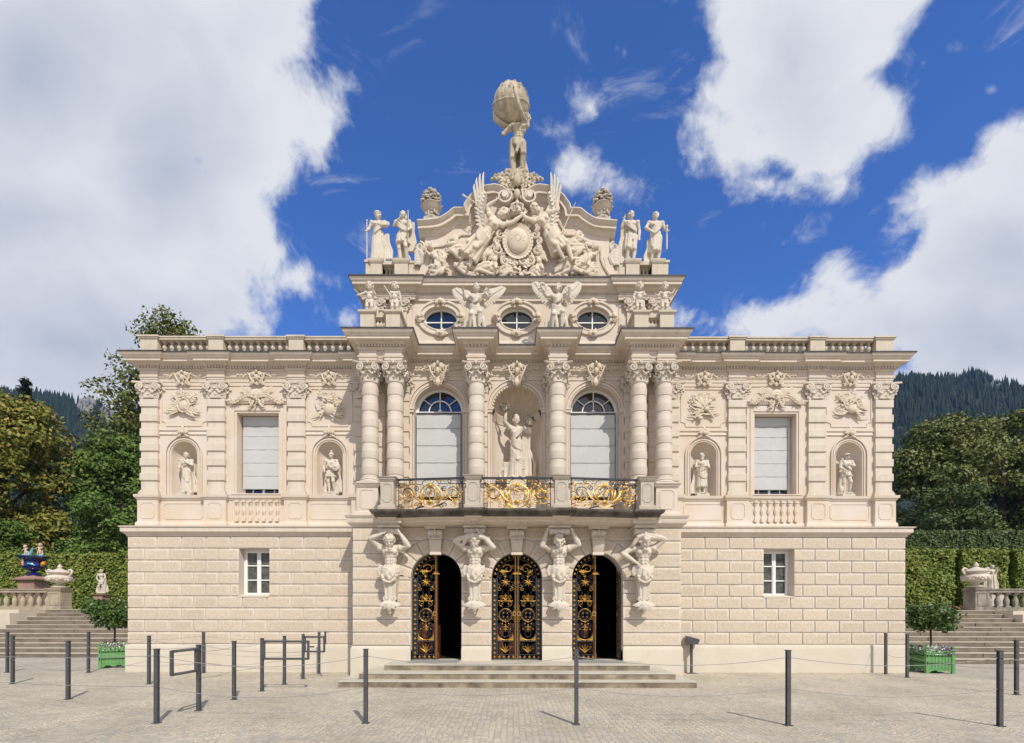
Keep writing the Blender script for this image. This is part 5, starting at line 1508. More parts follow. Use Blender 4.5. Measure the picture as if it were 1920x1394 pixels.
def stand(fig, lean=1, k=1, female=False, head='curly', turn=.2, beard=False, hsize=1, free=None, bare=True):
    """contrapposto body; lean=+1 weight on the figure's picture-right leg"""
    hx = .018*lean
    fig.torso((hx,0,.53), (-hx*.4,0,.735), (-hx*.2,0,.835), female, k)
    fig.head((-hx*.3, -.012, .925), turn, head, beard, hsize)
    if bare:
        fig.leg((hx+.045*lean,0,.52), (hx+.045*lean,-.01,.285), (.04*lean,.0,.05))
        fig.leg((hx-.045*lean,0,.51), (-.065*lean,-.055,.29), (-.075*lean,.01,.055))
STATUES = {}
# --- relief statues of the niches -------------------------------------------------
def statue(name, fig, H, loc, label, mat=STONE, group=None, rz=0, plinth=None, cat='statue', parts=(), wide=1.08):
    e = empty(name, loc, rz, label=label, cat=cat, group=group)
    o = fig.build('figure', mat, H, e, wide=wide)
    if plinth:
        q = MB(); w, d, h = plinth; q.box(-w, w, -d, d, -h, .0); q.build('plinth', mat, e, 0)
    for nm, mb, mt in parts: mb.build(nm, mt, e, 50)
    return e
NB = 4.81
# 1: draped elder with hand at the chest (far left niche)
f = Fig(1); stand(f, 1, head='curly', turn=.35, bare=False); f.skirt(.60,.03,.085,.125,.065,.085,0,.01); f.leg((.05,-.02,.5),(.06,-.06,.28),(.06,-.04,.05))
f.sash((-.09,-.02,.66),(.10,-.02,.56),.04,.018,5); f.sash((-.08,-.03,.52),(.10,0,.42),.03,.017,4); f.sash((.09,0,.80),(-.06,-.02,.70),.02,.016,3)
f.arm((-.115,0,.80),(-.155,-.02,.645),(-.10,-.10,.60)); f.arm((.115,0,.80),(.145,-.04,.68),(.055,-.10,.735)); f.cape(.02,.14,.70,.04,.05,1); f.base(.15)
statue('niche_statue', f, 1.14, (-NX[0]-.0, YW+.10, NB+.06), 'plaster statue of a long-robed man, one hand at his chest, in a niche', plinth=(.17,.12,.06), group='statues in the wing niches')
# 2: helmeted warrior with round shield
f = Fig(2); stand(f, -1, head='helmet', turn=-.2); f.skirt(.56,.40,.085,.115,.065,.085,0,0,n=14); f.sash((-.09,-.02,.80),(.09,-.02,.60),.02,.016,3)
f.arm((-.12,0,.80),(-.165,.01,.65),(-.13,-.07,.54)); f.arm((.12,0,.80),(.17,-.03,.70),(.10,-.10,.64)); f.m.ell((.135,-.11,.63), (.10,.03,.11), 16, 8); f.m.ell((.135,-.14,.63), (.03,.02,.03))
f.cape(.05,.16,.74,.05,.06,1); f.c((-.12,-.02,.03),(-.13,.0,.26),.035,.02); f.c((.13,.02,.02),(.14,.02,.25),.04,.03); f.base(.15)
statue('niche_statue', f, 1.14, (-NX[1], YW+.10, NB+.06), 'plaster statue of a warrior with crested helmet and round shield in a niche', plinth=(.17,.12,.06), group='statues in the wing niches')
# 3: bearded philosopher with folded arms
f = Fig(3); stand(f, 1, head='curly', beard=True, turn=-.15, bare=False); f.skirt(.60,.17,.085,.11,.06,.075); f.leg((.045,0,.4),(.045,-.02,.25),(.045,-.01,.05)); f.leg((-.045,0,.4),(-.045,-.02,.25),(-.045,.0,.05))
f.arm((-.118,0,.80),(-.15,-.04,.655),(.02,-.10,.66)); f.arm((.118,0,.80),(.15,-.03,.65),(.0,-.105,.70)); f.sash((.10,-.02,.80),(-.10,-.02,.60),.03,.018,4); f.sash((-.1,-.02,.56),(.11,-.02,.50),.05,.018,4)
f.cape(-.16,-.02,.60,.03,.05,1.2); f.base(.15)
statue('niche_statue', f, 1.14, (NX[1], YW+.10, NB+.06), 'plaster statue of a bearded man with folded arms and knee-length draped cloth', plinth=(.17,.12,.06), group='statues in the wing niches')
# 4: young man in a brimmed hat
f = Fig(4); stand(f, -1, head='hat', turn=.5); f.skirt(.56,.44,.08,.11,.06,.08,n=12); f.arm((-.118,0,.80),(-.15,-.02,.65),(-.07,-.09,.56)); f.arm((.118,0,.80),(.15,-.05,.68),(.02,-.10,.70))
f.sash((-.10,-.02,.78),(.10,-.02,.62),.03,.016,3); f.c((-.14,.03,.02),(-.11,.03,.40),.045,.035); f.c((-.12,-.03,.86),(-.06,-.05,.74),.02,.014); f.e((-.12,.0,.12),(.05,.05,.09)); f.base(.15)
statue('niche_statue', f, 1.14, (NX[0], YW+.10, NB+.06), 'plaster statue of a youth in a round brimmed hat leaning by a tree stump', plinth=(.17,.12,.06), group='statues in the wing niches')
# --- Victory in the centre niche
f = Fig(5); stand(f, 1, female=True, head='bun', turn=.15, bare=False); f.skirt(.62,.04,.08,.115,.06,.09,.0,.0,n=20); f.leg((.0,-.02,.5),(.02,-.08,.30),(.055,-.05,.05)); f.leg((-.05,-.0,.5),(-.06,-.03,.30),(-.07,-.02,.05))
f.sash((-.08,-.02,.66),(.09,-.02,.54),.02,.02,5); f.sash((.08,-.02,.82),(-.08,-.02,.68),.02,.014,4); f.sash((-.09,-.02,.5),(.12,-.02,.30),.05,.018,5,.03)
f.arm((-.10,0,.815),(-.185,-.03,.90),(-.165,-.06,1.05)); f.arm((.11,0,.80),(.20,-.02,.73),(.20,-.08,.83))
f.cape(.10,.20,.70,.06,.03,1.6,5); f.cape(-.20,-.10,.28,.02,.0,1.2,4); f.base(.16)
w1 = MB()
def wreath(m, c, R, th, rnd, tilt=0):
    for i in range(34):
        a = 2*pi*i/34; x, z = R*cos(a), R*sin(a)
        m.leaf((c[0]+x, c[2]+z), a+pi/2+rnd.uniform(-.9,.9), .06, .03, c[1]+rnd.uniform(-.02,.02), curl=0, dy=.01)
    m.tube([(c[0]+R*cos(2*pi*i/16), c[1], c[2]+R*sin(2*pi*i/16)) for i in range(17)], th, 5)
rr_ = random.Random(9); wreath(w1, (-.32,-.13,1.93), .10, .02, rr_); w2 = MB(); wreath(w2, (.345,-.16,1.53), .115, .02, rr_)
BRONZE = nmat('dark_bronze', (.10,.085,.06), .5, (.20,.17,.12), 12, metallic=.3)
statue('victory_statue', f, 1.73, (0, .14, 5.18), 'marble statue of a draped woman holding up two dark laurel wreaths in the shell niche', plinth=(.26,.20,.28), cat='statue', parts=(('laurel_wreath', w1, BRONZE), ('laurel_wreath', w2, BRONZE)), wide=1.0)

# --- four gods on the roof pedestals
def staff(x, z0, z1, y, r=.014, top=None):
    m = MB(); m.tube([(x,y,z0),(x*1.01,y,z1)], r, 7); m.ell((x,y,z1), r*2); return m
f = Fig(11); stand(f, 1, head='wreath', turn=.1, bare=False); f.skirt(.62,.03,.085,.125,.065,.085,n=18); f.sash((.10,-.02,.80),(-.08,-.02,.62),.02,.018,5); f.sash((-.09,0,.55),(.11,0,.42),.05,.02,5)
f.arm((-.115,0,.80),(-.165,.0,.68),(-.19,-.06,.60),hold=True); f.arm((.115,0,.80),(.16,-.04,.70),(.02,-.10,.70)); f.sash((.02,-.03,.76),(.20,-.02,.78),.03,.022,3); f.cape(.09,.18,.6,.1,.02,1); f.base(.15)
statue('roof_statue', f, 1.40, (-3.77, .20, 11.055), 'roof statue of a robed god holding a long staff, at the outer left corner', group='gods on the roof pedestals', parts=(('staff', staff(-.275,.02,1.10,-.10), STONE),))
f = Fig(12); stand(f, -1, head='long', turn=-.35); f.skirt(.60,.38,.08,.11,.06,.08,n=16); f.arm((-.115,0,.80),(-.15,-.02,.72),(-.03,-.10,.80)); f.arm((.115,0,.80),(.15,-.03,.66),(.12,-.10,.58),hold=True)
f.sash((-.1,-.02,.78),(.09,-.02,.66),.03,.018,4); f.cape(.10,.19,.82,.25,.03,.8); f.cape(-.06,.06,.4,.02,.05,1); f.base(.15)
statue('roof_statue', f, 1.42, (-3.10, .20, 11.055), 'roof statue in short tunic with a mantle, standing just left of the gable', group='gods on the roof pedestals', parts=(('staff', staff(.17,.5,1.32,-.14,.012), STONE),))
f = Fig(13); stand(f, 1, head='curly', turn=.3); f.skirt(.58,.25,.08,.10,.06,.075,-.01,-.03,n=14); f.arm((-.115,0,.80),(-.16,.02,.72),(-.13,-.02,.84)); f.arm((.115,0,.80),(.15,.01,.65),(.14,-.02,.50))
f.sash((-.10,-.02,.80),(.09,-.02,.66),.03,.018,4); f.sash((-.08,-.0,.58),(.09,0,.48),.03,.018,3); f.cape(-.16,-.07,.78,.06,.03,1); f.base(.15)
statue('roof_statue', f, 1.42, (3.10, .20, 11.055), 'roof statue of a bare-armed man with hanging cloth, standing just right of the gable', group='gods on the roof pedestals')
f = Fig(14); stand(f, 1, head='curly', turn=-.1); f.skirt(.62,.22,.085,.10,.06,.08,0,-.02,n=18); f.arm((-.118,0,.80),(-.18,-.01,.70),(-.10,-.06,.60)); f.arm((.118,0,.80),(.16,0,.68),(.19,-.05,.62),hold=True)
f.sash((.09,-.02,.82),(-.10,-.02,.62),.02,.02,6); f.sash((-.09,0,.56),(.10,0,.50),.05,.018,4); f.cape(-.14,-.05,.5,.03,.03,1); f.base(.15)
statue('roof_statue', f, 1.40, (3.77, .20, 11.055), 'roof statue of a god resting on a club, at the outer right corner', group='gods on the roof pedestals', parts=(('club', staff(.275,.35,.96,-.09,.02), STONE),))

# --- cherubs on the attic pedestals
def putto(seed, turn, arms, cloth=True, k=1):
    f = Fig(seed); f.torso((0,0,.44), (0,0,.62), (0,0,.71), False, 1.0, 1.05); f.e((0,-.03,.52), (.08,.07,.09)); f.head((0,-.01,.85), turn, 'curly', False, 1.75)
    f.leg((.05,0,.42),(.06,-.03,.24),(.05,0,.05),.06); f.leg((-.05,0,.42),(-.07,-.04,.24),(-.07,.0,.05),.06)
    (a, b), (c, d) = arms; f.arm((-.11,0,.68),a,b,.036); f.arm((.11,0,.68),c,d,.036)
    if cloth: f.sash((-.10,0,.47),(.11,0,.40),.03,.022,3); f.cape(.06,.15,.45,.05,.05,.8,4)
    f.c((-.10,.05,.02),(-.12,.05,.24),.05,.035); f.base(.17)
    return f
CH = [(-3.752, 21, -.1, (((-.19,-.03,.62),(-.27,-.08,.56)),((.17,-.05,.58),(.13,-.12,.66))), 'cherub statue with a small spear on the left outer attic pedestal'),
      (-3.11, 22, .5, (((-.15,.0,.56),(-.10,-.08,.50)),((.15,.0,.56),(.16,-.02,.44))), 'cherub statue with a stick over the shoulder on the left inner attic pedestal'),
      (3.11, 23, .0, (((-.16,-.0,.56),(-.16,-.05,.46)),((.17,-.02,.60),(.10,-.10,.56))), 'cherub statue with a cloth over the hip on the right inner attic pedestal'),
      (3.752, 24, -.3, (((-.18,-.0,.58),(-.24,-.04,.60)),((.18,-.02,.62),(.24,-.06,.70))), 'cherub statue with arms spread wide on the right outer attic pedestal')]
for i, (x, sd, tn, ar, lb) in enumerate(CH):
    f = putto(sd, tn, ar)
    ex = []
    if i == 0: q = MB(); q.tube([(-.36,-.12,.60),(-.20,-.06,.44)], .010, 6); ex = [('spear', q, STONE)]
    if i == 1: q = MB(); q.tube([(-.28,.0,.76),(-.06,-.08,.42)], .014, 6); ex = [('stick', q, STONE)]
    if i == 3: q = MB(); q.tube([(.12,-.08,.30),(.30,-.06,.62)], .012, 6); ex = [('bow', q, STONE)]
    statue('cherub_statue', f, .86, (x, -.66, 9.15), lb, group='cherubs on the attic pedestals', parts=ex)

# --- winged genii sitting before the attic
def wing(m, root, span, rise, side, y=0, n=15, L=.34, seed=0, drop=.5):
    """feathered wing: leading edge tube and overlapping feathers"""
    r = random.Random(seed); root = Vector(root)
    tip = root+Vector((side*span, .04, rise))
    elb = root+Vector((side*span*.35, .0, rise*.62))
    m.tube([root, elb, tip], [.065,.055,.02], 7, flat=.6)
    for i in range(n):
        t = i/(n-1); p = root.lerp(elb, t/.45) if t < .45 else elb.lerp(tip, (t-.45)/.55)
        d = Vector((side*(.15+.75*t), .02, -drop*(1-t*.65))).normalized(); l = L*(.45+.55*sin(pi*min(1,t*.8+.2)))
        m.tube([p, p+d*l*.5, p+d*l*.9, p+d*l], [.030,.040,.030,.008], 6, flat=.35)
        m.tube([p+Vector((0,-.012,0)), p+d*l*.45+Vector((0,-.02,0))], [.04,.03], 6, flat=.5)
def genius(seed, turn, arms, wings):
    f = Fig(seed); f.torso((0,0,.45),(.0,-.02,.65),(0,-.02,.75),True); f.head((0,-.04,.845),turn,'curly')
    f.leg((.05,-.02,.45),(.07,-.16,.34),(.05,-.13,.07)); f.leg((-.05,-.02,.45),(-.08,-.13,.32),(-.10,-.06,.05)); f.skirt(.52,.04,.09,.15,.07,.11,0,.0,n=18)
    f.sash((-.1,-.04,.55),(.12,-.04,.48),.05,.022,5); f.sash((.08,-.02,.74),(-.07,-.03,.62),.02,.016,4); f.fold([(.08,-.10,.36),(.12,-.12,.22),(.14,-.1,.05)],.03,.035); f.fold([(-.06,-.10,.36),(-.03,-.12,.2),(-.02,-.12,.05)],.03,.03)
    f.m.box(-.1,.1,-.02,.12,.0,.42)
    (a,b),(c,d) = arms; f.arm((-.11,-.02,.72),a,b); f.arm((.11,-.02,.72),c,d); f.cape(-.2,-.1,.3,.03,.03,.8,3); f.base(.17)
    q = MB(); 
    for sd_, sp, ri in wings: wing(q, (sd_*.08,.10,1.0), sp, ri, sd_, seed=seed+sd_)
    return f, q
f, q = genius(31, .3, (((-.19,-.04,.64),(-.20,-.12,.72)),((.19,-.04,.66),(.20,-.10,.74))), ((-1,.40,.30),(1,.52,.34)))
c_ = MB(); wreath(c_, (.30,-.14,1.04), .07, .02, rr_); 
statue('winged_statue', f, 1.42, (-1.033, -.70, 8.59), 'winged stone figure with outspread wings between the left and middle oval windows', group='winged statues on the cornice', parts=(('wings', q, STONE), ('wreath', c_, STONE)))
f, q = genius(32, -.4, (((-.20,-.04,.70),(-.26,-.10,.78)),((.18,-.04,.62),(.17,-.12,.70))), ((-1,.44,.46),(1,.40,.46)))
c_ = MB(); wreath(c_, (-.40,-.14,1.16), .085, .025, rr_); c2_ = MB(); wreath(c2_, (.26,-.14,1.12), .06, .02, rr_)
statue('winged_statue', f, 1.42, (1.033, -.70, 8.59), 'winged stone figure with raised wings and a wreath between the middle and right oval windows', group='winged statues on the cornice', parts=(('wings', q, STONE), ('wreath', c_, STONE), ('wreath', c2_, STONE)))

# --- Atlas with the globe on the gable
f = Fig(41); f.torso((.0,0,.53),(.02,-.01,.72),(.07,.0,.80),False); f.head((.105,.0,.875),.5,'curly',True,1.15,.3)
f.leg((.05,0,.52),(.075,-.06,.30),(.055,-.02,.06),.06); f.leg((-.05,0,.52),(-.07,-.01,.28),(-.055,.03,.05),.06)
f.arm((.12,0,.80),(.035,-.17,.83),(-.035,-.245,1.00),.036); f.arm((-.10,.02,.78),(-.19,.04,.72),(-.20,-.02,.64),.036)
f.sash((-.09,-.02,.56),(.10,-.02,.50),.03,.02,4); f.fold([(0,-.06,.54),(.01,-.09,.42),(-.02,-.08,.30)],.03,.02); f.fold([(.03,-.06,.54),(.05,-.09,.44),(.02,-.08,.36)],.025,.015); f.cape(-.05,.08,.5,.04,.06,.7,5); f.e((.06,.02,.08),(.10,.08,.09)); f.base(.15)
gl = MB(); gl.ell((0,0,0), (.50,.50,.50), 40, 24)
rr = random.Random(4)
for i in range(40):
    a = rr.uniform(0, 2*pi); b = rr.uniform(.75, 1.45); gl.ell((.49*cos(a)*cos(b), .49*sin(a)*cos(b), .49*sin(b)), (rr.uniform(.03,.07),)*3, 7, 5)
for k in range(30):
    t = k/29; a = radians(215)+t*radians(50); b = 1.0-2.0*t; gl.ell((.47*cos(a)*cos(b)*1, -.47*abs(sin(a))*cos(b), .47*sin(b)), (rr.uniform(.02,.045),)*3, 6, 4)
for k in range(60):
    a = 2*pi*k/60; P_ = Vector((cos(a), sin(a)*.9, sin(a)*.42)).normalized()*.505; gl.ell(tuple(P_), (.022,.022,.022), 5, 4)
for k in range(22):
    a = rr.uniform(pi, 2*pi); b = rr.uniform(-.7,.8); P_ = Vector((cos(a)*cos(b), sin(a)*cos(b), sin(b)))*.503
    for j in range(5): c_ = P_+Matrix.Rotation(a+pi/2,3,'Z') @ Vector((.03*cos(j*1.257), 0, .03*sin(j*1.257))); gl.ell(tuple(c_), (.013,.013,.013), 5, 4)
for k in range(30):
    a = rr.uniform(0, 2*pi); b = 1.45-abs(rr.gauss(0,.35)); P_ = Vector((cos(a)*cos(b), sin(a)*cos(b), sin(b)))*.50; gl.tube([tuple(P_), tuple(P_*1.07+Vector((rr.uniform(-.08,.08),rr.uniform(-.08,.08),-.03))), tuple(P_*1.02+Vector((rr.uniform(-.14,.14),rr.uniform(-.1,.1),-.1)))], [.03,.035,.012], 5)
GLOBE = nmat('stained_globe_stone', (.60,.52,.385), .8, (.50,.425,.30), 3, .35, 30, .01, dirt=.36, dirtcol=(.20,.16,.11), streak=True, topdirt=.25)
dr = MB(); dr.tube([(-.48,.05,-.12),(-.43,-.02,-.40),(-.28,-.06,-.56),(-.06,-.03,-.62)], [.03,.07,.07,.03], 8)
ae = statue('atlas_statue', f, 1.78, (.02, .30, 13.50), 'weathered stone Atlas carrying a large globe on his shoulders on top of the gable', mat=GLOBE, wide=1.14)
o = gl.build('globe', GLOBE, ae, 60); o.location = (-.185, .10, 2.04)
o = dr.build('globe_drapery', GLOBE, ae, 60); o.location = (-.185, .10, 2.08)

# --- cartouche pedestal under Atlas
m = MB(); m.prism([(-.38,12.40),(.38,12.40),(.34,12.9),(.26,13.20),(.30,13.32),(-.30,13.32),(-.26,13.20),(-.34,12.9)], -.05, .55); m.box(-.30,.30,.02,.55,13.30,13.50)
r = random.Random(77)
m.ell((0,-.22,12.98), (.11,.10,.16)); m.ell((0,-.20,12.62), (.09,.08,.14))
for q in (-1, 1):
    for k, (x, z, R_, a0) in enumerate(((.20,13.05,.11,0),(.30,12.95,.10,2),(.16,12.80,.09,4),(.42,13.12,.09,1),(.12,12.58,.07,3),(.40,12.95,.07,5),(.55,13.10,.06,2),(.24,13.22,.08,1))):
        m.spiral(q*x, z, -.14, R_, 1.3, a0, q, .04, n=6, th1=.02)
        for j in range(4): m.leaf((q*x, z), a0+j*1.3, R_*1.5, .05, -.15, curl=.6, dy=.04)
    m.ell((q*.66,-.1,13.10), .05)
    for j in range(8): m.ell((q*r.uniform(.05,.5), -.18, r.uniform(12.75,13.2)), r.uniform(.03,.05), 7, 5)
part('gable_finial', m, GLOBE, smooth=50)

# --- flower urns on the gable shoulders
def gable_urn():
    m = MB(); m.box(-.21,.21,-.18,.21,-.13,.0); m.lathe([(.20,0),(.20,.05),(.13,.07),(.13,.18),(.17,.21),(.25,.28),(.28,.36),(.31,.39),(.29,.42),(.2,.42)], n=24)
    r = random.Random(5)
    for i in range(40): a = 2*pi*i/13; m.ell((.17*cos(a)*(1+.1*r.random()), .17*sin(a), .15+r.uniform(-.08,.09)), r.uniform(.03,.055), 7, 5)
    return m
def flowers_mb(n, R, H, seed, s0=.03, s1=.07):
    m = MB(); r = random.Random(seed)
    for i in range(n):
        a = r.uniform(0, 2*pi); q = sqrt(r.random()); z = H*sqrt(max(0, 1-q**3))*r.uniform(.25,1)
        c = (R*q*cos(a), R*q*sin(a), z); s = r.uniform(s0, s1)
        for k in range(5): b = 2*pi*k/5+a; m.ell((c[0]+s*.6*cos(b), c[1]+s*.6*sin(b)*.8, c[2]+s*.4*sin(b)), (s*.45,)*3, 5, 4)
        m.ell(c, s*.5, 6, 4)
    return m
for i, s in enumerate((-1, 1)):
    e_ = empty('stone_urn', (s*2.28, -.04, 12.06), label='stone urn heaped with carved flowers on the %s shoulder of the gable' % ('left' if s < 0 else 'right'), cat='urn', group='flower urns on the gable')
    e_.scale = (.88,.88,.88); e_.location.z -= .01
    if i == 0: u0 = gable_urn().build('bowl', WEATH, e_, 40); u1 = flowers_mb(190,.29,.50,8,.04,.065).build('carved_flowers', WEATH, e_, 60); u1.location = (0,0,.40)
    else:
        for u in (u0, u1): cpy(u, e_, deep=False)

# ------------------------------------------------------------------ gable relief
gr = empty('gable_relief'); gr.parent = palace
def relief_fig(f, H, M, name='relief_figure', yflat=.8):
    m = f.m; m2 = MB(); m2.v = [tuple(M @ Vector((x*H, y*H*yflat, z*H))) for x, y, z in m.v]; m2.f = m.f; m2.m = m.m
    o = m2.build(name, RELIEF, gr, 0); rm = o.modifiers.new('fuse', 'REMESH'); rm.mode = 'VOXEL'; rm.voxel_size = .013; rm.use_smooth_shade = True
    return o
def TR(x, z, ang, y=-.14): return Matrix.Translation((x, y, z)) @ Matrix.Rotation(ang, 4, 'Y')
# flying angels: body rises towards the crown, legs trail outward and down
f = Fig(51); f.torso((.0,0,.53),(.0,-.02,.73),(.01,-.02,.83),True); f.head((.03,-.03,.92),-.8,'curly',False,1.15)
f.leg((.05,-.02,.52),(.04,-.10,.30),(.10,-.0,.08)); f.leg((-.05,0,.52),(-.10,-.05,.32),(-.06,.05,.10)); f.skirt(.6,.16,.085,.14,.07,.09,0,-.0,n=18); f.sash((-.1,-.03,.6),(.1,-.03,.52),.03,.024,5)
f.arm((.115,-.02,.80),(.21,-.05,.90),(.26,-.06,1.06)); f.arm((-.115,-.02,.80),(-.20,-.04,.86),(-.14,-.08,.98))
relief_fig(f, 1.92, TR(-1.50, 10.68, radians(38), -.24))
f = Fig(52); f.torso((.0,0,.53),(.0,-.02,.73),(-.01,-.02,.83),True); f.head((-.02,-.03,.92),.3,'curly',False,1.15)
f.leg((.05,-.02,.52),(.10,-.06,.30),(.06,-.02,.06)); f.leg((-.05,0,.52),(-.06,-.10,.34),(-.02,.0,.14)); f.skirt(.6,.26,.085,.13,.07,.09,0,.0,n=18); f.sash((.1,-.03,.6),(-.1,-.03,.52),.03,.024,5)
f.arm((-.115,-.02,.80),(-.20,-.05,.88),(-.24,-.06,1.02)); f.arm((.115,-.02,.80),(.22,-.05,.74),(.28,-.05,.84))
relief_fig(f, 1.92, TR(1.42, 10.66, radians(-31), -.24))
# wings rising above the cornice
for s in (-1, 1):
    m = MB(); r_ = random.Random(5+s)
    m.tube([(s*.70,-.2,11.95),(s*.84,-.24,12.25),(s*.98,-.28,12.62)], [.06,.05,.03], 7, flat=.6)
    for i in range(4):      # primaries
        x0 = s*(.90+.048*i); z0 = 12.45-.05*i; L = .62-.05*i+(.06 if i in (1,2) else 0); a = pi/2+(-s)*(.02+.07*i)*(-1 if s < 0 else -1)*(-s)*-1 if False else pi/2-s*(.0+.075*i)
        m.tube([(x0,-.28,z0-.2),(x0+L*.5*cos(a),-.33,z0+L*.5*sin(a)),(x0+L*.9*cos(a)-s*.01,-.36,z0+L*.82*sin(a)),(x0+L*cos(a)-s*.03,-.36,z0+L*sin(a))], [.025,.038,.030,.010], 6, flat=.4)
    for row in range(9):    # coverts overlapping downward
        z0 = 12.45-.095*row
        for k in range(2):
            x0 = s*(.80+.09*k+.018*(4-abs(4-row))); a = pi/2-s*(.35+.22*k+.08*row)
            m.tube([(x0,-.25-.02*k,z0),(x0+.10*cos(a),-.32,z0+.10*sin(a)),(x0+.20*cos(a),-.30,z0+.19*sin(a))], [.03,.042,.015], 6, flat=.45)
    m.build('relief_wing', STONE, gr, 50)
# trumpets
m = MB(); m.tube([(-.78,-.42,12.02),(-1.15,-.42,12.26),(-1.42,-.40,12.44)], [.008,.010,.026], 7); m.build('relief_trumpet', RELIEF, gr, 50)
m = MB(); m.tube([(1.15,-.38,11.45),(1.38,-.40,11.95),(1.52,-.40,12.25)], [.014,.010,.007], 7); m.build('relief_trumpet', RELIEF, gr, 50)
def rputto(seed, x, z, ang, H, turn=0, arms=None):
    f = Fig(seed); f.torso((0,0,.44),(0,0,.62),(0,0,.71),False,1.0,1.1); f.e((0,-.03,.52),(.085,.07,.09)); f.head((0,-.02,.85),turn,'curly',False,1.7)
    f.leg((.05,0,.42),(.09,-.10,.26),(.06,-.02,.08),.06); f.leg((-.05,0,.42),(-.10,-.08,.26),(-.10,.0,.06),.06)
    a = arms or (((-.19,-.03,.66),(-.20,-.06,.80)),((.19,-.03,.60),(.22,-.08,.50))); f.arm((-.11,0,.68),a[0][0],a[0][1],.038); f.arm((.11,0,.68),a[1][0],a[1][1],.038)
    relief_fig(f, H, TR(x, z, ang, -.14), yflat=1.0)
rputto(61, -1.92, 10.55, radians(-28), .95, .5, (((-.16,-.03,.80),(-.05,-.05,.98)),((.18,-.03,.60),(.20,-.08,.50))))
rputto(62, -.70, 10.42, radians(12), .98, -.2, (((-.17,-.03,.78),(-.12,-.05,.92)),((.19,-.03,.70),(.27,-.08,.72))))
rputto(63, .62, 10.40, radians(-5), .92, .3)
rputto(64, 1.68, 10.55, radians(28), .95, -.6, (((-.19,-.03,.72),(-.26,-.06,.78)),((.16,-.03,.80),(.10,-.05,.95))))
# coat of arms: oval shield with frame, crown and drapery
m = MB(); m.ell((.02,-.24,11.36), (.28,.14,.345), 28, 14); m.build('relief_shield', RELIEF, gr, 60)
m = MB(); E = [(.02+.31*cos(2*pi*t/30), -.22, 11.36+.38*sin(2*pi*t/30)) for t in range(31)]; m.tube(E, .035, 6)
for t in range(30):
    a = 2*pi*t/30; m.leaf((.02+.33*cos(a), 11.36+.40*sin(a)), a+.7, .14, .06, -.20, curl=.8, dy=.04)
for q in (-1, 1):
    for (x, z, R_) in ((.45,11.55,.12),(.50,11.15,.14),(.33,10.85,.12),(.22,11.80,.10),(.55,11.38,.08)): m.spiral(.02+q*x, z, -.20, R_, 1.3, pi/2, -q, .045, n=6, th1=.02)
# charges on the shield: fine raised rays
for k in range(12): a = k*pi/6+.2; m.tube([(.02+.06*cos(a),-.382,11.36+.07*sin(a)),(.02+.19*cos(a+.5),-.345,11.36+.22*sin(a+.5))], .007, 4)
m.build('relief_shield_frame', RELIEF, gr, 50)
m = MB(); m.lathe([(.17,0),(.19,.02),(.17,.06)], (.0,-.22,12.02), 20)
for k in range(8):
    a = 2*pi*k/8; m.tube([(.17*cos(a),-.22+.17*sin(a),12.06),(.22*cos(a),-.22+.22*sin(a),12.20),(.10*cos(a),-.22+.10*sin(a),12.32),(0,-.22,12.34)], .025, 6); m.ell((.2*cos(a),-.22+.2*sin(a),12.10), .035, 7, 5)
m.ell((0,-.22,12.38), .06); m.ell((0,-.22,12.15), (.15,.15,.12)); m.tube([(0,-.22,12.42),(0,-.22,12.50)], .014, 5)
for q in (-1, 1): m.spiral(q*.20, 11.92, -.18, .12, 1.3, pi/2, -q, .045, n=6)
m.build('relief_crown', STONE, gr, 50)
# billowing drapery, clouds and acanthus filling the tympanum
m = MB(); r = random.Random(12)
def billow(x, z, a, L, n=4, w=.055):
    for i in range(n):
        P = []; ph = r.uniform(0, 6)
        for t in range(7):
            u = t/6; P.append((x+L*u*cos(a)-sin(a)*(.07*sin(u*6+ph)+.05*i), -.10-.08*sin(pi*u)-r.random()*.02, z+L*u*sin(a)+cos(a)*(.07*sin(u*6+ph)+.05*i)))
        m.tube(P, [w*(.5+.7*sin(pi*min(1,u_/6+.1))) for u_ in range(7)], 7, flat=.8)
for (x, z, a, L) in ((-1.35,11.15,2.9,.55),(-1.15,11.05,2.6,.5),(-1.7,10.75,-.4,.7),(-1.25,10.55,.1,.8),(-2.15,10.5,.7,.45),(-2.3,10.55,.2,.5),(-1.5,11.35,2.6,.35),(-.95,10.85,.8,.5),
                     (1.25,11.15,.25,.6),(1.45,11.0,.55,.5),(1.0,10.6,.0,.9),(1.35,10.72,.35,.6),(2.1,10.5,2.4,.45),(1.75,10.55,.3,.4),(1.5,11.35,.5,.35),(1.05,10.8,-.3,.6),(-.5,10.5,.1,.5),(.3,10.5,-.1,.4),(-2.0,10.75,1.2,.4),(1.95,10.8,2.0,.35)):
    billow(x, z, a, L)
for i in range(60):
    x = r.uniform(-1.5,1.5); z = 10.47+abs(r.gauss(0,.12)); m.ell((x,-.12,z), (r.uniform(.04,.09),.08,r.uniform(.03,.06)), 7, 5)
for i in range(26):
    x = r.uniform(-.35,.35); z = r.uniform(10.5,10.95); m.leaf((x,z), r.uniform(0,6.28), .14, .06, -.16, curl=.7, dy=.04); m.ell((x,-.18,z), r.uniform(.03,.06), 7, 5)
for q in (-1, 1):
    m.spiral(q*.16, 10.85, -.2, .12, 1.3, pi/2, q, .04, n=6); m.spiral(q*.3, 10.95, -.16, .16, 1.2, pi/2, -q, .04, n=6)
    for k in range(5): m.leaf((q*.55, 11.0), (pi/2-q*(.2+.3*k)), .25, .07, -.14, curl=-q*.6, dy=.04)
m.build('relief_drapery', RELIEF, gr, 60)

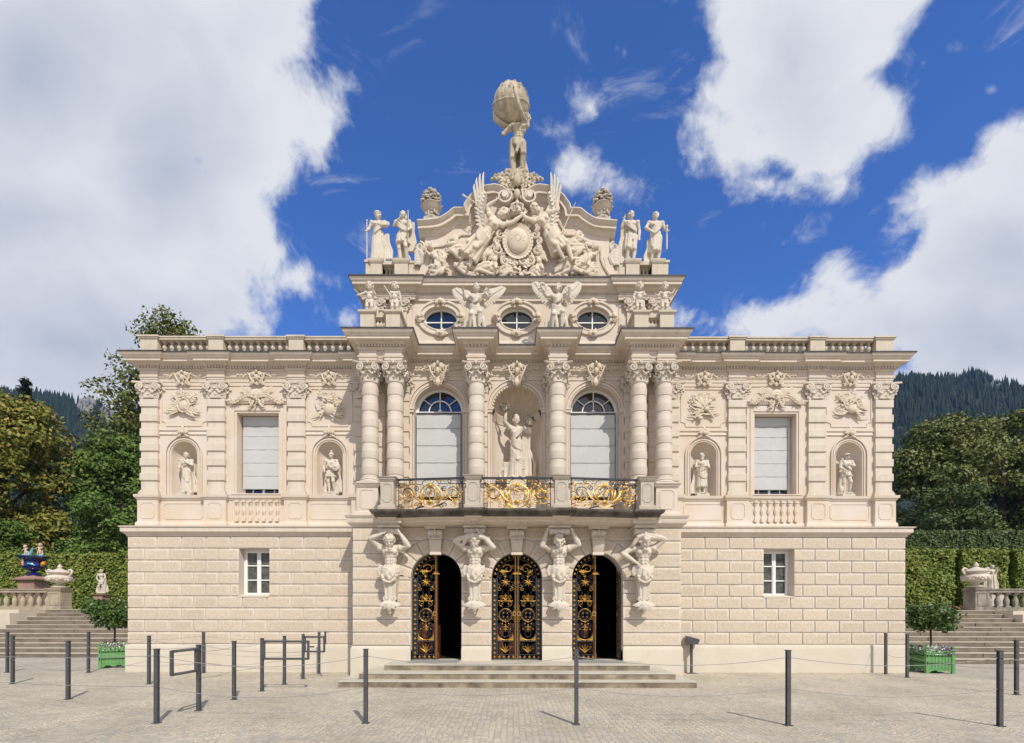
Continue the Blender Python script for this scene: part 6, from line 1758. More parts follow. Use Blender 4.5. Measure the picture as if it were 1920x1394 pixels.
# ------------------------------------------------------------------ atlantes carrying the balcony
def atlant(seed, arms, turn, hair='curly', cloth=None):
    f = Fig(seed); f.torso((0,0,.53),(0,-.0,.73),(0,-.02,.82),False,1.15); f.head((0,-.07,.88),turn,hair,True,1.3,.45)
    (a, b), (c, d) = arms; f.arm((-.13,0,.80),a,b,.042,k=1.05); f.arm((.13,0,.80),c,d,.042,k=1.05)
    # hip cloth with swags
    f.sash((-.12,-.02,.55),(.12,-.02,.52),.03,.026,3); f.sash((-.12,-.02,.50),(.12,-.02,.55),.05,.026,3); f.sash((-.11,-.02,.47),(.11,-.02,.50),.07,.022,3)
    f.e((0,.0,.46),(.095,.07,.09)); f.fold([(.0,-.09,.50),(-.02,-.11,.42),(.01,-.10,.36)],.035,.02); f.fold([(.03,-.09,.48),(.05,-.10,.41),(.03,-.1,.37)],.03,.015); f.fold([(-.12,-.04,.56),(-.15,-.04,.47),(-.13,-.03,.42)],.02,.02)
    if cloth: f.fold([(-.10,-.09,.93),(-.02,-.12,.96),(.10,-.10,.93),(.19,-.07,.92)],.035,.03); f.fold([(-.1,-.09,.92),(-.14,-.07,.85),(-.16,-.05,.82)],.03,.02)
    return f
AT = [(-3.11, 71, (((-.24,-.06,.92),(-.10,-.10,.97)),((.24,-.05,.82),(.15,-.09,.97))), .2, None),
      (-1.033, 72, (((-.25,-.06,.89),(-.09,-.11,.955)),((.24,-.07,.80),(.08,-.11,.98))), -.2, True),
      (1.033, 73, (((-.22,-.08,.82),(-.17,-.09,.985)),((.25,-.05,.84),(.18,-.09,.985))), .0, None),
      (3.11, 74, (((-.27,-.03,.72),(-.12,-.08,.60)),((.26,-.05,.915),(.05,-.12,.97))), .3, True)]
for i, (x, sd, ar, tn, cl_) in enumerate(AT):
    e_ = empty('atlas_support', (x, YL-.20, 0)); e_.parent = palace
    f = atlant(sd, ar, tn, 'curly', cl_); H = 1.80
    o = f.build('figure', STONE, H, e_, vox=.012, wide=1.06); o.location = (0, 0, 1.74)
    m = MB()
    # capital block with rolled volutes
    m.box(-.27,.27,-.24,.25,3.655,3.70); m.box(-.25,.25,-.22,.25,3.70,3.745)
    for q in (-1, 1): m.lathe([(.03,-.12),(.075,-.115),(.085,-.06),(.07,0),(.085,.06),(.075,.115),(.03,.12)], (0,0,0), 14, M=Matrix.Translation((q*.13,-.12,3.575)) @ Matrix.Rotation(pi/2,4,'Y'))
    m.ell((0,-.16,3.58), (.035,.07,.07)); m.box(-.22,.22,-.05,.25,3.5,3.655)
    m.build('capital', STONE, e_, 40)
    m = MB(); v = []
    for j in range(10):
        t = j/9; z = 2.62-.72*t; w = .185-.055*t; d = .15-.05*t
        v += [(-w,.25,z),(-w,-d*.6,z),(-w*.72,-d,z),(-w*.4,-d*.86,z),(-w*.2,-d*1.08,z),(w*.2,-d*1.08,z),(w*.4,-d*.86,z),(w*.72,-d,z),(w,-d*.6,z),(w,.25,z)]
    m.add(v, [(j*10+i_,j*10+(i_+1)%10,(j+1)*10+(i_+1)%10,(j+1)*10+i_) for j in range(9) for i_ in range(10)]+[tuple(range(10)),tuple(range(90,100))])
    m.build('term', STONE, e_, 30)
    m = MB()   # garland
    for k in range(44):
        a = pi+pi*k/43; rr = random.Random(k+sd)
        c = (.165*cos(a), -.15-.03*abs(sin(a)), 2.50+.17*sin(a)); m.ell((c[0]+rr.uniform(-.014,.014), c[1]+rr.uniform(-.02,.01), c[2]+rr.uniform(-.014,.014)), (rr.uniform(.026,.040),)*3, 6, 4)
    m.build('garland', STONE, e_, 60)
    m = MB()
    for q in (-1, 1): m.spiral(q*.10, 1.92, -.10, .055, 1.3, pi/2, -q, .026, n=6); m.leaf((q*.05,1.88), (-pi/2+q*.45), .24, .08, -.08, curl=q*.7, dy=.05); m.leaf((q*.02,1.88), (-pi/2+q*.2), .26, .07, -.09, curl=q*.4, dy=.06)
    m.leaf((0,1.9), -pi/2, .30, .09, -.10, curl=0, dy=.07); m.ell((0,-.0,1.80), (.09,.07,.13)); m.ell((0,-.07,1.60), (.035,.035,.05))
    for q in (-1, 1):
        for k in range(3): m.leaf((q*.03*k,1.90-.02*k), -pi/2+q*(.1+.22*k), .22-.03*k, .045, -.13+.02*k, curl=q*.5, dy=.05)
        m.ell((q*.13,-.06,1.93), (.035,.04,.04)); m.spiral(q*.12, 1.72, -.08, .04, 1.1, pi/2, q, .018, n=5); m.box(-.1,.1,-.03,.25,1.72,1.95)
    m.build('leaf_console', STONE, e_, 50)
# ------------------------------------------------------------------ gardens at both sides
import numpy as np
GRASS = nmat('grass_green', (.055,.10,.025), .9, (.08,.12,.03), .6)
HEDGE = None
def leafmat(name, cols, rough=.55, trans=.25):
    m = nmat(name, cols[0], rough, spec=.3, island_cols=cols)
    b = m.node_tree.nodes['Principled BSDF']
    return m
L_YEL = leafmat('yellowing_leaves', [(.09,.115,.018),(.17,.175,.026),(.25,.21,.033),(.13,.15,.022),(.30,.20,.032)])
L_GRN = leafmat('green_leaves', [(.05,.095,.014),(.085,.145,.022),(.13,.19,.03),(.06,.11,.018)])
L_DRK = leafmat('dark_leaves', [(.04,.065,.016),(.07,.10,.024),(.11,.14,.032),(.05,.08,.02)])
L_OLV = leafmat('olive_leaves', [(.07,.095,.022),(.13,.15,.035),(.20,.20,.045),(.09,.115,.026)])
L_HDG = leafmat('hedge_leaves', [(.085,.13,.02),(.15,.20,.03),(.22,.25,.04),(.11,.16,.026),(.28,.23,.04)])
L_BAY = leafmat('bay_leaves', [(.03,.065,.012),(.06,.11,.018),(.09,.14,.026),(.04,.08,.014)], .4)
L_CON = leafmat('cloud_shaded_needles', [(.008,.018,.009),(.013,.027,.012),(.02,.036,.014)], .8)  # darkened needles: the cloud shadow over the mountains is put into this colour
BARK = nmat('bark', (.09,.065,.045), .95, (.05,.035,.025), 8, .5, 30, .02)
def leaf_cloud(pos, nrm, size, rng, aspect=.55):
    """small diamond leaves at pos, loosely facing nrm; returns (verts, faces)"""
    n = len(pos)
    d = nrm+rng.normal(0, .55, (n, 3)); d /= np.linalg.norm(d, axis=1)[:, None]+1e-9
    t = np.cross(d, rng.normal(0, 1, (n, 3))); t /= np.linalg.norm(t, axis=1)[:, None]+1e-9
    b = np.cross(d, t); s = size*rng.uniform(.6, 1.35, n)[:, None]
    v = np.stack([pos-t*s*.5, pos+b*s*aspect*.5-d*s*.08, pos+t*s*.5, pos-b*s*aspect*.5-d*s*.08], 1).reshape(-1, 3)
    return v
def leaf_obj(name, v, mat, parent=None):
    n = len(v)//4; me = bpy.data.meshes.new(name)
    me.vertices.add(4*n); me.loops.add(4*n); me.polygons.add(n)
    me.vertices.foreach_set('co', v.astype('f').ravel()); me.loops.foreach_set('vertex_index', np.arange(4*n, dtype='i'))
    me.polygons.foreach_set('loop_start', np.arange(0, 4*n, 4, dtype='i')); me.update(calc_edges=True)
    me.materials.append(mat); o = bpy.data.objects.new(name, me); COL.objects.link(o); o.parent = parent; return o
def lobes_leaves(lobes, n, size, seed, shell=.45, clump=6, up=.35):
    rng = np.random.default_rng(seed); P = []; Nn = []
    w = np.array([l[3]*l[4]*l[5] for l in lobes])**.667; w = w/w.sum()
    for l, wi in zip(lobes, w):
        k = max(3, int(n*wi/clump)); c = np.array(l[:3]); R = np.array(l[3:6])
        u = rng.normal(0, 1, (k, 3)); u /= np.linalg.norm(u, axis=1)[:, None]
        rad = 1-shell*rng.random(k)**1.6
        rad = rad*(1+.16*np.sin(u[:, 0]*7+seed+l[0])*np.cos(u[:, 2]*8+l[1]))
        cc = c+u*R*rad[:, None]
        for j in range(clump):
            P.append(cc+rng.normal(0, size*.75, (k, 3))*np.array([1, 1, .5])); q = u*.7+np.array([0, 0, up]); Nn.append(q/np.linalg.norm(q, axis=1)[:, None])
    return leaf_cloud(np.concatenate(P), np.concatenate(Nn), size, rng)
def tree(x, y, z, H, W, mat, seed, label, n=16000, size=.30, trunk_h=.3, name='tree', group=None, cat='tree', lob=26, crown0=.22, shell=.45, tr=.03, sub=.17):
    e = empty(name, (x, y, z), label=label, cat=cat, group=group); r = random.Random(seed); lobes = []
    for i in range(lob):
        t = r.random(); zz = H*(crown0+(1-crown0)*t); ww = W*.5*sqrt(max(.05, 1-((t-.38)/.66)**2)); a = r.uniform(0, 2*pi); q = ww*r.uniform(.35,.85)
        s = W*sub*r.uniform(.7,1.3); lobes.append((q*cos(a), q*sin(a), min(zz, H-s*.6), s, s, s*.72))
    leaf_obj('crown', lobes_leaves(lobes, n, size, seed, shell), mat, e)
    m = MB(); pts = [(0,0,-1)]+[(r.uniform(-.02,.02)*W*t, r.uniform(-.02,.02)*W*t, H*t) for t in (.1,.25,.45,.65,.85)]
    m.tube(pts, [H*tr*1.2, H*tr, H*tr*.85, H*tr*.6, H*tr*.35, H*tr*.12], 9)
    for l in lobes[::2]:
        h = max(.12*H, l[2]*.62); m.tube([(0,0,h),(l[0]*.5,l[1]*.5,(h+l[2])*.52),(l[0],l[1],l[2])], [H*tr*.35,H*tr*.2,H*tr*.06], 5)
    m.build('trunk', BARK, e, 60); return e
def conifer(x, y, z, H, W, seed, label, group=None, n=7000, mat=None):
    e = empty('spruce_tree', (x, y, z), label=label, cat='tree', group=group); rng = np.random.default_rng(seed)
    k = n//5; t = rng.random(k)**.8; lev = np.floor(t*22)/22+rng.random(k)*.02; a = rng.random(k)*2*pi
    br = 1+.25*np.sin(a*5+lev*60); rad = W*.5*(1-lev)*rng.random(k)**.5*br+.05
    c = np.stack([rad*np.cos(a), rad*np.sin(a), H*(.1+.9*lev)-rad*.28], 1)
    P = np.concatenate([c+rng.normal(0, .16, (k, 3)) for j in range(5)]); Nn = np.tile(np.stack([np.cos(a)*.5, np.sin(a)*.5, np.ones(k)*.8], 1), (5, 1))
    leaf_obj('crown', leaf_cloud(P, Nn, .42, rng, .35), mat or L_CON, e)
    m = MB(); m.tube([(0,0,-1),(0,0,H*.5),(0,0,H*.99)], [H*.018,H*.011,.02], 7); m.build('trunk', BARK, e, 60); return e
GD = lambda py: 1.6*F/(py-CY0)-CD      # ground y from picture row

# terraces and stairs
Y0L, Y0R, RI, TR_ = 17.4-CD, 15.7-CD, .155, .42
def garden_stairs(s, y0, name_label):
    e = empty('garden_stairs', (0,0,0), label=name_label, cat='stairs')
    xi = 10.8; nst = 11
    m = MB(); r = random.Random(3+s)
    for k in range(nst):
        xo = 31 if k < 6 else 20.24
        if s > 0: xo = 31 if k < 7 else 19.04
        za, zb, ya = k*RI, (k+1)*RI, y0+k*TR_
        a, b = sorted((s*xi, s*xo))
        # slabs with open joints
        x = a
        while x < b-.05:
            w = r.uniform(1.3, 2.4); x2 = min(b, x+w)
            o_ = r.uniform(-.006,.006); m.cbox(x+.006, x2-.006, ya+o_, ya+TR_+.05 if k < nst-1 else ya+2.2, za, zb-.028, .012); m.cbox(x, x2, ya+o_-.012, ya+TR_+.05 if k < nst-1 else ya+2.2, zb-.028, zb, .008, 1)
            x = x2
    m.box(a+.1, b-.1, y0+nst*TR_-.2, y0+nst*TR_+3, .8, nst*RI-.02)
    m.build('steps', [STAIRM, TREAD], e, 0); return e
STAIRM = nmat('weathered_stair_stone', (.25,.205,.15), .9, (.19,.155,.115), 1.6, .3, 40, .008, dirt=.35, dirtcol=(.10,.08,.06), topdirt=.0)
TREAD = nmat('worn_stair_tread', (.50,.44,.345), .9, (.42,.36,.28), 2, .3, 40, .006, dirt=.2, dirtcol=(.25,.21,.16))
nt_ = STAIRM.node_tree
garden_stairs(-1, Y0L, 'wide weathered stone garden stairs rising to the left of the palace')
garden_stairs(1, Y0R, 'wide weathered stone garden stairs rising to the right of the palace')
m = MB()
m.box(-60, -10.6, Y0L+11*TR_+.3, 60, 1.0, 1.69); m.box(10.6, 60, Y0R+11*TR_+.3, 60, 1.0, 1.69)
tag(m.build('terrace', GRASS, smooth=0), 'flat green garden terraces above the side stairs', kind='structure')
# grassy slope behind
m = MB(); nx, ny = 60, 14; v = []
for j in range(ny+1):
    for i in range(nx+1):
        x = -150+300*i/nx; y = 20+90*j/ny; v.append((x, y, 1.5+max(0, (y-22))*.17+(noise.noise((x*.06, y*.06, 0)))*1.2*min(1, j/3)))
m.add(v, [(j*(nx+1)+i, j*(nx+1)+i+1, (j+1)*(nx+1)+i+1, (j+1)*(nx+1)+i) for j in range(ny) for i in range(nx)])
tag(m.build('hillside', GRASS, smooth=80), 'green slope rising behind the palace', kind='structure')
RETW = nmat('retaining_wall_stucco', (.60,.53,.42), .9, (.54,.47,.37), 1.5, .2, 40, .006, dirt=.2, dirtcol=(.3,.25,.18))
SAND = nmat('garden_sandstone', (.42,.35,.25), .85, (.34,.28,.20), 3, .3, 40, .006, dirt=.3, dirtcol=(.18,.15,.11), topdirt=.3)
SANDD = nmat('dark_garden_stone', (.34,.30,.24), .85, (.24,.21,.17), 3, .3, 40, .006, dirt=.35, dirtcol=(.10,.08,.065), topdirt=.4)
PINK = nmat('pink_marble', (.42,.26,.20), .6, (.33,.19,.15), 3, .1)
for s, xi, y0 in ((-1, 20.2, Y0L+6*TR_), (1, 19.0, Y0R+7*TR_)):
    m = MB(); a, b = sorted((s*xi, s*60))
    m.box(a, b, y0+.12, y0+1.6, .0, 1.54); a, b = sorted((s*(xi+.012), s*59.9)); m.box(a, b, y0+.5, y0+6, .01, 1.68)
    for k in range(9): m.box(s*(xi+1.2+3.2*k)-.012, s*(xi+1.2+3.2*k)+.012, y0+.105, y0+.12, .9, 1.5)
    tag(m.build('retaining_wall', RETW, smooth=0), 'cream retaining wall beside the upper %s garden stairs' % ('left' if s < 0 else 'right'), 'wall')
# garden balustrades with end pedestal
def garden_balustrade(s, x0, y, mat, label):
    e = empty('garden_balustrade', (s*x0, y, 1.69), label=label, cat='balustrade')
    m = MB(); a, b = sorted((0, s*24))
    m.box(a, b, -.22, .22, -.12, .14); m.box(a, b, -.30, .26, -.2, -.12); m.build('base', mat, e, 0)
    m = MB(); m.box(a, b, -.17, .17, .74, .86); m.box(a, b, -.21, .21, .86, .90); m.build('rail', mat, e, 0)
    p = MB(); sweep(p, [(-.28,.28),(-.28,-.28),(.28,-.28),(.28,.28)], [(.04,-.1),(.04,.10),(0,.14),(0,.80),(.03,.82),(.06,.88),(.07,.93),(-.28,.95)])
    sweep_xz(p, [(-.18,.22),(.18,.22),(.18,.70),(-.18,.70)][::-1], [(0,-.28),(0,-.30),(.02,-.30),(.02,-.28)], close=True)
    p.build('pedestal', mat, e, 30)
    b0 = None
    bm_ = MB(); bm_.box(-.10,.10,-.10,.10,.14,.20); bm_.lathe([(.085,.20),(.09,.24),(.11,.36),(.10,.44),(.055,.56),(.06,.62),(.085,.66)], n=10); bm_.box(-.10,.10,-.10,.10,.66,.74)
    for i in range(26):
        if b0 is None: b0 = bm_.build('baluster', mat, e, 40); o = b0
        else: o = cpy(b0, e, deep=False)
        o.location = (s*(.52+.36*i), 0, 0)
    return e
YBL, YBR = 22.0-CD, 20.6-CD
XBL, XBR = abs(XW(112, YBL)), abs(XW(1830, YBR))
garden_balustrade(-1, XBL, YBL, SAND, 'sandstone garden balustrade and end pedestal above the left stairs')
garden_balustrade(1, XBR, YBR, SANDD, 'dark stained garden balustrade and end pedestal above the right stairs')
def garden_urn(): 
    m = MB(); m.lathe([(.30,0),(.32,.04),(.24,.07),(.12,.12),(.11,.17),(.20,.22),(.36,.28),(.46,.36),(.48,.44),(.42,.52),(.34,.55),(.34,.60),(.42,.64),(.45,.67),(.36,.72),(.22,.78),(.10,.83),(.06,.86),(.09,.90),(.08,.96),(.03,1.02),(.01,1.06)], n=26, flute=.02, nf=13)
    return m
def urn_handles():
    m = MB()
    for q in (-1, 1): m.tube([(q*.38,0,.50),(q*.50,0,.60),(q*.56,0,.72),(q*.48,0,.80),(q*.38,0,.76),(q*.38,0,.70)], [.04,.045,.05,.05,.04,.03], 7)
    r = random.Random(3)
    for i in range(30): a = 2*pi*i/30; m.ell((.43*cos(a), .43*sin(a), .38+.05*sin(i*1.7)), r.uniform(.05,.08), 6, 4)
    return m
for i, (s, X, Y, mt, lb) in enumerate(((-1, -XBL, YBL, STONE, 'pale lidded stone urn with two handles on the left balustrade pedestal'), (1, XBR, YBR, STONE, 'pale lidded stone urn with two handles on the right balustrade pedestal'))):
    e_ = empty('garden_urn', (X, Y, 2.64), label=lb, cat='urn')
    garden_urn().build('bowl', mt, e_, 40); urn_handles().build('handles', mt, e_, 50)
# blue majolica vase with figures on a pink marble pedestal
yv = 26-CD; xv = XW(63, yv); zb = ZW(1081, yv)
e_ = empty('marble_pedestal', (xv, yv, 1.6), label='pink marble pedestal with projecting cap under the blue vase', cat='pedestal')
m = MB(); h = zb-1.6
sweep(m, [(-.42,.42),(-.42,-.42),(.42,-.42),(.42,.42)], [(.05,0),(.05,.2),(0,.25),(0,h-.34),(.05,h-.30),(.16,h-.24),(.17,h-.18),(.06,h-.14),(-.14,h-.04),(-.2,h),(-.42,h)]); m.build('block', PINK, e_, 30)
BLUE = nmat('cobalt_glaze', (.012,.018,.16), .12, spec=.8); TURQ = nmat('turquoise_glaze', (.10,.42,.45), .3); SKINC = nmat('glazed_flesh', (.62,.42,.33), .35); ORNG = nmat('orange_glaze', (.75,.28,.03), .3)
e_ = empty('majolica_vase', (xv, yv, zb), label='cobalt blue majolica vase crowned with painted cherub figures on a pink pedestal', cat='vase')
m = MB(); m.lathe([(.30,0),(.32,.05),(.22,.10),(.10,.17),(.11,.22),(.26,.28),(.44,.40),(.48,.50),(.42,.60),(.40,.72),(.50,.84),(.66,.92),(.70,.96),(.60,1.0),(.3,1.05)], n=30); m.build('bowl', BLUE, e_, 50)
m = MB()
for q in (-1, 1): m.tube([(q*.44,-.05,.50),(q*.60,-.08,.56),(q*.64,-.06,.68),(q*.50,-.04,.70)], [.06,.08,.08,.04], 7); m.ell((q*.58,-.1,.6), .10)
m.build('handles', ORNG, e_, 50)
m = MB(); m.tube([(.12,-.46,.60),(.28,-.44,.56),(.42,-.38,.50)], [.03,.05,.02], 7); m.tube([(-.1,-.1,1.0),(.0,-.12,1.25),(.06,-.1,1.42)], [.08,.06,.03], 7); m.ell((-.4,-.1,1.05),(.12,.1,.08)); m.ell((.45,-.1,1.03),(.12,.1,.06)); m.build('garland', TURQ, e_, 50)
for j, (q, hh) in enumerate(((-1, .62), (1, .72))):
    f = putto(90+j, q*.4, (((-.18,-.03,.60),(-.24,-.06,.52)),((.18,-.03,.60),(.22,-.08,.70))), cloth=True)
    o = f.build('cherub', SKINC, hh, e_, vox=.014); o.location = (q*.32, -.05, .98); o.rotation_euler = (0, q*.12, 0)
f = putto(95, .1, (((-.15,-.1,.60),(-.05,-.16,.55)),((.15,-.1,.60),(.2,-.12,.55))), cloth=False); o = f.build('cherub', SKINC, .42, e_, vox=.014); o.location = (-.12,-.46,.50)
# garden statue on a tall pedestal in front of the left hedge
ys = 28.5-CD; xs = XW(190, ys); zs = ZW(1114, ys)
f = Fig(81); stand(f, 1, head='wreath', turn=.2); f.arm((-.118,0,.80),(-.18,-.0,.68),(-.11,-.06,.58)); f.arm((.118,0,.80),(.17,-.02,.68),(.15,-.08,.56)); f.sash((-.1,0,.58),(.12,0,.50),.05,.025,4); f.cape(-.16,.16,.5,.04,.04,1.2,8); f.c((.12,0,.05),(.16,0,.6),.05,.04); f.base(.17)
q_ = MB(); sweep(q_, [(-.26,.26),(-.26,-.26),(.26,-.26),(.26,.26)], [(.05,-1.3),(.05,-1.15),(0,-1.1),(0,-.16),(.06,-.12),(.07,-.05),(-.2,-.03)])
statue('garden_statue', f, 1.35, (xs, ys, zs), 'small stone garden statue on a pink pedestal before the left hedge', parts=(('pedestal', q_, PINK),))
yt = 22.4-CD; xt = XW(1860, yt)
f = Fig(82); stand(f, 1, head='curly', turn=-.3, bare=False); f.skirt(.6,.04,.1,.16,.08,.12); f.arm((-.118,0,.80),(-.18,-.0,.68),(-.21,-.06,.60)); f.arm((.118,0,.80),(.17,-.02,.72),(.10,-.08,.86)); f.cape(-.2,.2,.7,.04,.04,1.2,8); f.base(.2)
statue('garden_statue', f, 1.12, (xt, yt, 2.62), 'small stone garden statue just behind the urn on the right balustrade', plinth=(.3,.3,.95))
# hedges
def hedge(x0, x1, y, z0, z1, dep, mat, label, n, size, seed, recess=()):
    e = empty('clipped_hedge', (0,0,0), label=label, cat='hedge'); rng = np.random.default_rng(seed)
    m = MB(); xs_ = [x0]
    for a, b in recess: xs_ += [a, b]
    xs_.append(x1); 
    for i in range(len(xs_)-1):
        a, b = xs_[i], xs_[i+1]
        if i % 2 == 0: m.box(a+.1, b-.1, y+.12, y+dep, z0, z1-.12)
        else: m.box(a-.1, b+.1, y+1.1, y+dep, z0, z1-.12)
    m.build('core', HCORE, e, 0)
    A = (x1-x0)*(z1-z0); k = n
    x = rng.uniform(x0, x1, k); z = rng.uniform(z0, z1, k); yy = np.full(k, y)+rng.normal(0, .07, k)
    rec = np.zeros(k, bool)
    for a, b in recess: rec |= (x > a) & (x < b)
    keep = ~(rec & (rng.random(k) < .35)); yy = np.where(rec, yy+1.0, yy)
    yy += .10*np.sin(x*3.1+z*1.7)*np.cos(z*2.3-x)
    p = np.stack([x, yy, z], 1)[keep]; nn = np.tile(np.array([0, -1, .35]), (len(p), 1))
    kt = int(k*dep/(z1-z0)*.6); xt_ = rng.uniform(x0, x1, kt); pt = np.stack([xt_, y+rng.uniform(0, dep, kt), np.full(kt, z1)+rng.normal(0, .06, kt)], 1); nt2 = np.tile(np.array([0, -.2, 1.]), (kt, 1))
    # sides of the recesses and ends
    S_ = []; SN = []
    for xx in [x0, x1]+[c for ab in recess for c in ab]:
        q = int(k*1.0/(x1-x0)*1.2); S_.append(np.stack([np.full(q, xx)+rng.normal(0, .05, q), y+rng.uniform(0, 1.1, q), rng.uniform(z0, z1, q)], 1)); SN.append(np.tile(np.array([1., -.2, .1]), (q, 1)))
    P = np.concatenate([p, pt]+S_); Nn = np.concatenate([nn, nt2]+SN)
    leaf_obj('foliage', leaf_cloud(P, Nn, size, rng, .6), mat, e); return e
HCORE = nmat('hedge_twigs', (.018,.026,.010), .95, (.03,.04,.012), 9)
hedge(-60, -8, 30-CD, 1.6, ZW(1040, 30-CD), 2, L_HDG, 'tall clipped hedge wall behind the left stairs', 60000, .17, 4)
yh = 27-CD; hx = lambda p: XW(p, yh)
hedge(hx(1660), 46, yh, 1.6, ZW(1031, yh), 2, L_HDG, 'tall clipped hedge wall with recessed bays behind the right stairs', 56000, .16, 5, recess=((hx(1788),hx(1803)),(hx(1886),hx(1906))))
hedge(22, 90, 45-CD, 4.0, ZW(994, 45-CD), 2.5, L_DRK, 'second darker hedge higher up behind the right hedge wall', 36000, .24, 6)
# trees
tree(-41.6, 41-CD, 3.8, 14.9, 12.5, L_YEL, 11, 'large broadleaf tree with yellowing autumn crown at the left edge', n=36000, size=.36, group='park trees at the left', lob=46, sub=.15)
tree(-36.0, 46-CD, 4.5, 13.2, 9.0, L_GRN, 12, 'fresh green broadleaf tree with rounded crown beside the palace', n=28000, size=.32, group='park trees at the left', lob=36)
tree(-32.5, 50-CD, 5, 15.0, 9.5, L_DRK, 13, 'dark green broadleaf tree close behind the left wing', n=28000, size=.32, group='park trees at the left', lob=36)
tree(-34.8, 52-CD, 6, 24.9, 15.5, L_OLV, 14, 'tall open tree showing above the left wing balustrade', n=17000, size=.36, group='park trees at the left', lob=56, crown0=.36, sub=.11, tr=.018)
tree(-37.5, 36-CD, 2.8, 5.2, 6, L_GRN, 15, 'low bright green shrubby tree above the left hedge', n=14000, size=.26, group='park trees at the left', lob=26, crown0=.05)
tree(-29.5, 36-CD, 2.8, 7.0, 6.0, L_GRN, 16, 'low green tree between the hedge and the left wing corner', n=14000, size=.26, group='park trees at the left', lob=26, crown0=.05)
tree(-50, 37-CD, 2.8, 8, 8, L_DRK, 17, 'dark dense tree cut by the left edge of the picture', n=14000, size=.3, group='park trees at the left', lob=26, crown0=.08)
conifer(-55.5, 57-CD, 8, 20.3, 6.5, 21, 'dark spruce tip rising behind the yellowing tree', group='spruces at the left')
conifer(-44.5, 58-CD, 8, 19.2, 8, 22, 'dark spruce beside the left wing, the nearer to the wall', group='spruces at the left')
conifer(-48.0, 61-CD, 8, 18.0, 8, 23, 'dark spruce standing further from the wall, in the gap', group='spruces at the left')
tree(48, 57-CD, 7, 16.5, 11.5, L_OLV, 31, 'olive green lime tree nearest the right wing', n=40000, size=.38, group='lime trees at the right', lob=44, crown0=.05, sub=.15)
tree(56.5, 58-CD, 7, 17.5, 12.5, L_OLV, 32, 'tallest olive green lime tree, second from the right wing', n=44000, size=.38, group='lime trees at the right', lob=48, crown0=.05, sub=.15)
tree(67, 60-CD, 7, 17.0, 12.5, L_OLV, 33, 'olive green lime tree at the right edge of the picture', n=34000, size=.38, group='lime trees at the right', lob=40, crown0=.05, sub=.15)
tree(43.5, 50-CD, 6, 8.5, 7, L_DRK, 34, 'low dark tree beside the right wing corner', n=12000, size=.3, group='lime trees at the right', lob=24, crown0=.03)

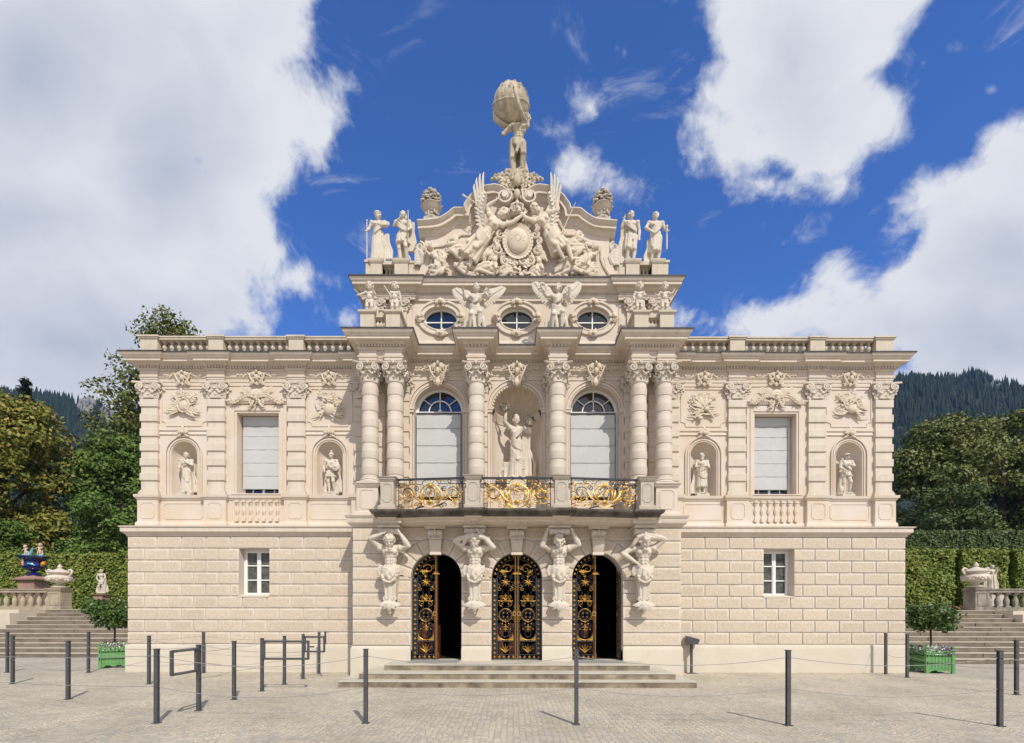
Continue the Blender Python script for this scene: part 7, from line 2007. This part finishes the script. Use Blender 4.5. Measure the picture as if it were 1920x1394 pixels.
# ------------------------------------------------------------------ far forested mountains
ROCK = nmat('grey_rock', (.30,.29,.27), .95, (.16,.15,.14), .05, .8, .2, 3, object_space=False)
FORF = nmat('forest_floor', (.03,.045,.02), .95, (.02,.03,.015), .03, object_space=False)
def mountain(name, sky, d0, label, seed, rock=None, xpad=160):
    """sky: list of (px,py) skyline at distance d0; slope falls towards the viewer"""
    pts = [((px-960)*d0/F, ZW(py, d0-CD)) for px, py in sky]
    def top(x):
        for (a, za), (b, zb_) in zip(pts[:-1], pts[1:]):
            if a <= x <= b: t = (x-a)/(b-a); return za+(zb_-za)*t
        return pts[0][1] if x < pts[0][0] else pts[-1][1]
    x0, x1 = pts[0][0]-xpad, pts[-1][0]+xpad
    nx, ny = 80, 26; m = MB(); v = []
    def P(x, t):
        z = (top(x)-11)*(1-t**1.15)+4*noise.noise((x*.02, t*6, seed)); y = d0-CD-t*430+18*noise.noise((x*.012, t*4, seed+5)); return (x, y, z)
    for j in range(ny+1):
        for i in range(nx+1): v.append(P(x0+(x1-x0)*i/nx, j/ny))
    f = []; mi = []
    for j in range(ny):
        for i in range(nx): f.append((j*(nx+1)+i, j*(nx+1)+i+1, (j+1)*(nx+1)+i+1, (j+1)*(nx+1)+i))
    m.add(v, f); n0 = len(v)
    m.add([(x, y+300, z*.6) for x, y, z in v[:nx+1]]+v[:nx+1], [(i, i+1, nx+2+i, nx+1+i) for i in range(nx)])
    tag(m.build(name, FORF, smooth=80), label, kind='structure')
    r = random.Random(seed); t = MB(); cnt = 0
    def inrock(px, py): return rock and any(((px-a)/w)**2+((py-b)/h)**2 < 1 for a, b, w, h in rock)
    for k in range(9000):
        tt = r.random()**1.6*.75; x = r.uniform(x0, x1); p = P(x, tt); px = 960+x/(p[1]+CD)*F; py = CY0-(p[2]-1.6)/(p[1]+CD)*F
        if inrock(px, py) and r.random() < .82: continue
        h = r.uniform(8, 22); w = h*r.uniform(.14,.2); zb_ = p[2]-2; n = 5; a0 = r.random()
        for (q0, q1, ww) in ((.0, .62, 1.0), (.35, 1.0, .66)):
            vv = [(p[0]+w*ww*cos(a0+2*pi*i/n), p[1]+w*ww*sin(a0+2*pi*i/n), zb_+h*q0) for i in range(n)]+[(p[0], p[1], zb_+h*q1)]
            t.add(vv, [(i, (i+1)%n, n) for i in range(n)])
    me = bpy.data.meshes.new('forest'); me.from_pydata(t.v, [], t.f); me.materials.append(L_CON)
    o = bpy.data.objects.new('conifer_forest', me); COL.objects.link(o); tag(o, 'distant spruce forest with painted-in cloud shadow covering the '+label.split(' ', 2)[2] if False else 'distant spruce forest with painted-in cloud shadow on the '+('left' if x0 < 0 else 'right')+' mountain', 'forest', kind='stuff')
    if rock:
        q = MB(); r2 = random.Random(seed+9)
        for a, b, w, h in rock:
            for k in range(26):
                px, py = a+r2.uniform(-w, w)*.85, b+r2.uniform(-h, h)*.85; d = d0-r2.uniform(20, 60); x, z = (px-960)*d/F, 1.6+(CY0-py)*d/F
                s = r2.uniform(3, 8); vv = []
                R = Matrix.Rotation(r2.uniform(-.5, .5), 3, 'Y'); q.ell((x, d-CD+6, z), (s*r2.uniform(.5,1), s*.8, s*r2.uniform(1.2,2.4)), 6, 5, R=R)
        q.v = [(x+1.5*noise.noise((x*.3,y*.3,z*.3)), y, z+2*noise.noise((x*.2,z*.3,7))) for x, y, z in q.v]
        tag(q.build('rock_face', ROCK, smooth=0), 'pale grey bare rock on the '+('left' if x0 < 0 else 'right')+' mountain', kind='structure')
mountain('left_mountain', [(-200,690),(0,728),(60,733),(120,743),(170,752),(215,762),(300,790),(420,850)], 800, 'dark wooded mountain ridge far behind the left trees', 3, rock=[(150,765,22,16),(180,800,30,14),(160,830,14,16),(200,780,18,10)])
mountain('right_mountain', [(1500,760),(1600,722),(1690,702),(1740,706),(1785,712),(1800,700),(1845,706),(1870,726),(1900,745),(1960,752),(2100,700)], 800, 'dark wooded mountain ridge far behind the right trees', 5, rock=[(1868,728,16,10)])
# ------------------------------------------------------------------ planters with bay trees
DKGRN = nmat('dark_hinge_iron', (.02,.05,.02), .5)
WFL = leafmat('white_petals', [(.75,.74,.68),(.80,.79,.74),(.62,.60,.52)], .7)
PFL = leafmat('violet_petals', [(.35,.16,.45),(.5,.3,.6),(.25,.10,.35)], .7)
RFL = leafmat('red_petals', [(.55,.02,.02),(.7,.04,.03),(.45,.01,.02)], .6)
SOIL = nmat('soil', (.04,.03,.02), .95)
def planter(loc, rz, label, w=.31, h=.60):
    e = empty('planter_box', loc, rz, label=label, cat='planter', group='green planter boxes at the palace corners')
    for a in (-1, 1):
        for b in (-1, 1):
            m = MB(); m.box(a*w-.035, a*w+.035, b*w-.035, b*w+.035, 0, h+.03); m.build('corner_post', GREEN, e, 0)
            f = MB(); f.ell((a*w, b*w, h+.085), .045, 12, 8); f.lathe([(.03,h+.03),(.02,h+.05),(.03,h+.06)], (a*w,b*w,0), 8); f.build('ball_finial', GREEN, e, 60)
    for k in range(4):
        M = Matrix.Rotation(k*pi/2, 4, 'Z'); f = MB(); n = 7; x0, x1 = -w+.035, w-.035; pw = (x1-x0)/n
        for i in range(n): f.cbox(x0+i*pw+.003, x0+(i+1)*pw-.003, -w-.015, -w+.015, .115, h, .006, M=M)
        f.box(x0, x1, -w-.005, -w+.01, .12, h-.01, M=M)
        f.prism([(x0,.115),(x1,.115),(x1,.03),(x1-.04,.03),(x1-.10,.085),(.07,.085),(.05,.045),(-.05,.045),(-.07,.085),(x0+.10,.085),(x0+.04,.03),(x0,.03)], -w-.012, -w+.012, M=M)
        f.box(x0, x1, -w-.022, -w-.0, h-.06, h, M=M)
        f.build('side_panel', GREEN, e, 0)
        g_ = MB()
        for z in (.27, .47): g_.box(-w+.0, w-.06, -w-.034, -w-.020, z-.008, z+.008, M=M); g_.tube([tuple(M @ Vector((-w-.0, -w-.045, z-.035))), tuple(M @ Vector((-w-.0, -w-.045, z+.035)))], .012, 6); g_.tube([tuple(M @ Vector((w-.07, -w-.03, z-.02))), tuple(M @ Vector((w-.07, -w-.03, z+.02)))], .010, 6)
        g_.build('strap_hinge', DKGRN, e, 0)
    f = MB(); f.box(-w+.02, w-.02, -w+.02, w-.02, h-.08, h-.03); f.build('soil', SOIL, e, 0)
    return e
def bay_tree(loc, H0, R, Hc, label, seed):
    e = empty('bay_tree', loc, label=label, cat='tree', group='ball-headed bay trees in planters'); r = random.Random(seed)
    lobes = [(R*.62*cos(a)*r.uniform(.4,1), R*.62*sin(a)*r.uniform(.4,1), H0+Hc*r.uniform(.2,.8), R*.42, R*.42, Hc*.28) for a in [2*pi*i/14 for i in range(14)]]+[(0,0,H0+Hc*.5,R*.8,R*.8,Hc*.46)]
    leaf_obj('crown', lobes_leaves(lobes, 5200, .10, seed, .5, 4, up=.5), L_BAY, e)
    m = MB(); m.tube([(0,0,-.15),(.01,0,H0*.5),(0,.01,H0+.2)], [.028,.024,.022], 8)
    for l in lobes[:10]: m.tube([(0,0,H0+.02),(l[0]*.5,l[1]*.5,H0+.2),(l[0],l[1],l[2])], [.018,.012,.006], 5)
    m.build('trunk', BARK, e, 60); return e
def flower_bed(loc, w, label, mats, seed, n=900, rz=0, h=.10, spill=.08):
    e = empty('flowers', loc, rz, label=label, cat='flowers'); rng = np.random.default_rng(seed)
    for nm, mt, k, sz, a, b in mats:
        p = np.stack([rng.uniform(w*a-(spill if a < -.9 else 0), w*b+(spill if b > .9 else 0), k), rng.uniform(-w-spill, w+spill, k), rng.uniform(0, h, k)], 1)
        ed = np.maximum(np.abs(p[:, 0]), np.abs(p[:, 1]))-w; p[:, 2] -= np.maximum(ed, 0)*1.3
        leaf_obj(nm, leaf_cloud(p, np.tile(np.array([0, -.4, 1.]), (k, 1)), sz, rng, .9), mt, e)
    return e
def onground(px, py): d = 1.6*F/(py-CY0); return ((px-960)*d/F-.12, d-CD)
xl, yl = onground(204, 1254); xr, yr = onground(1743, 1260); yl += .28; xr, yr = 11.20, .10
planter((xl, yl, 0), radians(27), 'green wooden planter box overflowing with white flowers by the left wing corner')
planter((xr, yr, 0), radians(-8), 'green wooden planter box with white and violet flowers by the right wing corner')
bay_tree((xl-.06, yl, .55), ZW(1178, yl)-.55, .80, ZW(1120, yl)-ZW(1176, yl), 'round-headed bay tree growing from the left green planter', 41)
bay_tree((xr-.03, yr, .55), ZW(1180, yr)-.55, .58, ZW(1130, yr)-ZW(1178, yr), 'round-headed bay tree growing from the right green planter', 42)
mixw = [('leaves', L_GRN, 700, .045, -1, 1), ('blossoms', WFL, 1100, .034, -1, 1)]
flower_bed((xl, yl, .56), .30, 'white flowers spilling over the left green planter', mixw, 5, rz=radians(27), h=.17, spill=.05)
flower_bed((xr, yr, .56), .29, 'white and violet flowers in the right green planter', [('leaves', L_GRN, 700, .045, -1, 1), ('blossoms', WFL, 900, .034, -1, .35), ('violet_blossoms', PFL, 350, .04, .35, 1)], 6, rz=radians(-8), h=.17)
yf = 24-CD; e_ = flower_bed((XW(1787, yf), yf, 1.70), .5, 'bright red flower bed at the top of the right stairs', [('leaves', L_GRN, 500, .08, -1, 1), ('blossoms', RFL, 900, .07, -1, 1)], 7, h=.22)

# ------------------------------------------------------------------ barrier posts, gates and ropes
def post_mesh():
    m = MB(); w = .027; t = .008
    m.box(-w, w, -w, -w+t, 0.012, 1.06); m.box(-w, w, w-t, w, 0.012, 1.06); m.box(-.012, .012, -w+t, w-t, 0.012, 1.055)
    m.box(-w-.001, -w+.007, -w, w, .012, 1.06) if False else None
    return m
PM = post_mesh(); PB = MB(); PB.box(-.05,.05,-.05,.05,0,.012); PC = MB(); PC.box(-.034,.034,-.034,.034,1.06,1.072)
PK = MB()
for z in (.97, .53): PK.tube([(-.038,-.0,z),(.038,-.0,z)], .007, 6); PK.ell((.0,-.03,z), (.012,.010,.012), 7, 5)
PLIST = [ # (x, row, label)
 (686,1357,'anthracite steel barrier post standing in front of the left end of the entrance steps'),
 (1081,1359,'anthracite steel barrier post standing in front of the entrance steps right of centre'),
 (1478,1360,'anthracite steel barrier post in front of the right wing window'),
 (1875,1361,'anthracite steel barrier post in the front row nearest the right edge'),
 (128,1313,'anthracite steel barrier post alone in the foreground paving left of the queue gates'),
 (439,1313,'anthracite steel barrier post between the front queue gate and the second gate'),
 (24,1284,'anthracite steel barrier post at the left edge, nearer of a close pair'),
 (14,1263,'anthracite steel barrier post at the left edge, rear of a close pair'),
 (166,1263,'anthracite steel barrier post standing just left of the left green planter'),
 (279.5,1284,'anthracite steel barrier post right behind the front queue gate'),
 (381.5,1263,'anthracite steel barrier post close to the left wing plinth'),
 (533.5,1284,'anthracite steel barrier post seen through the second queue gate'),
 (598.4,1264,'anthracite steel barrier post close to the wall, seen through the rear gate'),
 (1661,1263.5,'anthracite steel barrier post casting its shadow on the right plinth'),
 (1701,1270,'anthracite steel barrier post beside the right wing corner and planter'),
 (1906,1302,'anthracite steel barrier post before the right garden stairs')]
POS = {}
p0 = None
def add_post(parent, loc, rz=0):
    global p0
    if p0 is None:
        p0 = [PM.build('profile', STEEL, parent, 0), PB.build('base_plate', STEEL, parent, 0), PC.build('cap_plate', STEEL, parent, 0), PK.build('rope_clamp', STEEL, parent, 40)]
        return
    for o in p0: cpy(o, parent, deep=False)
for px, py, lb in PLIST:
    x, y = onground(px, py); POS[px] = (x, y)
    e_ = empty('barrier_post', (x, y, 0), radians(0), label=lb, cat='post', group='steel barrier posts on the paving'); add_post(e_, (x, y, 0))
def queue_gate(A, B, g0, g1, label, latch=False):
    """posts at A and B (plan points), frame from g0 to g1"""
    e = empty('queue_gate', (A[0], A[1], 0), label=label, cat='gate', group='steel queue gates at the left')
    for i, P in enumerate([A]+([B] if B else [])):
        pp_ = empty('gate_post'); pp_.parent = e; pp_.location = (P[0]-A[0], P[1]-A[1], 0); add_post(pp_, None)
    m = MB(); a = (g0[0]-A[0], g0[1]-A[1]); b = (g1[0]-A[0], g1[1]-A[1]); r = .022
    for z in (.655, 1.005): m.tube([(a[0],a[1],z),(b[0],b[1],z)], r, 4, flat=1.7)
    for q in (a, b): m.box(q[0]-.02, q[0]+.02, q[1]-.02, q[1]+.02, .64, 1.02)
    if latch: m.tube([(b[0],b[1],.90),(b[0]+.12,b[1],.90)], .018, 6)
    m.build('gate_frame', STEEL, e, 0); return e
A = onground(294, 1357.5); B = onground(372.8, 1333.9)
def lerp2(a, b, t): return (a[0]+(b[0]-a[0])*t, a[1]+(b[1]-a[1])*t)
POS['A'] = A; POS['B'] = B
queue_gate(A, B, lerp2(A, B, .33), lerp2(A, B, .93), 'front steel queue gate with two posts and a rectangular swinging frame')
C_ = onground(491.5, 1297); POS['C'] = C_
queue_gate(C_, None, (C_[0]+.04, C_[1]), (XW(578, C_[1]), C_[1]), 'second steel queue gate with a single post, frame swung open to the right', latch=True)
D_ = onground(568.5, 1273.9); E_ = onground(610.7, 1260.4); POS['D'] = D_; POS['E'] = E_
queue_gate(D_, E_, (D_[0]+.04, D_[1]), (XW(608, D_[1]), D_[1]), 'rear steel queue gate near the wall with its two posts')
rk = [0]
def rope(a, b, label=None, sag=.10):
    for z in (.97, .53):
        m = MB(); P = []
        for i in range(15):
            t = i/14; P.append((a[0]+(b[0]-a[0])*t, a[1]+(b[1]-a[1])*t, z-sag*4*t*(1-t)))
        m.tube(P, .0045, 5)
        tag(m.build('barrier_rope', ROPE, None, 60), ('upper' if z > .7 else 'lower')+' rope '+label, 'rope', 'thin ropes between the barrier posts')
off = onground(-420, 1357); 
rope(POS['A'], POS[686], 'from the front queue gate to the post left of the entrance steps', .16)
rope(POS[686], POS[1081], 'sagging in front of the entrance steps', .12)
rope(POS[1081], POS[1478], 'from the centre post to the post before the right wing', .12)
rope(POS[1478], POS[1875], 'in the front row before the right wing corner', .12)
rope(POS[1875], onground(2270, 1361), 'running out past the right edge of the picture', .12)
rope(onground(-300, 1284), POS['A'], 'running in from the left edge to the front queue gate', .16)
rope(POS['B'], POS[439], 'between the front gate and the next post', .03)
rope(POS[439], POS['C'], 'between the lone post and the second gate', .03)
rope(POS[128], POS[279.5], 'from the lone left post towards the post behind the gate', .06)
rope(POS[24], POS[128], 'from the left edge pair to the lone left post', .06)
rope(POS[166], POS[381.5], 'passing in front of the left planter', .10)
rope(POS[279.5], POS[533.5], 'behind the queue gates along the plinth', .12)
rope(POS[381.5], POS[598.4], 'closest to the left wing plinth', .10)
rope(POS[1661], POS[1701], 'between the two posts at the right wing corner', .06)
rope(POS[1701], POS[1906], 'crossing in front of the right planter', .10)
rope(POS[1906], onground(2100, 1320), 'from the post before the right stairs past the edge', .10)
# information lectern post
x, y = onground(1295, 1262); y -= .06
e_ = empty('sign_stand', (x, y, 0), label='dark steel stand with slanted box head beside the entrance block', cat='stand')
m = MB(); m.box(-.028,.028,-.028,.028,0,.80); m.build('stem', STEEL, e_, 0)
m = MB(); m.box(-.13,.13,-.1,.1,0,.01); m.build('base_plate', STEEL, e_, 0)
m = MB()
P = [(-.15,.78),(.16,.78),(.20,.90),(-.15,.99)]
m.prism(P, -.20, .14); m.build('box_head', STEEL, e_, 0).rotation_euler = (0,0,radians(-18))
# small kerb step at the far right edge
HAZE = True
if HAZE:
    hz = bpy.data.materials.new('air'); hz.use_nodes = True; nt = hz.node_tree
    for n in list(nt.nodes): nt.nodes.remove(n)
    o_ = nt.nodes.new('ShaderNodeOutputMaterial'); pv = nt.nodes.new('ShaderNodeVolumePrincipled')
    pv.inputs['Density'].default_value = .00009; pv.inputs['Color'].default_value = (.28,.50,1,1); pv.inputs['Anisotropy'].default_value = .0
    nt.links.new(pv.outputs[0], o_.inputs['Volume'])
    m = MB(); m.box(-1100,1100,-60,1150,-1.5,400); o = m.build('haze', hz, None, 0); tag(o, 'thin blue air between the palace and the mountains', kind='stuff')
